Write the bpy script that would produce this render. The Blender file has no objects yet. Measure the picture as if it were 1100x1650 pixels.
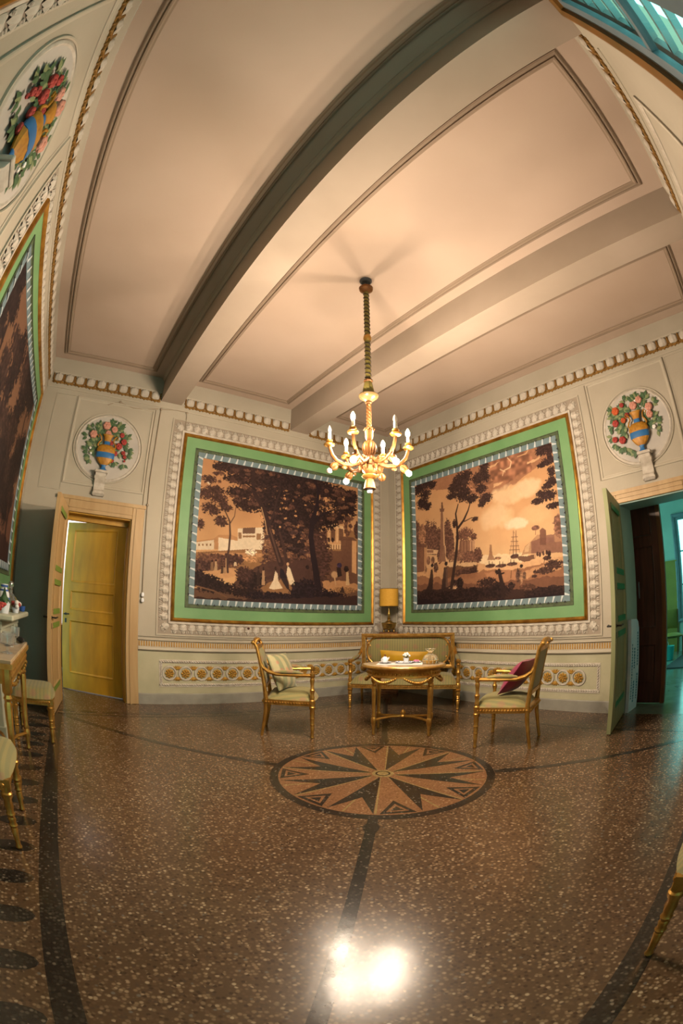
import bpy, math, random
import numpy as np
from mathutils import Matrix, Vector

random.seed(7)
scene = bpy.context.scene
COL = scene.collection
PI = math.pi

# ------------------------------------------------------------------ camera (a full-frame fisheye held upright)
cam_data = bpy.data.cameras.new('camera')
camera = bpy.data.objects.new('camera', cam_data)
COL.objects.link(camera)
scene.camera = camera
cam_data.type = 'PANO'
cam_data.sensor_fit = 'VERTICAL'
cam_data.sensor_width, cam_data.sensor_height = 24.0, 36.0
lens = cam_data.cycles if hasattr(cam_data, 'cycles') and hasattr(cam_data.cycles, 'panorama_type') else cam_data
lens.panorama_type = 'FISHEYE_EQUISOLID'
lens.fisheye_lens = 735.6862 / 1650 * 36
lens.fisheye_fov = PI * 1.2
cam_data.clip_start = 0.02
yaw, pitch, roll = math.radians(55.43785), math.radians(12.76126), math.radians(0.47050)
fwd = Vector((math.cos(pitch) * math.cos(yaw), math.cos(pitch) * math.sin(yaw), math.sin(pitch)))
rgt = Vector((math.sin(yaw), -math.cos(yaw), 0))
upv = rgt.cross(fwd)
r2 = math.cos(roll) * rgt + math.sin(roll) * upv
u2 = -math.sin(roll) * rgt + math.cos(roll) * upv
M = Matrix((r2, u2, -fwd)).transposed().to_4x4()
M.translation = (-5.00718, -5.8296, 1.29)
camera.matrix_world = M

# ------------------------------------------------------------------ daylight, exposure
world = bpy.data.worlds.new('sky')
scene.world = world
world.use_nodes = True
wb = world.node_tree.nodes['Background']
wb.inputs['Color'].default_value = (0.22, 0.62, 0.56, 1)
wb.inputs['Strength'].default_value = 7.0
vs = scene.view_settings
vs.view_transform = 'Standard'
vs.look = 'None'
vs.exposure = -0.32
vs.gamma = 1.0
vs.use_curve_mapping = False
scene.cycles.use_denoising = True
scene.cycles.max_bounces = 10
scene.cycles.diffuse_bounces = 1
scene.cycles.sample_clamp_indirect = 6.0
BULB = 3600.0      # radiance of one lit lamp

# ------------------------------------------------------------------ mesh helpers
class MB:
    def __init__(self):
        self.v, self.f = [], []
    def add(self, vs_, fs):
        n = len(self.v)
        self.v += [tuple(p) for p in vs_]
        self.f += [tuple(i + n for i in f) for f in fs]
        return self
    def box(self, x0, x1, y0, y1, z0, z1):
        return self.add([(x0, y0, z0), (x1, y0, z0), (x1, y1, z0), (x0, y1, z0), (x0, y0, z1), (x1, y0, z1), (x1, y1, z1), (x0, y1, z1)],
                        [(3, 2, 1, 0), (4, 5, 6, 7), (0, 1, 5, 4), (1, 2, 6, 5), (2, 3, 7, 6), (3, 0, 4, 7)])
    def cbox(self, x0, x1, y0, y1, z0, z1, c=0.005):
        """box with chamfered edges"""
        X, Y, Z = (x0, x1), (y0, y1), (z0, z1)
        n = len(self.v)
        idx = {}
        vs_ = []
        for i in (0, 1):
            for j in (0, 1):
                for k in (0, 1):
                    sx, sy, sz = (1 if i == 0 else -1), (1 if j == 0 else -1), (1 if k == 0 else -1)
                    for a in range(3):
                        p = [X[i] + sx * c, Y[j] + sy * c, Z[k] + sz * c]
                        p[a] = (X[i], Y[j], Z[k])[a]
                        idx[(i, j, k, a)] = len(vs_)
                        vs_.append(p)
        fs = []
        for a in range(3):
            b, d = (a + 1) % 3, (a + 2) % 3
            for s in (0, 1):
                q = []
                for (tb, td) in ((0, 0), (1, 0), (1, 1), (0, 1)):
                    key = [0, 0, 0]
                    key[a], key[b], key[d] = s, tb, td
                    q.append(idx[(*key, a)])
                fs.append(tuple(q if s else q[::-1]))
            for tb in (0, 1):
                for td in (0, 1):
                    k0, k1 = [0, 0, 0], [0, 0, 0]
                    k0[a], k0[b], k0[d] = 0, tb, td
                    k1[a], k1[b], k1[d] = 1, tb, td
                    fs.append((idx[(*k0, b)], idx[(*k1, b)], idx[(*k1, d)], idx[(*k0, d)]))
        for i in (0, 1):
            for j in (0, 1):
                for k in (0, 1):
                    fs.append((idx[(i, j, k, 0)], idx[(i, j, k, 1)], idx[(i, j, k, 2)]))
        return self.add(vs_, fs)
    def lathe(self, prof, n=16, c=(0, 0, 0), mat=None, caps=True, flute=0.0, nfl=0):
        vs_, fs = [], []
        for r, z in prof:
            for i in range(n):
                a = 2 * PI * i / n
                rr = r * (1 - flute * (0.5 - 0.5 * math.cos(a * nfl))) if nfl else r
                vs_.append(Vector((rr * math.cos(a), rr * math.sin(a), z)))
        for j in range(len(prof) - 1):
            for i in range(n):
                k = (i + 1) % n
                fs.append((j * n + i, j * n + k, (j + 1) * n + k, (j + 1) * n + i))
        if caps:
            fs.append(tuple(range(n))[::-1])
            fs.append(tuple((len(prof) - 1) * n + i for i in range(n)))
        if mat is not None:
            vs_ = [mat @ p for p in vs_]
        return self.add([(p[0] + c[0], p[1] + c[1], p[2] + c[2]) for p in vs_], fs)
    def tube(self, pts, r, n=8, closed=False, caps=True, flat=1.0):
        P_ = [Vector(p) for p in pts]
        m = len(P_)
        R_ = r if isinstance(r, (list, tuple)) else [r] * m
        vs_, fs = [], []
        nrm = None
        for i in range(m):
            a = P_[(i - 1) % m] if (closed or i > 0) else P_[i]
            b = P_[(i + 1) % m] if (closed or i < m - 1) else P_[i]
            t = (b - a).normalized() if (b - a).length > 1e-9 else Vector((0, 0, 1))
            if nrm is None:
                h = Vector((0, 0, 1)) if abs(t.z) < 0.9 else Vector((1, 0, 0))
                nrm = (h - t * h.dot(t)).normalized()
            else:
                nrm = (nrm - t * nrm.dot(t))
                nrm = nrm.normalized() if nrm.length > 1e-6 else t.orthogonal().normalized()
            bi = t.cross(nrm)
            for k in range(n):
                an = 2 * PI * k / n
                vs_.append(P_[i] + (nrm * math.cos(an) * flat + bi * math.sin(an)) * R_[i])
        for i in range(m if closed else m - 1):
            j = (i + 1) % m
            for k in range(n):
                l = (k + 1) % n
                fs.append((i * n + k, i * n + l, j * n + l, j * n + k))
        if caps and not closed:
            fs.append(tuple(range(n))[::-1])
            fs.append(tuple((m - 1) * n + k for k in range(n)))
        return self.add(vs_, fs)
    def prism(self, poly, a0, a1, axis='z'):
        n = len(poly)
        mk = {'z': lambda p, a: (p[0], p[1], a), 'y': lambda p, a: (p[0], a, p[1]), 'x': lambda p, a: (a, p[0], p[1])}[axis]
        vs_ = [mk(p, a0) for p in poly] + [mk(p, a1) for p in poly]
        fs = [tuple(range(n))[::-1], tuple(range(n, 2 * n))] + [(i, (i + 1) % n, n + (i + 1) % n, n + i) for i in range(n)]
        return self.add(vs_, fs)
    def ell(self, c, r, nu=12, nv=8, mat=None):
        vs_, fs = [], []
        rx, ry, rz = r if isinstance(r, (tuple, list)) else (r, r, r)
        vs_.append(Vector((0, 0, -rz)))
        for j in range(1, nv):
            b = -PI / 2 + PI * j / nv
            for i in range(nu):
                a = 2 * PI * i / nu
                vs_.append(Vector((rx * math.cos(b) * math.cos(a), ry * math.cos(b) * math.sin(a), rz * math.sin(b))))
        vs_.append(Vector((0, 0, rz)))
        for i in range(nu):
            fs.append((0, 1 + (i + 1) % nu, 1 + i))
            fs.append((len(vs_) - 1, 1 + (nv - 2) * nu + i, 1 + (nv - 2) * nu + (i + 1) % nu))
        for j in range(nv - 2):
            for i in range(nu):
                k = (i + 1) % nu
                fs.append((1 + j * nu + i, 1 + j * nu + k, 1 + (j + 1) * nu + k, 1 + (j + 1) * nu + i))
        if mat is not None:
            vs_ = [mat @ p for p in vs_]
        return self.add([(p[0] + c[0], p[1] + c[1], p[2] + c[2]) for p in vs_], fs)
    def rframe(self, a0, a1, b0, b1, prof, flip=False):
        """mitred rectangular frame in the local wall plane (X, Z); prof = [(inward offset, height out of the wall)]"""
        n = len(self.v)
        for d, h in prof:
            self.v += [(a0 + d, -h, b0 + d), (a1 - d, -h, b0 + d), (a1 - d, -h, b1 - d), (a0 + d, -h, b1 - d)]
        for j in range(len(prof) - 1):
            for i in range(4):
                k = (i + 1) % 4
                self.f.append((n + j * 4 + i, n + j * 4 + k, n + (j + 1) * 4 + k, n + (j + 1) * 4 + i))
        return self
    def cframe(self, quad, prof, z):
        """mitred moulding following a plan polygon on a ceiling; prof = [(inward offset, depth below z)]"""
        n = len(self.v)
        q = [Vector((p[0], p[1])) for p in quad]
        m = len(q)
        for d, h in prof:
            for i in range(m):
                e0 = (q[i] - q[i - 1]).normalized()
                e1 = (q[(i + 1) % m] - q[i]).normalized()
                n0, n1 = Vector((-e0.y, e0.x)), Vector((-e1.y, e1.x))
                b = (n0 + n1)
                b = b / max(0.2, b.dot(n0))
                p = q[i] + b * d
                self.v.append((p.x, p.y, z - h))
        for j in range(len(prof) - 1):
            for i in range(m):
                k = (i + 1) % m
                self.f.append((n + j * m + i, n + j * m + k, n + (j + 1) * m + k, n + (j + 1) * m + i))
        return self
    def xf(self, mat, start=0):
        for i in range(start, len(self.v)):
            self.v[i] = tuple(mat @ Vector(self.v[i]))
        return self
    def mesh(self, name, mat, smooth=True, angle=38):
        me = bpy.data.meshes.new(name)
        me.from_pydata(self.v, [], self.f)
        if mat is not None:
            me.materials.append(mat)
        if smooth and len(me.polygons):
            me.polygons.foreach_set('use_smooth', [True] * len(me.polygons))
            me.set_sharp_from_angle(angle=math.radians(angle))
        me.update()
        return me

def obj(name, mb, mat, parent=None, loc=None, rz=None, smooth=True, angle=38, rot=None):
    me = mb.mesh(name, mat, smooth, angle) if isinstance(mb, MB) else mb
    o = bpy.data.objects.new(name, me)
    COL.objects.link(o)
    if parent is not None:
        o.parent = parent
    if loc is not None:
        o.location = loc
    if rz is not None:
        o.rotation_euler = (0, 0, rz)
    if rot is not None:
        o.rotation_euler = rot
    return o

def tag(o, label, cat=None, group=None, kind=None):
    o['label'] = label
    if cat: o['category'] = cat
    if group: o['group'] = group
    if kind: o['kind'] = kind
    return o

def thing(name, label, cat, loc=(0, 0, 0), rz=0.0, group=None, kind=None):
    o = bpy.data.objects.new(name, None)
    o.empty_display_size = 0.1
    COL.objects.link(o)
    o.location = loc
    o.rotation_euler = (0, 0, rz)
    return tag(o, label, cat, group, kind)

def dup(root, loc, rz, label, group=None, name=None):
    """a copy of a thing with copies of its parts and sub-parts (mesh data shared)"""
    r = root.copy(); COL.objects.link(r)
    r.location = loc; r.rotation_euler = (0, 0, rz); r['label'] = label
    if group: r['group'] = group
    for ch in list(root.children):
        c = ch.copy(); COL.objects.link(c); c.parent = r
        for g in list(ch.children):
            d = g.copy(); COL.objects.link(d); d.parent = c
    return r

def Rz(a): return Matrix.Rotation(a, 4, 'Z')
def Rx(a): return Matrix.Rotation(a, 4, 'X')
def Ry(a): return Matrix.Rotation(a, 4, 'Y')
def T(x, y, z): return Matrix.Translation((x, y, z))
def S(x, y, z): return Matrix.Diagonal((x, y, z, 1))

# ------------------------------------------------------------------ materials
def lin(c):
    """'#rrggbb' or sRGB 0..255 triple -> linear"""
    if isinstance(c, str):
        c = [int(c[i:i + 2], 16) for i in (1, 3, 5)]
    return tuple(((x / 255) / 12.92 if x / 255 <= 0.04045 else ((x / 255 + 0.055) / 1.055) ** 2.4) for x in c)

MATS = {}
def mat(name, col, rough=0.6, metal=0.0, col2=None, nscale=6.0, mix=0.5, detail=4.0, bump=0.0, bscale=40.0, coat=0.0, spec=None, emit=0.0, emitc=None,
        sheen=0.0, stretch=None, trans=0.0, alpha=1.0, world_pos=False):
    m = bpy.data.materials.new(name)
    m.use_nodes = True
    nt = m.node_tree
    p = nt.nodes['Principled BSDF']
    c = lin(col) if isinstance(col, str) else col
    p.inputs['Base Color'].default_value = (*c, 1)
    p.inputs['Roughness'].default_value = rough
    p.inputs['Metallic'].default_value = metal
    if coat: p.inputs['Coat Weight'].default_value = coat; p.inputs['Coat Roughness'].default_value = 0.12
    if spec is not None: p.inputs['Specular IOR Level'].default_value = spec
    if sheen: p.inputs['Sheen Weight'].default_value = sheen
    if trans: p.inputs['Transmission Weight'].default_value = trans
    if alpha < 1: p.inputs['Alpha'].default_value = alpha
    if emit:
        p.inputs['Emission Color'].default_value = (*(lin(emitc) if isinstance(emitc, str) else (emitc or c)), 1)
        p.inputs['Emission Strength'].default_value = emit
    if col2 is not None or bump:
        if world_pos:
            g = nt.nodes.new('ShaderNodeNewGeometry'); vec = g.outputs['Position']
        else:
            g = nt.nodes.new('ShaderNodeTexCoord'); vec = g.outputs['Object']
        if stretch:
            mp = nt.nodes.new('ShaderNodeMapping'); mp.inputs['Scale'].default_value = stretch
            nt.links.new(vec, mp.inputs['Vector']); vec = mp.outputs['Vector']
        if col2 is not None:
            nz = nt.nodes.new('ShaderNodeTexNoise')
            nz.inputs['Scale'].default_value = nscale; nz.inputs['Detail'].default_value = detail
            nt.links.new(vec, nz.inputs['Vector'])
            rp = nt.nodes.new('ShaderNodeValToRGB')
            c2 = lin(col2) if isinstance(col2, str) else col2
            rp.color_ramp.elements[0].position = 0.5 - 0.28 * (1.2 - mix); rp.color_ramp.elements[0].color = (*c, 1)
            rp.color_ramp.elements[1].position = 0.5 + 0.28 * (1.2 - mix); rp.color_ramp.elements[1].color = (*c2, 1)
            nt.links.new(nz.outputs['Fac'], rp.inputs['Fac'])
            nt.links.new(rp.outputs['Color'], p.inputs['Base Color'])
        if bump:
            nb = nt.nodes.new('ShaderNodeTexNoise')
            nb.inputs['Scale'].default_value = bscale; nb.inputs['Detail'].default_value = 4
            nt.links.new(vec, nb.inputs['Vector'])
            bp = nt.nodes.new('ShaderNodeBump'); bp.inputs['Strength'].default_value = bump; bp.inputs['Distance'].default_value = 0.01
            nt.links.new(nb.outputs['Fac'], bp.inputs['Height'])
            nt.links.new(bp.outputs['Normal'], p.inputs['Normal'])
    MATS[name] = m
    return m

def terrazzo(name, base, chips, scale=62.0, rough=0.2):
    m = bpy.data.materials.new(name); m.use_nodes = True
    nt = m.node_tree; p = nt.nodes['Principled BSDF']
    g = nt.nodes.new('ShaderNodeNewGeometry')
    vo = nt.nodes.new('ShaderNodeTexVoronoi'); vo.inputs['Scale'].default_value = scale; vo.inputs['Randomness'].default_value = 1.0
    nt.links.new(g.outputs['Position'], vo.inputs['Vector'])
    sp = nt.nodes.new('ShaderNodeSeparateColor'); nt.links.new(vo.outputs['Color'], sp.inputs['Color'])
    rp = nt.nodes.new('ShaderNodeValToRGB'); rp.color_ramp.interpolation = 'CONSTANT'
    els = rp.color_ramp.elements
    els[0].position = 0; els[0].color = (*lin(chips[0][1]), 1)
    els[1].position = chips[1][0]; els[1].color = (*lin(chips[1][1]), 1)
    for pos, c in chips[2:]:
        e = els.new(pos); e.color = (*lin(c), 1)
    nt.links.new(sp.outputs['Red'], rp.inputs['Fac'])
    # matrix between the chips
    r2_ = nt.nodes.new('ShaderNodeValToRGB'); r2_.color_ramp.elements[0].position = 0.30; r2_.color_ramp.elements[1].position = 0.62
    nt.links.new(vo.outputs['Distance'], r2_.inputs['Fac'])
    mx = nt.nodes.new('ShaderNodeMix'); mx.data_type = 'RGBA'
    mx.inputs['B'].default_value = (*lin(base), 1)
    nt.links.new(r2_.outputs['Color'], mx.inputs['Factor']); nt.links.new(rp.outputs['Color'], mx.inputs['A'])
    # slow drift of tone over the floor
    nz = nt.nodes.new('ShaderNodeTexNoise'); nz.inputs['Scale'].default_value = 0.9; nz.inputs['Detail'].default_value = 3
    nt.links.new(g.outputs['Position'], nz.inputs['Vector'])
    m2 = nt.nodes.new('ShaderNodeMix'); m2.data_type = 'RGBA'; m2.blend_type = 'MULTIPLY'; m2.inputs['Factor'].default_value = 0.5
    r3 = nt.nodes.new('ShaderNodeValToRGB'); r3.color_ramp.elements[0].position = 0.35; r3.color_ramp.elements[0].color = (0.72, 0.66, 0.6, 1)
    r3.color_ramp.elements[1].position = 0.65; r3.color_ramp.elements[1].color = (1, 1, 1, 1)
    nt.links.new(nz.outputs['Fac'], r3.inputs['Fac']); nt.links.new(mx.outputs['Result'], m2.inputs['A']); nt.links.new(r3.outputs['Color'], m2.inputs['B'])
    nt.links.new(m2.outputs['Result'], p.inputs['Base Color'])
    p.inputs['Roughness'].default_value = rough
    nb = nt.nodes.new('ShaderNodeTexNoise'); nb.inputs['Scale'].default_value = 7; nb.inputs['Detail'].default_value = 5
    nt.links.new(g.outputs['Position'], nb.inputs['Vector'])
    bp = nt.nodes.new('ShaderNodeBump'); bp.inputs['Strength'].default_value = 0.06; bp.inputs['Distance'].default_value = 0.02
    nt.links.new(nb.outputs['Fac'], bp.inputs['Height']); nt.links.new(bp.outputs['Normal'], p.inputs['Normal'])
    MATS[name] = m
    return m

def fabric(name, base, stripe, bloom, period=0.05, axis=0, spot=9.0):
    """striped brocade with scattered blossoms"""
    m = bpy.data.materials.new(name); m.use_nodes = True
    nt = m.node_tree; p = nt.nodes['Principled BSDF']
    tc = nt.nodes.new('ShaderNodeTexCoord')
    sx = nt.nodes.new('ShaderNodeSeparateXYZ'); nt.links.new(tc.outputs['Object'], sx.inputs['Vector'])
    mu = nt.nodes.new('ShaderNodeMath'); mu.operation = 'MULTIPLY'; mu.inputs[1].default_value = 2 * PI / period
    nt.links.new(sx.outputs[axis], mu.inputs[0])
    sn = nt.nodes.new('ShaderNodeMath'); sn.operation = 'SINE'; nt.links.new(mu.outputs[0], sn.inputs[0])
    rp = nt.nodes.new('ShaderNodeValToRGB')
    rp.color_ramp.elements[0].position = 0.35; rp.color_ramp.elements[0].color = (*lin(base), 1)
    rp.color_ramp.elements[1].position = 0.7; rp.color_ramp.elements[1].color = (*lin(stripe), 1)
    ad = nt.nodes.new('ShaderNodeMath'); ad.operation = 'MULTIPLY_ADD'; ad.inputs[1].default_value = 0.5; ad.inputs[2].default_value = 0.5
    nt.links.new(sn.outputs[0], ad.inputs[0]); nt.links.new(ad.outputs[0], rp.inputs['Fac'])
    vo = nt.nodes.new('ShaderNodeTexVoronoi'); vo.inputs['Scale'].default_value = spot; vo.inputs['Randomness'].default_value = 0.35
    nt.links.new(tc.outputs['Object'], vo.inputs['Vector'])
    nz = nt.nodes.new('ShaderNodeTexNoise'); nz.inputs['Scale'].default_value = 60; nt.links.new(tc.outputs['Object'], nz.inputs['Vector'])
    am = nt.nodes.new('ShaderNodeMath'); am.operation = 'MULTIPLY_ADD'; am.inputs[1].default_value = 0.35; nt.links.new(nz.outputs['Fac'], am.inputs[0])
    nt.links.new(vo.outputs['Distance'], am.inputs[2])
    r2_ = nt.nodes.new('ShaderNodeValToRGB'); r2_.color_ramp.elements[0].position = 0.36; r2_.color_ramp.elements[0].color = (0.45, 0.45, 0.45, 1)
    r2_.color_ramp.elements[1].position = 0.5; r2_.color_ramp.elements[1].color = (0, 0, 0, 1)
    nt.links.new(am.outputs[0], r2_.inputs['Fac'])
    mx = nt.nodes.new('ShaderNodeMix'); mx.data_type = 'RGBA'; mx.inputs['B'].default_value = (*lin(bloom), 1)
    nt.links.new(r2_.outputs['Color'], mx.inputs['Factor']); nt.links.new(rp.outputs['Color'], mx.inputs['A'])
    nt.links.new(mx.outputs['Result'], p.inputs['Base Color'])
    p.inputs['Roughness'].default_value = 0.75
    p.inputs['Sheen Weight'].default_value = 0.2
    bp = nt.nodes.new('ShaderNodeBump'); bp.inputs['Strength'].default_value = 0.15; bp.inputs['Distance'].default_value = 0.004
    nt.links.new(nz.outputs['Fac'], bp.inputs['Height']); nt.links.new(bp.outputs['Normal'], p.inputs['Normal'])
    MATS[name] = m
    return m

def painted(name, rough=0.75):
    m = bpy.data.materials.new(name); m.use_nodes = True
    nt = m.node_tree; p = nt.nodes['Principled BSDF']
    at = nt.nodes.new('ShaderNodeAttribute'); at.attribute_name = 'paint'
    nt.links.new(at.outputs['Color'], p.inputs['Base Color'])
    p.inputs['Roughness'].default_value = rough
    p.inputs['Specular IOR Level'].default_value = 0.25
    MATS[name] = m
    return m

mat('wall_plaster', '#bbb2a0', 0.75, col2='#aba18e', nscale=1.6, mix=0.2, bump=0.12, bscale=25, world_pos=True)
mat('wall_cream', '#c2b9a6', 0.75, col2='#b3aa97', nscale=2.5, mix=0.2, bump=0.1, bscale=25, world_pos=True)
mat('dado_plaster', '#c0ba9c', 0.7, col2='#a9a485', nscale=3.0, mix=0.35, bump=0.12, bscale=20, world_pos=True)
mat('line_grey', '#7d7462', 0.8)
mat('ceiling_plaster', '#cdb7a5', 0.85, col2='#bda692', nscale=0.8, mix=0.3, bump=0.08, bscale=14, world_pos=True)
mat('ceiling_line', '#9a8672', 0.85)
mat('ceiling_margin', '#bcab9a', 0.85, col2='#ab9a88', nscale=1.2, mix=0.3, world_pos=True)
mat('grisaille', '#d4cbbb', 0.75, col2='#b9ad9c', nscale=22, mix=0.4)
mat('grisaille_shade', '#9d9080', 0.8)
mat('grisaille_white', '#cfc7ba', 0.7, col2='#b3a898', nscale=18, mix=0.4)
mat('gilt', (0.62, 0.36, 0.09), 0.38, 0.85, col2=(0.36, 0.18, 0.035), nscale=14, mix=0.4, bump=0.15, bscale=70)
mat('gilt_bright', (0.80, 0.50, 0.16), 0.30, 0.85, col2=(0.52, 0.28, 0.06), nscale=20, mix=0.4, bump=0.1, bscale=60)
mat('gilt_lustre', (0.23, 0.095, 0.022), 0.5, 0.5, col2=(0.10, 0.036, 0.008), nscale=30, mix=0.4, bump=0.1, bscale=60)
mat('dish_ivory', '#6e5836', 0.3)
mat('gilt_frame', (0.62, 0.33, 0.06), 0.34, 0.8, col2=(0.30, 0.13, 0.02), nscale=9, mix=0.5, bump=0.1, bscale=40)
mat('gilt_paint', '#c2943a', 0.6, 0.0, col2='#95691f', nscale=30, mix=0.4)
mat('green_paint', '#65935f', 0.55, col2='#76a06c', nscale=2.4, mix=0.3, detail=6, bump=0.1, bscale=18, world_pos=True)
mat('olive_band', '#3c4a33', 0.7, col2='#5b6644', nscale=20, mix=0.4)
mat('ribbon_blue', '#74898f', 0.7, col2='#657a80', nscale=12, mix=0.3)
mat('ribbon_white', '#c3cbcc', 0.7)
mat('ribbon_dark', '#2c2f2c', 0.8)
mat('baseboard_grey', '#9b988b', 0.6, col2='#86837a', nscale=5, mix=0.4, bump=0.2, bscale=30)
mat('door_cream', '#b99a6c', 0.5, col2='#ab8a5b', nscale=3, mix=0.4, stretch=(6, 6, 0.6))
mat('door_yellow', '#c9941f', 0.5, col2='#a87a14', nscale=4, mix=0.45, stretch=(2, 2, 0.5))
mat('door_green', '#8d9067', 0.5, col2='#7a7e56', nscale=3, mix=0.4, stretch=(6, 6, 0.6))
mat('bar_green', '#6f8a3a', 0.5)
mat('bar_deep_green', '#1f7a4d', 0.5)
mat('dark_wood', '#573025', 0.42, col2='#3b1e15', nscale=5, mix=0.5, stretch=(6, 6, 0.5), bump=0.1, bscale=30)
mat('brown_wood', '#7d5028', 0.42, col2='#5c3717', nscale=5, mix=0.5, stretch=(6, 6, 0.5))
mat('iron', (0.03, 0.028, 0.025), 0.45, 0.7)
mat('brass', (0.50, 0.34, 0.11), 0.28, 0.9, col2=(0.26, 0.16, 0.04), nscale=25, mix=0.4)
mat('cable_cream', '#a3937c', 0.6)
mat('porcelain', '#e6e9ee', 0.15, coat=0.4)
mat('porcelain_blue', '#3c5fa8', 0.2)
mat('white_cloth', '#dcdad6', 0.8)
mat('cushion_yellow', '#c99c10', 0.6, col2='#b38507', nscale=6, mix=0.3, sheen=0.2)
mat('cushion_red', '#8d1846', 0.55, col2='#6f0f35', nscale=9, mix=0.4, sheen=0.3, bump=0.2, bscale=25)
mat('lampshade', '#d6a53e', 0.8, col2='#c9962f', nscale=60, mix=0.3)
mat('candle_sleeve', '#e8dcbf', 0.5)
mat('lamp_lit', (1, 0.93, 0.8), 0.4, emit=BULB, emitc=(1.0, 0.80, 0.60))
mat('lamp_clear', '#f2ece4', 0.08, coat=0.5, trans=0.7, spec=0.6)
mat('rope_green', '#9a8a44', 0.7, col2='#7a6c32', nscale=40, mix=0.4)
mat('rope_dark', '#2d1f10', 0.8)
mat('hook_grey', '#5f646b', 0.4, 0.4)
mat('leaf_green', '#4c6a45', 0.6, col2='#34502f', nscale=20, mix=0.4)
mat('leaf_pale', '#8b9468', 0.6, col2='#6d7a50', nscale=20, mix=0.4)
mat('petal_pink', '#d39a86', 0.7, col2='#c07f6c', nscale=30, mix=0.4)
mat('petal_red', '#b3443a', 0.7, col2='#8f2d2b', nscale=30, mix=0.4)
mat('petal_orange', '#d0642c', 0.7, col2='#a8401f', nscale=30, mix=0.4)
mat('petal_white', '#efece6', 0.6)
mat('vase_blue', '#2f73ad', 0.45, col2='#225c94', nscale=10, mix=0.3)
mat('vase_gold', '#c08a26', 0.5, 0.1, col2='#96621a', nscale=30, mix=0.4)
mat('niche', '#c6bfb4', 0.8, col2='#b3ada6', nscale=4, mix=0.3)
mat('mantel_white', '#c9cbb5', 0.5, col2='#b2b59d', nscale=4, mix=0.3)
mat('marble_top', '#bda98c', 0.2, col2='#a38d70', nscale=6, mix=0.4)
mat('glass_clear', '#f0f4f4', 0.05, trans=0.9, spec=0.6)
mat('cellophane', '#f4e6bf', 0.12, trans=0.75, spec=0.8)
mat('basket_straw', '#d0a04a', 0.6, col2='#b0802f', nscale=40, mix=0.4)
mat('pink_paper', '#d77a9c', 0.6)
mat('teal_wall', '#a3bdb2', 0.7, col2='#93aea3', nscale=2, mix=0.3)
mat('olive_wall', '#8f8233', 0.6, col2='#7c7029', nscale=3, mix=0.3)
mat('side_floor', '#7a8a7e', 0.16, col2='#66766a', nscale=5, mix=0.4)
mat('window_paint', '#74848c', 0.5, col2='#5f7078', nscale=6, mix=0.3)
mat('shutter_teal', '#486566', 0.5)
mat('reveal_brown', '#8a5a22', 0.5, col2='#5f4a1a', nscale=4, mix=0.4)
mat('bucket_turquoise', '#35b3ae', 0.35)
mat('board_blue', '#bfe4f7', 0.5, col2='#e2f2fa', nscale=5, mix=0.4)
mat('board_print', '#2a7f9c', 0.6)
mat('gilt_cornice', '#9a7230', 0.6, col2='#6b4818', nscale=30, mix=0.4)
mat('globe_lit', (1, 0.95, 0.9), 0.5, emit=230.0, emitc=(1.0, 0.93, 0.88))
mat('rubber_black', '#17181a', 0.6)
mat('hall_white', '#e9dfe0', 0.7)
terrazzo('terrazzo', '#574330', [(0, '#433225'), (0.2, '#614b37'), (0.45, '#7a644c'), (0.62, '#503f31'), (0.74, '#846c52'), (0.86, '#9a8368'), (0.95, '#ad987b'), (0.98, '#6b645b')], scale=62, rough=0.22)
terrazzo('terrazzo_dark', '#2c2620', [(0, '#241f1b'), (0.3, '#34302a'), (0.6, '#403a32'), (0.85, '#544c41'), (0.95, '#746a5c')])
terrazzo('terrazzo_orange', '#7d5a3e', [(0, '#6e4b33'), (0.3, '#835f42'), (0.6, '#906b4b'), (0.85, '#79573d'), (0.95, '#a58869')], scale=75, rough=0.22)
terrazzo('terrazzo_yellow', '#8a774e', [(0, '#7a6844'), (0.4, '#978256'), (0.75, '#8c774b'), (0.92, '#ad9a70')], scale=75, rough=0.22)
fabric('brocade_green', '#8a7f4c', '#787448', '#96604f', period=0.035, axis=0, spot=7.5)
fabric('brocade_cushion', '#7c7f5c', '#a79d74', '#b45a4a', period=0.12, axis=0, spot=11)
painted('canvas_print')
def pane_glass(name):
    m = bpy.data.materials.new(name); m.use_nodes = True
    nt = m.node_tree; out = nt.nodes['Material Output']
    tr = nt.nodes.new('ShaderNodeBsdfTransparent'); tr.inputs['Color'].default_value = (0.93, 0.97, 0.96, 1)
    gl = nt.nodes.new('ShaderNodeBsdfGlossy'); gl.inputs['Roughness'].default_value = 0.03
    nz = nt.nodes.new('ShaderNodeTexNoise'); nz.inputs['Scale'].default_value = 3.0
    bp = nt.nodes.new('ShaderNodeBump'); bp.inputs['Strength'].default_value = 0.03
    nt.links.new(nz.outputs['Fac'], bp.inputs['Height']); nt.links.new(bp.outputs['Normal'], gl.inputs['Normal'])
    mx = nt.nodes.new('ShaderNodeMixShader')
    mx.inputs[0].default_value = 0.07
    nt.links.new(tr.outputs[0], mx.inputs[1]); nt.links.new(gl.outputs[0], mx.inputs[2])
    nt.links.new(mx.outputs[0], out.inputs['Surface'])
    MATS[name] = m
pane_glass('pane_glass')
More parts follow.
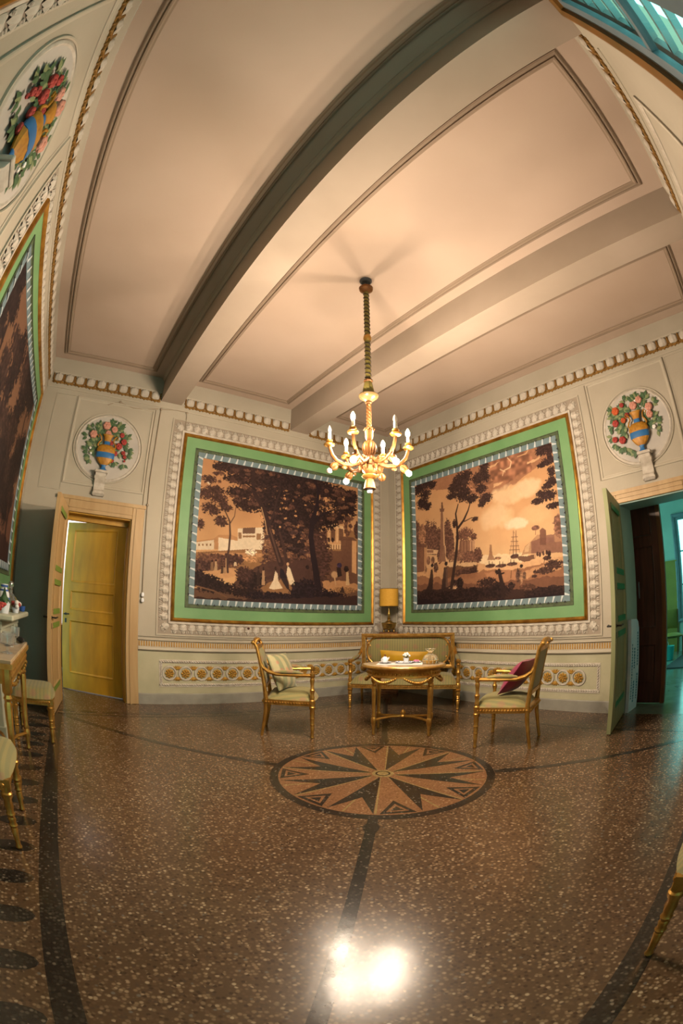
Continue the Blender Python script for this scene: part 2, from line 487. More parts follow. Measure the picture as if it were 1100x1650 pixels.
# ------------------------------------------------------------------ the plan of the room
HC = 4.42                                   # ceiling height
ANG = {'back': 0.0, 'right': -PI / 2, 'left': math.atan2(1, 0.024), 'front': PI + math.atan(0.11)}
ORG = {'back': (0, 0), 'right': (0, 0), 'left': (-5.735, 0), 'front': (0, -5.856)}
def yD(x): return -5.856 + 0.11 * x
def xC(y): return -5.735 + 0.024 * y
PLAN = [(0, 0), (-5.735, 0), (-5.891, -6.504), (0, -5.856)]          # counter-clockwise seen from below
SPAN = {'back': (-5.735, 0.0), 'right': (0.0, 5.856), 'left': (-6.506, 0.0), 'front': (0.0, 5.926)}

def on_wall(o, wall, s=0.0, z=0.0, n=0.0):
    """put an object into the frame of a wall: s along it, z up, n out into the room"""
    a = ANG[wall]
    ox, oy = ORG[wall]
    o.location = (ox + s * math.cos(a) + n * math.sin(a), oy + s * math.sin(a) - n * math.cos(a), z)
    o.rotation_euler = (0, 0, a)
    return o

def wall_pieces(mb, s0, s1, th, holes, h=HC):
    """wall slab with rectangular openings (s0, s1, z0, z1)"""
    cur = s0
    for a, b, z0, z1 in sorted(holes):
        mb.box(cur, a, 0, th, 0, h)
        if z0 > 0: mb.box(a, b, 0, th, 0, z0)
        mb.box(a, b, 0, th, z1, h)
        cur = b
    mb.box(cur, s1, 0, th, 0, h)
    return mb

DOOR_A = (-5.10, -4.235, 0.0, 2.35)
DOOR_B = (4.066, 4.93, 0.0, 2.377)
WIN_D = (4.0, 5.12, 0.12, 3.97)
walls = {}
for w_, th, holes, lab in (('back', 0.24, [DOOR_A], 'cream plaster wall behind the sofa with the yellow doorway at its end'),
                           ('right', 0.42, [DOOR_B], 'cream plaster wall on the right with the doorway to the teal-lit room'),
                           ('left', 0.25, [], 'cream plaster wall at the far left with the fireplace'),
                           ('front', 0.35, [WIN_D], 'cream plaster wall behind the viewer with the tall window')):
    s0, s1 = SPAN[w_]
    mb = wall_pieces(MB(), s0 - 0.0, s1, th, holes)
    o = obj('wall_' + w_, mb, MATS['wall_plaster'], smooth=False)
    on_wall(o, w_)
    walls[w_] = tag(o, lab, 'wall', kind='structure')

mb = MB().prism(PLAN, -0.12, 0.0)
floor = tag(obj('floor', mb, MATS['terrazzo'], smooth=False), 'brown speckled terrazzo floor with an inlaid star and dark border bands', 'floor', kind='structure')
mb = MB().prism(PLAN, HC, HC + 0.15)
ceiling = tag(obj('ceiling', mb, MATS['ceiling_plaster'], smooth=False), 'pinkish beige plaster ceiling divided into three bays by beams', 'ceiling', kind='structure')

# ------------------------------------------------------------------ ceiling beams and panel mouldings
BEAMS = [(-4.05, -3.74, 'heavy plaster ceiling beam nearer the left wall, dark shaded side'), (-1.97, -1.66, 'plaster ceiling beam nearer the right wall, lit by the chandelier')]
for i, (x0, x1, lab) in enumerate(BEAMS):
    mb = MB().prism([(x0, 0.0), (x0, yD(x0)), (x1, yD(x1)), (x1, 0.0)], 4.06, HC - 0.001)
    b = obj('ceiling_beam', mb, MATS['ceiling_margin'], smooth=False)
    tag(b, lab, 'beam', kind='structure')
    for sx, xx in ((-1, x0),) if i == 0 else ():
        m2 = MB()
        m2.prism([(xx, HC - 0.05), (xx + sx * 0.012, HC - 0.05), (xx + sx * 0.03, HC - 0.02), (xx + sx * 0.05, HC - 0.012), (xx + sx * 0.05, HC), (xx, HC)], -0.0, yD(xx), axis='y')
        obj('beam_moulding', m2, MATS['ceiling_margin'], b, smooth=False)
BAYS = [(-5.735, -4.05, 0.17, 0.20), (-3.74, -1.97, 0.20, 0.17), (-1.66, 0.0, 0.42, 0.22)]
for i, (x0, x1, ml, mr) in enumerate(BAYS):
    xl0, xl1 = (x0 + ml, xC(-6.0) + ml + 0.02) if i == 0 else (x0 + ml, x0 + ml)
    q = [(xl0, -0.20), (xl1, yD(xl1) + 0.23), (x1 - mr, yD(x1 - mr) + 0.23), (x1 - mr, -0.20)]
    mb = MB().cframe(q, [(-0.035, 0.0), (-0.035, 0.012), (-0.022, 0.018), (-0.012, 0.018), (-0.008, 0.008), (0.004, 0.008), (0.008, 0.022), (0.022, 0.022), (0.032, 0.008), (0.045, 0.005), (0.045, 0.0)], HC)
    t = obj('trim_%d' % (20 + i), mb, MATS['ceiling_line'], smooth=False)
    tag(t, ['plaster panel moulding of the left ceiling bay', 'plaster panel moulding of the middle ceiling bay around the chandelier', 'plaster panel moulding of the right ceiling bay'][i], 'moulding', kind='structure')

# ------------------------------------------------------------------ inlays of the terrazzo
EPS = 0.0012
def flat(poly, z=EPS, low=-0.004):
    return MB().prism(poly, low, z)
def ring(r0, r1, n=72, a0=0.0):
    mb = MB()
    vs_, fs = [], []
    for i in range(n):
        a = 2 * PI * i / n
        for r in (r0, r1):
            vs_.append((r * math.cos(a), r * math.sin(a), EPS))
        for r in (r0, r1):
            vs_.append((r * math.cos(a), r * math.sin(a), -0.004))
    for i in range(n):
        j = (i + 1) % n
        fs += [(4 * i, 4 * i + 1, 4 * j + 1, 4 * j), (4 * i + 1, 4 * i + 3, 4 * j + 3, 4 * j + 1), (4 * i + 2, 4 * i, 4 * j, 4 * j + 2)]
    return mb.add(vs_, fs)
CC = (-2.784, -3.194)
obj('inlay_disc', MB().lathe([(0.808, -0.004), (0.808, 0.0006)], 72), MATS['terrazzo_orange'], floor, loc=(*CC, 0), smooth=False)
obj('inlay_ring', ring(0.803, 0.868), MATS['terrazzo_dark'], floor, loc=(*CC, 0), smooth=False)
def pol(r, d): return (r * math.cos(math.radians(d)), r * math.sin(math.radians(d)))
ray_me = flat([pol(0.10, -3), pol(0.79, -11.2), pol(0.52, 0), pol(0.79, 11.2), pol(0.10, 3)]).mesh('star_ray', MATS['terrazzo_dark'], False)
fillet_me = flat([pol(0.10, 3.5), pol(0.79, 11.6), pol(0.79, 12.6), pol(0.10, 7.5)], EPS * 0.8).mesh('star_fillet', MATS['terrazzo_yellow'], False)
tri_o = MB()
ot, it_ = [pol(0.79, -8.5), pol(0.79, 8.5), pol(0.565, 0)], [pol(0.755, -5.6), pol(0.755, 5.6), pol(0.625, 0)]
tri_o.add([(*p, EPS) for p in ot] + [(*p, EPS) for p in it_], [(0, 1, 4, 3), (1, 2, 5, 4), (2, 0, 3, 5)])
tri_me = tri_o.mesh('star_triangle', MATS['terrazzo_dark'], False)
core_me = flat([pol(0.735, -3.4), pol(0.735, 3.4), pol(0.668, 0)]).mesh('star_triangle_core', MATS['terrazzo_dark'], False)
for k in range(8):
    a = math.radians(-145 + 45 * k)
    obj('star_ray', ray_me, None, floor, loc=(*CC, 0), rz=a)
    b = math.radians(-122.5 + 45 * k)
    obj('star_triangle', tri_me, None, floor, loc=(*CC, 0), rz=b)
    obj('star_triangle_core', core_me, None, floor, loc=(*CC, 0), rz=b)
    obj('star_fillet', fillet_me, None, floor, loc=(*CC, 0), rz=a)
    obj('star_fillet', fillet_me, None, floor, loc=(*CC, 0), rz=a + math.radians(-15.0))
obj('star_boss', ring(0.0, 0.085, 32), MATS['terrazzo_yellow'], floor, loc=(*CC, 0.0006), smooth=False)
obj('star_boss_ring', ring(0.045, 0.058, 32), MATS['terrazzo_dark'], floor, loc=(*CC, 0.0012), smooth=False)
# border bands
def strip(p, q, w, name, m='terrazzo_dark', z=EPS):
    p, q = Vector(p), Vector(q)
    n = (q - p).normalized(); n = Vector((-n.y, n.x)) * w / 2
    return obj(name, flat([tuple(p + n), tuple(q + n), tuple(q - n), tuple(p - n)], z), MATS[m], floor, smooth=False)
off = 0.60
cA = (-5.145, -0.70); cB = (-0.66, -0.70); cCD = (xC(-5.8) + off, yD(-5.2) + off); cBD = (-0.66, yD(-0.66) + off)
strip(cA, cB, 0.045, 'border_band')
strip(cA, cCD, 0.105, 'border_band')
strip(cCD, cBD, 0.105, 'border_band')
strip(cBD, cB, 0.045, 'border_band')
for c in (cA, cB, cCD, cBD):
    d = (Vector(c) - Vector(CC)); L_ = d.length; d = d / L_
    st = Vector(CC) + d * 0.87
    strip(tuple(st), c, 0.062, 'diagonal_band', z=EPS * 0.8)
    mb = MB().lathe([(0.048, -0.004), (0.048, EPS * 1.1)], 16, mat=Rz(math.atan2(d.y, d.x)) @ S(1.6, 1, 1))
    obj('diagonal_lozenge', mb, MATS['terrazzo_dark'], floor, loc=(*(Vector(CC) + d * 0.99), 0), smooth=False)
oval = MB().lathe([(0.05, -0.004), (0.05, EPS)], 14, mat=S(2.1, 1, 1)).mesh('border_oval', MATS['terrazzo_dark'], False)
for k in range(16):
    obj('border_oval', oval, None, floor, loc=(-5.03 + 0.262 * k, -0.56, 0))
ov2 = MB().lathe([(0.07, -0.004), (0.07, EPS)], 14, mat=S(1.7, 0.85, 1)).mesh('border_oval', MATS['terrazzo_dark'], False)
for k in range(14):
    y = -1.0 - 0.30 * k
    obj('border_oval', ov2, None, floor, loc=(xC(y) + 0.41, y, 0))

# ------------------------------------------------------------------ cornices of eggs in gilt cups
def egg_mesh():
    mb = MB()
    n, m_ = 10, 6
    vs_, fs = [], []
    for j in range(m_ + 1):
        v = j / m_
        for i in range(n + 1):
            u = -1 + 2 * i / n
            wid = (0.050 + 0.006 * v) * math.sqrt(max(0.0, 1 - max(0, (v - 0.50) / 0.50) ** 2.2)) + 0.003
            hgt = 0.034 * math.sqrt(max(0, 1 - u * u)) * (0.70 + 0.30 * math.sin(PI * min(1, v * 0.9 + 0.1))) * (1 + 0.10 * math.cos(u * PI * 3))
            vs_.append((u * wid * 1.2, -hgt, v * 0.122))
    for j in range(m_):
        for i in range(n):
            a = j * (n + 1) + i
            fs.append((a, a + 1, a + n + 2, a + n + 1))
    return mb.add(vs_, fs).mesh('egg', MATS['grisaille_white'], True, 60)
def cup_mesh():
    mb = MB()
    pts = [(-0.070, 0.10), (-0.072, 0.08), (-0.070, 0.05), (-0.062, 0.012), (-0.03, -0.012), (0, -0.022), (0.03, -0.012), (0.062, 0.012), (0.070, 0.05), (0.072, 0.08), (0.070, 0.10)]
    mb.tube([(x, -0.010, z) for x, z in pts], [0.008, 0.010, 0.010, 0.012, 0.014, 0.014, 0.014, 0.012, 0.010, 0.010, 0.008], 6)
    for x, z, r in ((-0.075, 0.03, 0.014), (0.075, 0.03, 0.014), (-0.05, -0.02, 0.014), (0.05, -0.02, 0.014), (0, -0.03, 0.012), (-0.076, 0.065, 0.011), (0.076, 0.065, 0.011), (-0.078, 0.105, 0.010), (0.078, 0.105, 0.010)):
        mb.ell((x, -0.008, z), (r, 0.012, r * 1.25), 6, 4)
    return mb.mesh('gilt_cup', MATS['gilt_cornice'], True, 60)
EGG, CUP = egg_mesh(), cup_mesh()
def cornice(idx, wall, runs, lab):
    t = thing('trim_%d' % idx, lab, 'cornice', kind='structure')
    on_wall(t, wall)
    bb = MB(); gg = MB()
    for a, b in runs:
        bb.box(a, b, -0.012, 0.0, 4.175, 4.20)
        gg.box(a, b, -0.006, 0.0, 4.035, 4.062)
        n = max(1, round((b - a) / 0.155))
        p = (b - a) / n
        for k in range(n):
            obj('egg', EGG, None, t, loc=(a + (k + 0.5) * p, 0, 4.062))
            obj('gilt_cup', CUP, None, t, loc=(a + (k + 0.5) * p, 0, 4.06))
    obj('fillet', bb, MATS['wall_cream'], t, smooth=False)
    obj('gilt_fillet', gg, MATS['gilt_cornice'], t, smooth=False)
    return t
cornice(1, 'back', [(-5.68, -4.06), (-3.69, -1.99), (-1.63, -0.05)], 'egg and gilt cup cornice above the sofa wall')
cornice(2, 'right', [(0.05, 5.82)], 'egg and gilt cup cornice above the right wall')
cornice(3, 'left', [(-6.45, -0.05)], 'egg and gilt cup cornice above the left wall')
dB1, dB2 = 1.0 / math.cos(math.atan(0.11)), 0.0
cornice(4, 'front', [(0.05, 1.64), (2.0, 3.74)], 'egg and gilt cup cornice above the window wall')

# ------------------------------------------------------------------ painted wall fields: fillets and panels
def fillets(idx, wall, items, lab):
    t = thing('trim_%d' % idx, lab, 'moulding', kind='structure')
    on_wall(t, wall)
    for nm, mb, m in items:
        obj(nm, mb, MATS[m], t, smooth=False)
    return t
def fil(a0, a1, b0, b1, w=0.012, h=0.008):
    return MB().rframe(a0, a1, b0, b1, [(0, 0), (0, h), (w, h), (w, 0)])
def bar(a0, a1, b0, b1, h=0.008):
    return MB().box(a0, a1, -h, 0, b0, b1)
def panel(a0, a1, b0, b1):
    return MB().rframe(a0, a1, b0, b1, [(0, 0), (0, 0.014), (0.010, 0.018), (0.022, 0.018), (0.03, 0.006), (0.045, 0.003)])
fillets(5, 'back', [('fillet', bar(-5.735, 0, 3.965, 3.98), 'wall_cream'), ('overdoor_panel', panel(-5.245, -4.115, 2.70, 3.90), 'wall_cream'),
                    ('edge_panel', fil(-5.56, -5.25, 2.6, 3.9, 0.01, 0.006), 'wall_cream'), ('dark_line', bar(-5.262, -5.248, 2.70, 3.90, 0.004), 'line_grey'), ('fillet', bar(-4.07, 0, 0.882, 0.892, 0.006), 'line_grey')], 'plaster fillets and over-door panel of the sofa wall')  # includes a thin dark bar along the over-door panel edge
fillets(6, 'right', [('fillet', bar(0, 5.85, 3.965, 3.98), 'wall_cream'), ('overdoor_panel', panel(3.90, 5.04, 2.69, 3.94), 'wall_cream'),
                     ('edge_panel', fil(5.06, 5.6, 2.6, 3.94, 0.01, 0.006), 'wall_cream'), ('dark_line', bar(3.878, 3.896, 2.69, 3.94, 0.004), 'line_grey'), ('dark_line', bar(5.043, 5.056, 2.69, 3.94, 0.004), 'line_grey'), ('fillet', bar(0, 3.96, 0.882, 0.892, 0.006), 'line_grey')], 'plaster fillets and over-door panel of the right wall')  # thin dark bars run along both edges of the over-door panel
fillets(7, 'left', [('fillet', bar(-6.5, 0, 3.965, 3.98), 'wall_cream'), ('panel_frame', panel(-5.13, -3.97, 2.3, 3.94), 'wall_cream')], 'plaster fillets of the left wall')
fillets(8, 'front', [('fillet', bar(0, 3.7, 3.90, 3.915), 'wall_cream'), ('panel_frame', panel(0.5, 3.4, 1.1, 3.75), 'grisaille')], 'plaster fillets of the window wall')

# ------------------------------------------------------------------ dado: fluted rail, rosette panel, baseboard
def rosette_mesh():
    mb = MB()
    for rr, k, h, s in ((0.046, 8, 0.012, 0.019), (0.024, 5, 0.024, 0.014)):
        for i in range(k):
            a = 2 * PI * i / k
            mb.ell((rr * math.cos(a), -h, rr * math.sin(a)), (s, 0.010, s), 6, 4)
    mb.ell((0, -0.026, 0), (0.012, 0.008, 0.012), 6, 4)
    return mb.mesh('rosette', MATS['gilt_paint'], True, 60)
def ringlet_mesh():
    mb = MB()
    N = 24
    mb.tube([(0.088 * math.cos(2 * PI * i / N), -0.004, 0.088 * math.sin(2 * PI * i / N)) for i in range(N)], 0.0145, 6, closed=True, flat=1.0)
    return mb.mesh('ring_moulding', MATS['grisaille_white'], True, 60)
def spray_mesh():
    mb = MB()
    for a, l in ((-0.85, 0.064), (-0.40, 0.058), (0, 0.052), (0.40, 0.058), (0.85, 0.064)):
        d = Vector((math.sin(a), 0, math.cos(a)))
        mb.ell((d.x * l * 0.6, -0.008, 0.022 + d.z * l * 0.6), (0.011, 0.012, l * 0.55), 6, 5, mat=Ry(a))
    return mb.mesh('gilt_spray', MATS['gilt_paint'], True, 60)
ROS, RNG, SPR = rosette_mesh(), ringlet_mesh(), spray_mesh()
def braid(mb, a, b, z, step=0.034, vertical=False):
    n = int(abs(b - a) / step)
    for i in range(n):
        c = a + (b - a) * (i + 0.5) / n
        if vertical: mb.ell((z, -0.008, c), (0.012, 0.016, 0.024), 6, 4, mat=Ry(0.5))
        else: mb.ell((c, -0.008, z), (0.024, 0.016, 0.012), 6, 4, mat=Ry(0.5))
def dado(idx, wall, rail, pan, lab):
    t = thing('trim_%d' % idx, lab, 'dado', kind='structure')
    on_wall(t, wall)
    a, b = rail
    mb = MB()
    pr = [(0, 0.856), (0.028, 0.856), (0.034, 0.850), (0.026, 0.842), (0.012, 0.838), (0.012, 0.760), (0.034, 0.750), (0.040, 0.735), (0.040, 0.722), (0.022, 0.712), (0.014, 0.704), (0, 0.700)]
    mb.prism([(-p[0], p[1]) for p in pr], a, b, axis='x')
    obj('rail', mb, MATS['wall_cream'], t, smooth=False)
    fl = MB()
    n = int((b - a) / 0.0335)
    for i in range(n):
        c = a + (i + 0.5) * (b - a) / n
        fl.box(c - 0.0085, c + 0.0085, -0.017, -0.010, 0.766, 0.832)
    tag(obj('gilt_flutes', fl, MATS['gilt_paint'], t, smooth=False), 'row of narrow gilt flutes', kind='stuff')
    p0, p1 = pan
    obj('dado_field', MB().box(a, b, -0.003, 0, 0.145, 0.70), MATS['dado_plaster'], t, smooth=False)
    obj('panel_frame', MB().rframe(p0, p1, 0.235, 0.598, [(0, 0.003), (0, 0.010), (0.012, 0.012), (0.018, 0.006), (0.034, 0.005), (0.040, 0.010), (0.046, 0.004)]), MATS['grisaille'], t, smooth=False)
    br = MB()
    braid(br, p0, p1, 0.572); braid(br, p0, p1, 0.262); braid(br, 0.262, 0.572, p0 + 0.026, vertical=True); braid(br, 0.262, 0.572, p1 - 0.026, vertical=True)
    tag(obj('braid_border', br, MATS['grisaille_white'], t), 'white plaited border', kind='stuff')
    n = int((p1 - p0 - 0.12) / 0.2215)
    st = p0 + 0.14
    for i in range(n):
        c = st + 0.2215 * i
        obj('ring_moulding', RNG, None, t, loc=(c, 0, 0.418))
        obj('rosette', ROS, None, t, loc=(c, 0, 0.418))
        if i < n - 1:
            obj('gilt_spray', SPR, None, t, loc=(c + 0.111, 0, 0.440))
            obj('gilt_spray', SPR, None, t, loc=(c + 0.111, 0, 0.396), rot=(0, PI, 0))
    return t
dado(9, 'back', (-4.07, 0.0), (-3.785, -0.22), 'dado of gilt flutes and rosettes along the sofa wall')
dado(10, 'right', (0.0, 3.955), (0.22, 3.752), 'dado of gilt flutes and rosettes along the right wall')
def baseboard(wall, runs, lab):
    mb = MB()
    for a, b in runs:
        mb.prism([(0, 0), (-0.018, 0), (-0.018, 0.135), (-0.008, 0.145), (0, 0.145)], a, b, axis='x')
    o = obj('baseboard_' + wall, mb, MATS['baseboard_grey'], smooth=False)
    on_wall(o, wall)
    return tag(o, lab, 'baseboard', kind='structure')
baseboard('back', [(-4.07, 0.0)], 'grey baseboard along the sofa wall')
baseboard('right', [(0.02, 3.955), (5.05, 5.85)], 'grey baseboard along the right wall')
baseboard('left', [(-6.45, -1.98), (-0.75, -0.02)], 'grey baseboard along the left wall')
baseboard('front', [(0.05, 3.80)], 'grey baseboard along the window wall')

# ------------------------------------------------------------------ carved acanthus surrounds
def acanthus_mesh():
    mb = MB()
    half = [(0.010, 0.0), (0.036, 0.012), (0.050, 0.032), (0.040, 0.046), (0.053, 0.062), (0.040, 0.082), (0.030, 0.092), (0.018, 0.118), (0.0, 0.138)]
    rib = [(0.0, 0.006, 0.016), (0.0, 0.045, 0.030), (0.0, 0.085, 0.028), (0.0, 0.120, 0.014)]
    out = [(x, z) for x, z in half] + [(-x, z) for x, z in half[-2::-1]]
    vs_ = [(x, -0.004 - (0.010 if i % 2 else 0.0), z) for i, (x, z) in enumerate(out)]
    n = len(vs_)
    vs_ += [(x, -h, z) for x, z, h in rib]
    def near(z): return n + (0 if z < 0.03 else 1 if z < 0.07 else 2 if z < 0.108 else 3)
    fs = []
    for i in range(n):
        j = (i + 1) % n
        a, b = near(out[i][1]), near(out[j][1])
        fs.append((i, j, a))
        if a != b: fs.append((j, b, a))
    mb.add(vs_, fs)
    for s in (-1, 1):
        mb.ell((s * 0.030, -0.012, 0.030), (0.010, 0.010, 0.014), 6, 4)
        mb.ell((s * 0.046, -0.006, 0.108), (0.008, 0.008, 0.020), 6, 4)
    return mb.mesh('acanthus_leaf', MATS['grisaille_white'], True, 30)
ACA = acanthus_mesh()
def surround(idx, wall, a0, a1, b0, b1, lab, w=0.19):
    """a0..b1 is the outer edge of the gilt picture frame inside it"""
    t = thing('trim_%d' % idx, lab, 'surround', kind='structure')
    on_wall(t, wall)
    obj('backing', MB().rframe(a0 - w, a1 + w, b0 - w, b1 + w, [(0, 0), (0, 0.010), (0.010, 0.012), (0.020, 0.004), (w - 0.03, 0.003), (w - 0.028, 0.016), (w - 0.012, 0.018), (w, 0.006)]), MATS['grisaille_shade'], t, smooth=False)
    obj('outer_fillet', MB().rframe(a0 - w, a1 + w, b0 - w, b1 + w, [(-0.003, 0), (-0.003, 0.012), (0.014, 0.014), (0.018, 0.004)]), MATS['wall_cream'], t, smooth=False)
    obj('inner_fillet', MB().rframe(a0 - 0.032, a1 + 0.032, b0 - 0.032, b1 + 0.032, [(-0.002, 0.003), (-0.002, 0.019), (0.018, 0.020), (0.034, 0.008)]), MATS['grisaille_white'], t, smooth=False)
    i0 = 0.032
    for side, (p, q, fixed, ang) in enumerate(((a0, a1, b1 + i0, 0.0), (a0, a1, b0 - i0, PI), (b0, b1, a1 + i0, PI / 2), (b0, b1, a0 - i0, -PI / 2))):
        n = round((q - p) / 0.116)
        for k in range(n):
            c = p + (k + 0.5) * (q - p) / n
            loc = (c, -0.003, fixed) if side < 2 else (fixed, -0.003, c)
            obj('acanthus_leaf', ACA, None, t, loc=loc, rot=(0, ang, 0))
    for sx, sz, x, z in ((-1, -1, a0, b0), (1, -1, a1, b0), (-1, 1, a0, b1), (1, 1, a1, b1)):
        obj('acanthus_leaf', ACA, None, t, loc=(x + sx * i0, -0.003, z + sz * i0), rot=(0, math.atan2(sx, sz), 0))
    return t
PIC_A = (-3.636, -0.365, 1.107, 3.652)
PIC_B = (0.363, 3.576, 1.107, 3.652)
PIC_C = (-3.62, -0.45, 1.25, 3.66)
PIC_E = (-6.40, -5.40, 1.25, 3.66)
surround(11, 'back', *PIC_A, 'carved white leaf surround of the sofa wall painting')
surround(12, 'right', *PIC_B, 'carved white leaf surround of the harbour painting')
surround(13, 'left', *PIC_C, 'carved white leaf surround of the left wall painting')
surround(14, 'left', *PIC_E, 'carved blue grey surround at the left wall near the window', w=0.16)
# ------------------------------------------------------------------ doors
def leaf_slab(w, h, th=0.042, panels=((0.28, 0.97), (1.10, 1.43), (1.58, 2.24)), m=0.12):
    """panelled leaf: hinge at x=0, free edge at x=w, both faces with recessed panels"""
    mb = MB()
    mb.box(0, m, -th / 2, th / 2, 0.01, h); mb.box(w - m, w, -th / 2, th / 2, 0.01, h)
    zs = [0.01] + [z for p in panels for z in p] + [h]
    for i in range(0, len(zs), 2):
        mb.box(m, w - m, -th / 2, th / 2, zs[i], zs[i + 1])
    return mb
def leaf_panels(w, panels, th, m=0.12):
    out = []
    for z0, z1 in panels:
        mb = MB().box(m - 0.004, w - m + 0.004, -th / 2 + 0.012, th / 2 - 0.012, z0 - 0.004, z1 + 0.004)
        for f in (-1, 1):
            k = len(mb.v)
            mb.rframe(m, w - m, z0, z1, [(0, th / 2 + 0.003), (0.012, th / 2 + 0.006), (0.024, th / 2 - 0.004), (0.032, th / 2 - 0.012)])
            if f > 0:
                for i in range(k, len(mb.v)):
                    x, y, z = mb.v[i]; mb.v[i] = (x, -y, z)
        out.append(mb)
    return out
def make_leaf(parent, name, w, h, mats, loc, rz, panels, bars=None, barmat=None, th=0.042, handle=True):
    lf = obj(name, leaf_slab(w, h, th, panels), MATS[mats], parent, loc=loc, rz=rz, smooth=False)
    for pm in leaf_panels(w, panels, th):
        obj('leaf_panel', pm, MATS[mats], lf, smooth=False)
    if bars:
        for z in bars:
            for f in (-1, 1):
                y = f * (th / 2 + 0.003)
                obj('painted_bar', MB().box(0.16, w - 0.16, min(y, y + f * 0.003), max(y, y + f * 0.003), z - 0.030, z + 0.030), MATS[barmat], lf, smooth=False)
    if handle:
        hb = MB()
        for f in (-1, 1):
            hb.tube([(w - 0.06, f * th / 2, 1.06), (w - 0.06, f * (th / 2 + 0.05), 1.06), (w - 0.15, f * (th / 2 + 0.055), 1.065)], 0.009, 8)
            hb.lathe([(0.018, 0), (0.018, 0.006)], 10, c=(w - 0.06, f * th / 2, 1.06), mat=Rx(-f * PI / 2))
        obj('door_handle', hb, MATS['iron'], lf)
        obj('keyhole_plate', MB().box(w - 0.075, w - 0.045, -th / 2 - 0.003, th / 2 + 0.003, 0.94, 1.0), MATS['iron'], lf, smooth=False)
    return lf
def door_frame(parent, a0, a1, h, wid_l, wid_r, top, matn, th, lining):
    mb = MB()
    def jamb(x0, x1, z0, z1): mb.cbox(x0, x1, -0.035, 0.0, z0, z1, 0.006)
    jamb(a0 - wid_l, a0, 0, top); jamb(a1, a1 + wid_r, 0, top); jamb(a0, a1, h, top)
    mb.box(a0 - wid_l - 0.012, a1 + wid_r + 0.012, -0.048, 0.0, top - 0.045, top)
    mb.box(a0 - wid_l * 0.45, a0 - wid_l * 0.30, -0.044, 0, 0, top - 0.05); mb.box(a1 + wid_r * 0.30, a1 + wid_r * 0.45, -0.044, 0, 0, top - 0.05)
    mb.box(a0, a1, -0.044, 0, h + 0.05, h + 0.075)
    f = obj('door_frame', mb, MATS[matn], parent, smooth=False)
    rv = MB().box(a0 - 0.002, a0 + 0.014, 0.0, th, 0, h); rv.box(a1 - 0.014, a1 + 0.002, 0.0, th, 0, h); rv.box(a0, a1, 0.0, th, h - 0.014, h + 0.002)
    obj('reveal_lining', rv, MATS[lining], parent, smooth=False)
    return f
PANELS = ((0.28, 0.97), (1.11, 1.44), (1.58, 2.24))
BARS = (0.27, 0.97, 1.12, 1.44, 1.59, 2.23)

d1 = thing('door_1', 'cream door leaf with green bars standing open beside the yellow door', 'door', kind='structure')
on_wall(d1, 'back')
door_frame(d1, -5.10, -4.235, 2.35, 0.155, 0.162, 2.548, 'door_cream', 0.24, 'door_yellow')
make_leaf(d1, 'door_leaf', 0.87, 2.37, 'door_cream', (-5.112, -0.06, 0.0), math.radians(-96.5), PANELS, BARS, 'bar_green')
d2 = thing('door_2', 'yellow panelled door ajar at the back of the left doorway', 'door', kind='structure')
on_wall(d2, 'back')
obj('far_head', MB().box(-5.09, -4.245, 0.17, 0.24, 2.275, 2.335), MATS['door_yellow'], d2, smooth=False)
a_y = math.atan2(0.54, -0.818)
ml = make_leaf(d2, 'door_leaf', 0.985, 2.335, 'door_yellow', (-4.245, 0.262, 0.0), a_y, ((0.24, 0.99), (1.12, 1.40), (1.50, 2.24)), th=0.04)
d3 = thing('door_3', 'pale green door leaf with dark green bars standing open at the right doorway', 'door', kind='structure')
on_wall(d3, 'right')
door_frame(d3, 4.066, 4.93, 2.377, 0.10, 0.11, 2.52, 'door_cream', 0.42, 'teal_wall')
make_leaf(d3, 'door_leaf', 0.865, 2.37, 'door_green', (4.075, -0.03, 0.0), math.radians(-90 + 11.5), PANELS, BARS, 'bar_deep_green')
d4 = thing('door_4', 'dark wooden panelled door leaf closing half of the right doorway', 'door', kind='structure')
on_wall(d4, 'right')
make_leaf(d4, 'door_leaf', 0.80, 2.50, 'dark_wood', (3.64, 0.54, 0.0), 0.0, ((0.26, 0.74), (0.92, 1.92), (2.02, 2.44)), th=0.045, handle=False)
obj('edge_stile', MB().box(4.40, 4.455, 0.512, 0.568, 0.005, 2.50), MATS['brown_wood'], d4, smooth=False)
hb = MB().tube([(4.09, 0.515, 1.49), (4.10, 0.475, 1.46), (4.105, 0.462, 1.40), (4.10, 0.475, 1.34), (4.09, 0.515, 1.30)], 0.009, 8)
obj('pull_handle', hb, MATS['window_paint'], d4)

# ------------------------------------------------------------------ hall behind the yellow door
hf = tag(obj('floor_hall', MB().box(-6.6, -3.4, 0.0, 3.2, -0.1, -0.001), MATS['terrazzo'], smooth=False), 'floor of the hall behind the yellow door', 'floor', kind='structure')
hw = MB().box(-6.6, -3.4, 3.2, 3.3, 0, 3.2); hw.box(-6.7, -6.6, 0.24, 3.3, 0, 3.2); hw.box(-3.4, -3.3, 0.24, 3.3, 0, 3.2); hw.box(-6.6, -3.4, 0.24, 3.3, 3.2, 3.3)
tag(obj('wall_hall', hw, MATS['hall_white'], smooth=False), 'bright white wall of the hall seen through the gap beside the yellow door', 'wall', kind='structure')
hl = thing('added_hall_lamp', 'added white globe lamp, out of view, lighting the hall behind the yellow door', 'lamp', (-5.3, 2.2, 0))  # unseen lamp, added so the hall shows bright through the door gap
obj('lamp_globe', MB().ell((0, 0, 2.55), 0.12, 20, 14), MATS['globe_lit'], hl)
obj('lamp_rod', MB().lathe([(0.012, 2.66), (0.012, 3.17), (0.05, 3.185)], 10), MATS['iron'], hl)
cab = thing('hall_cabinet', 'dark low cabinet in the hall seen through the door gap', 'cabinet', (-5.36, 2.62, 0))
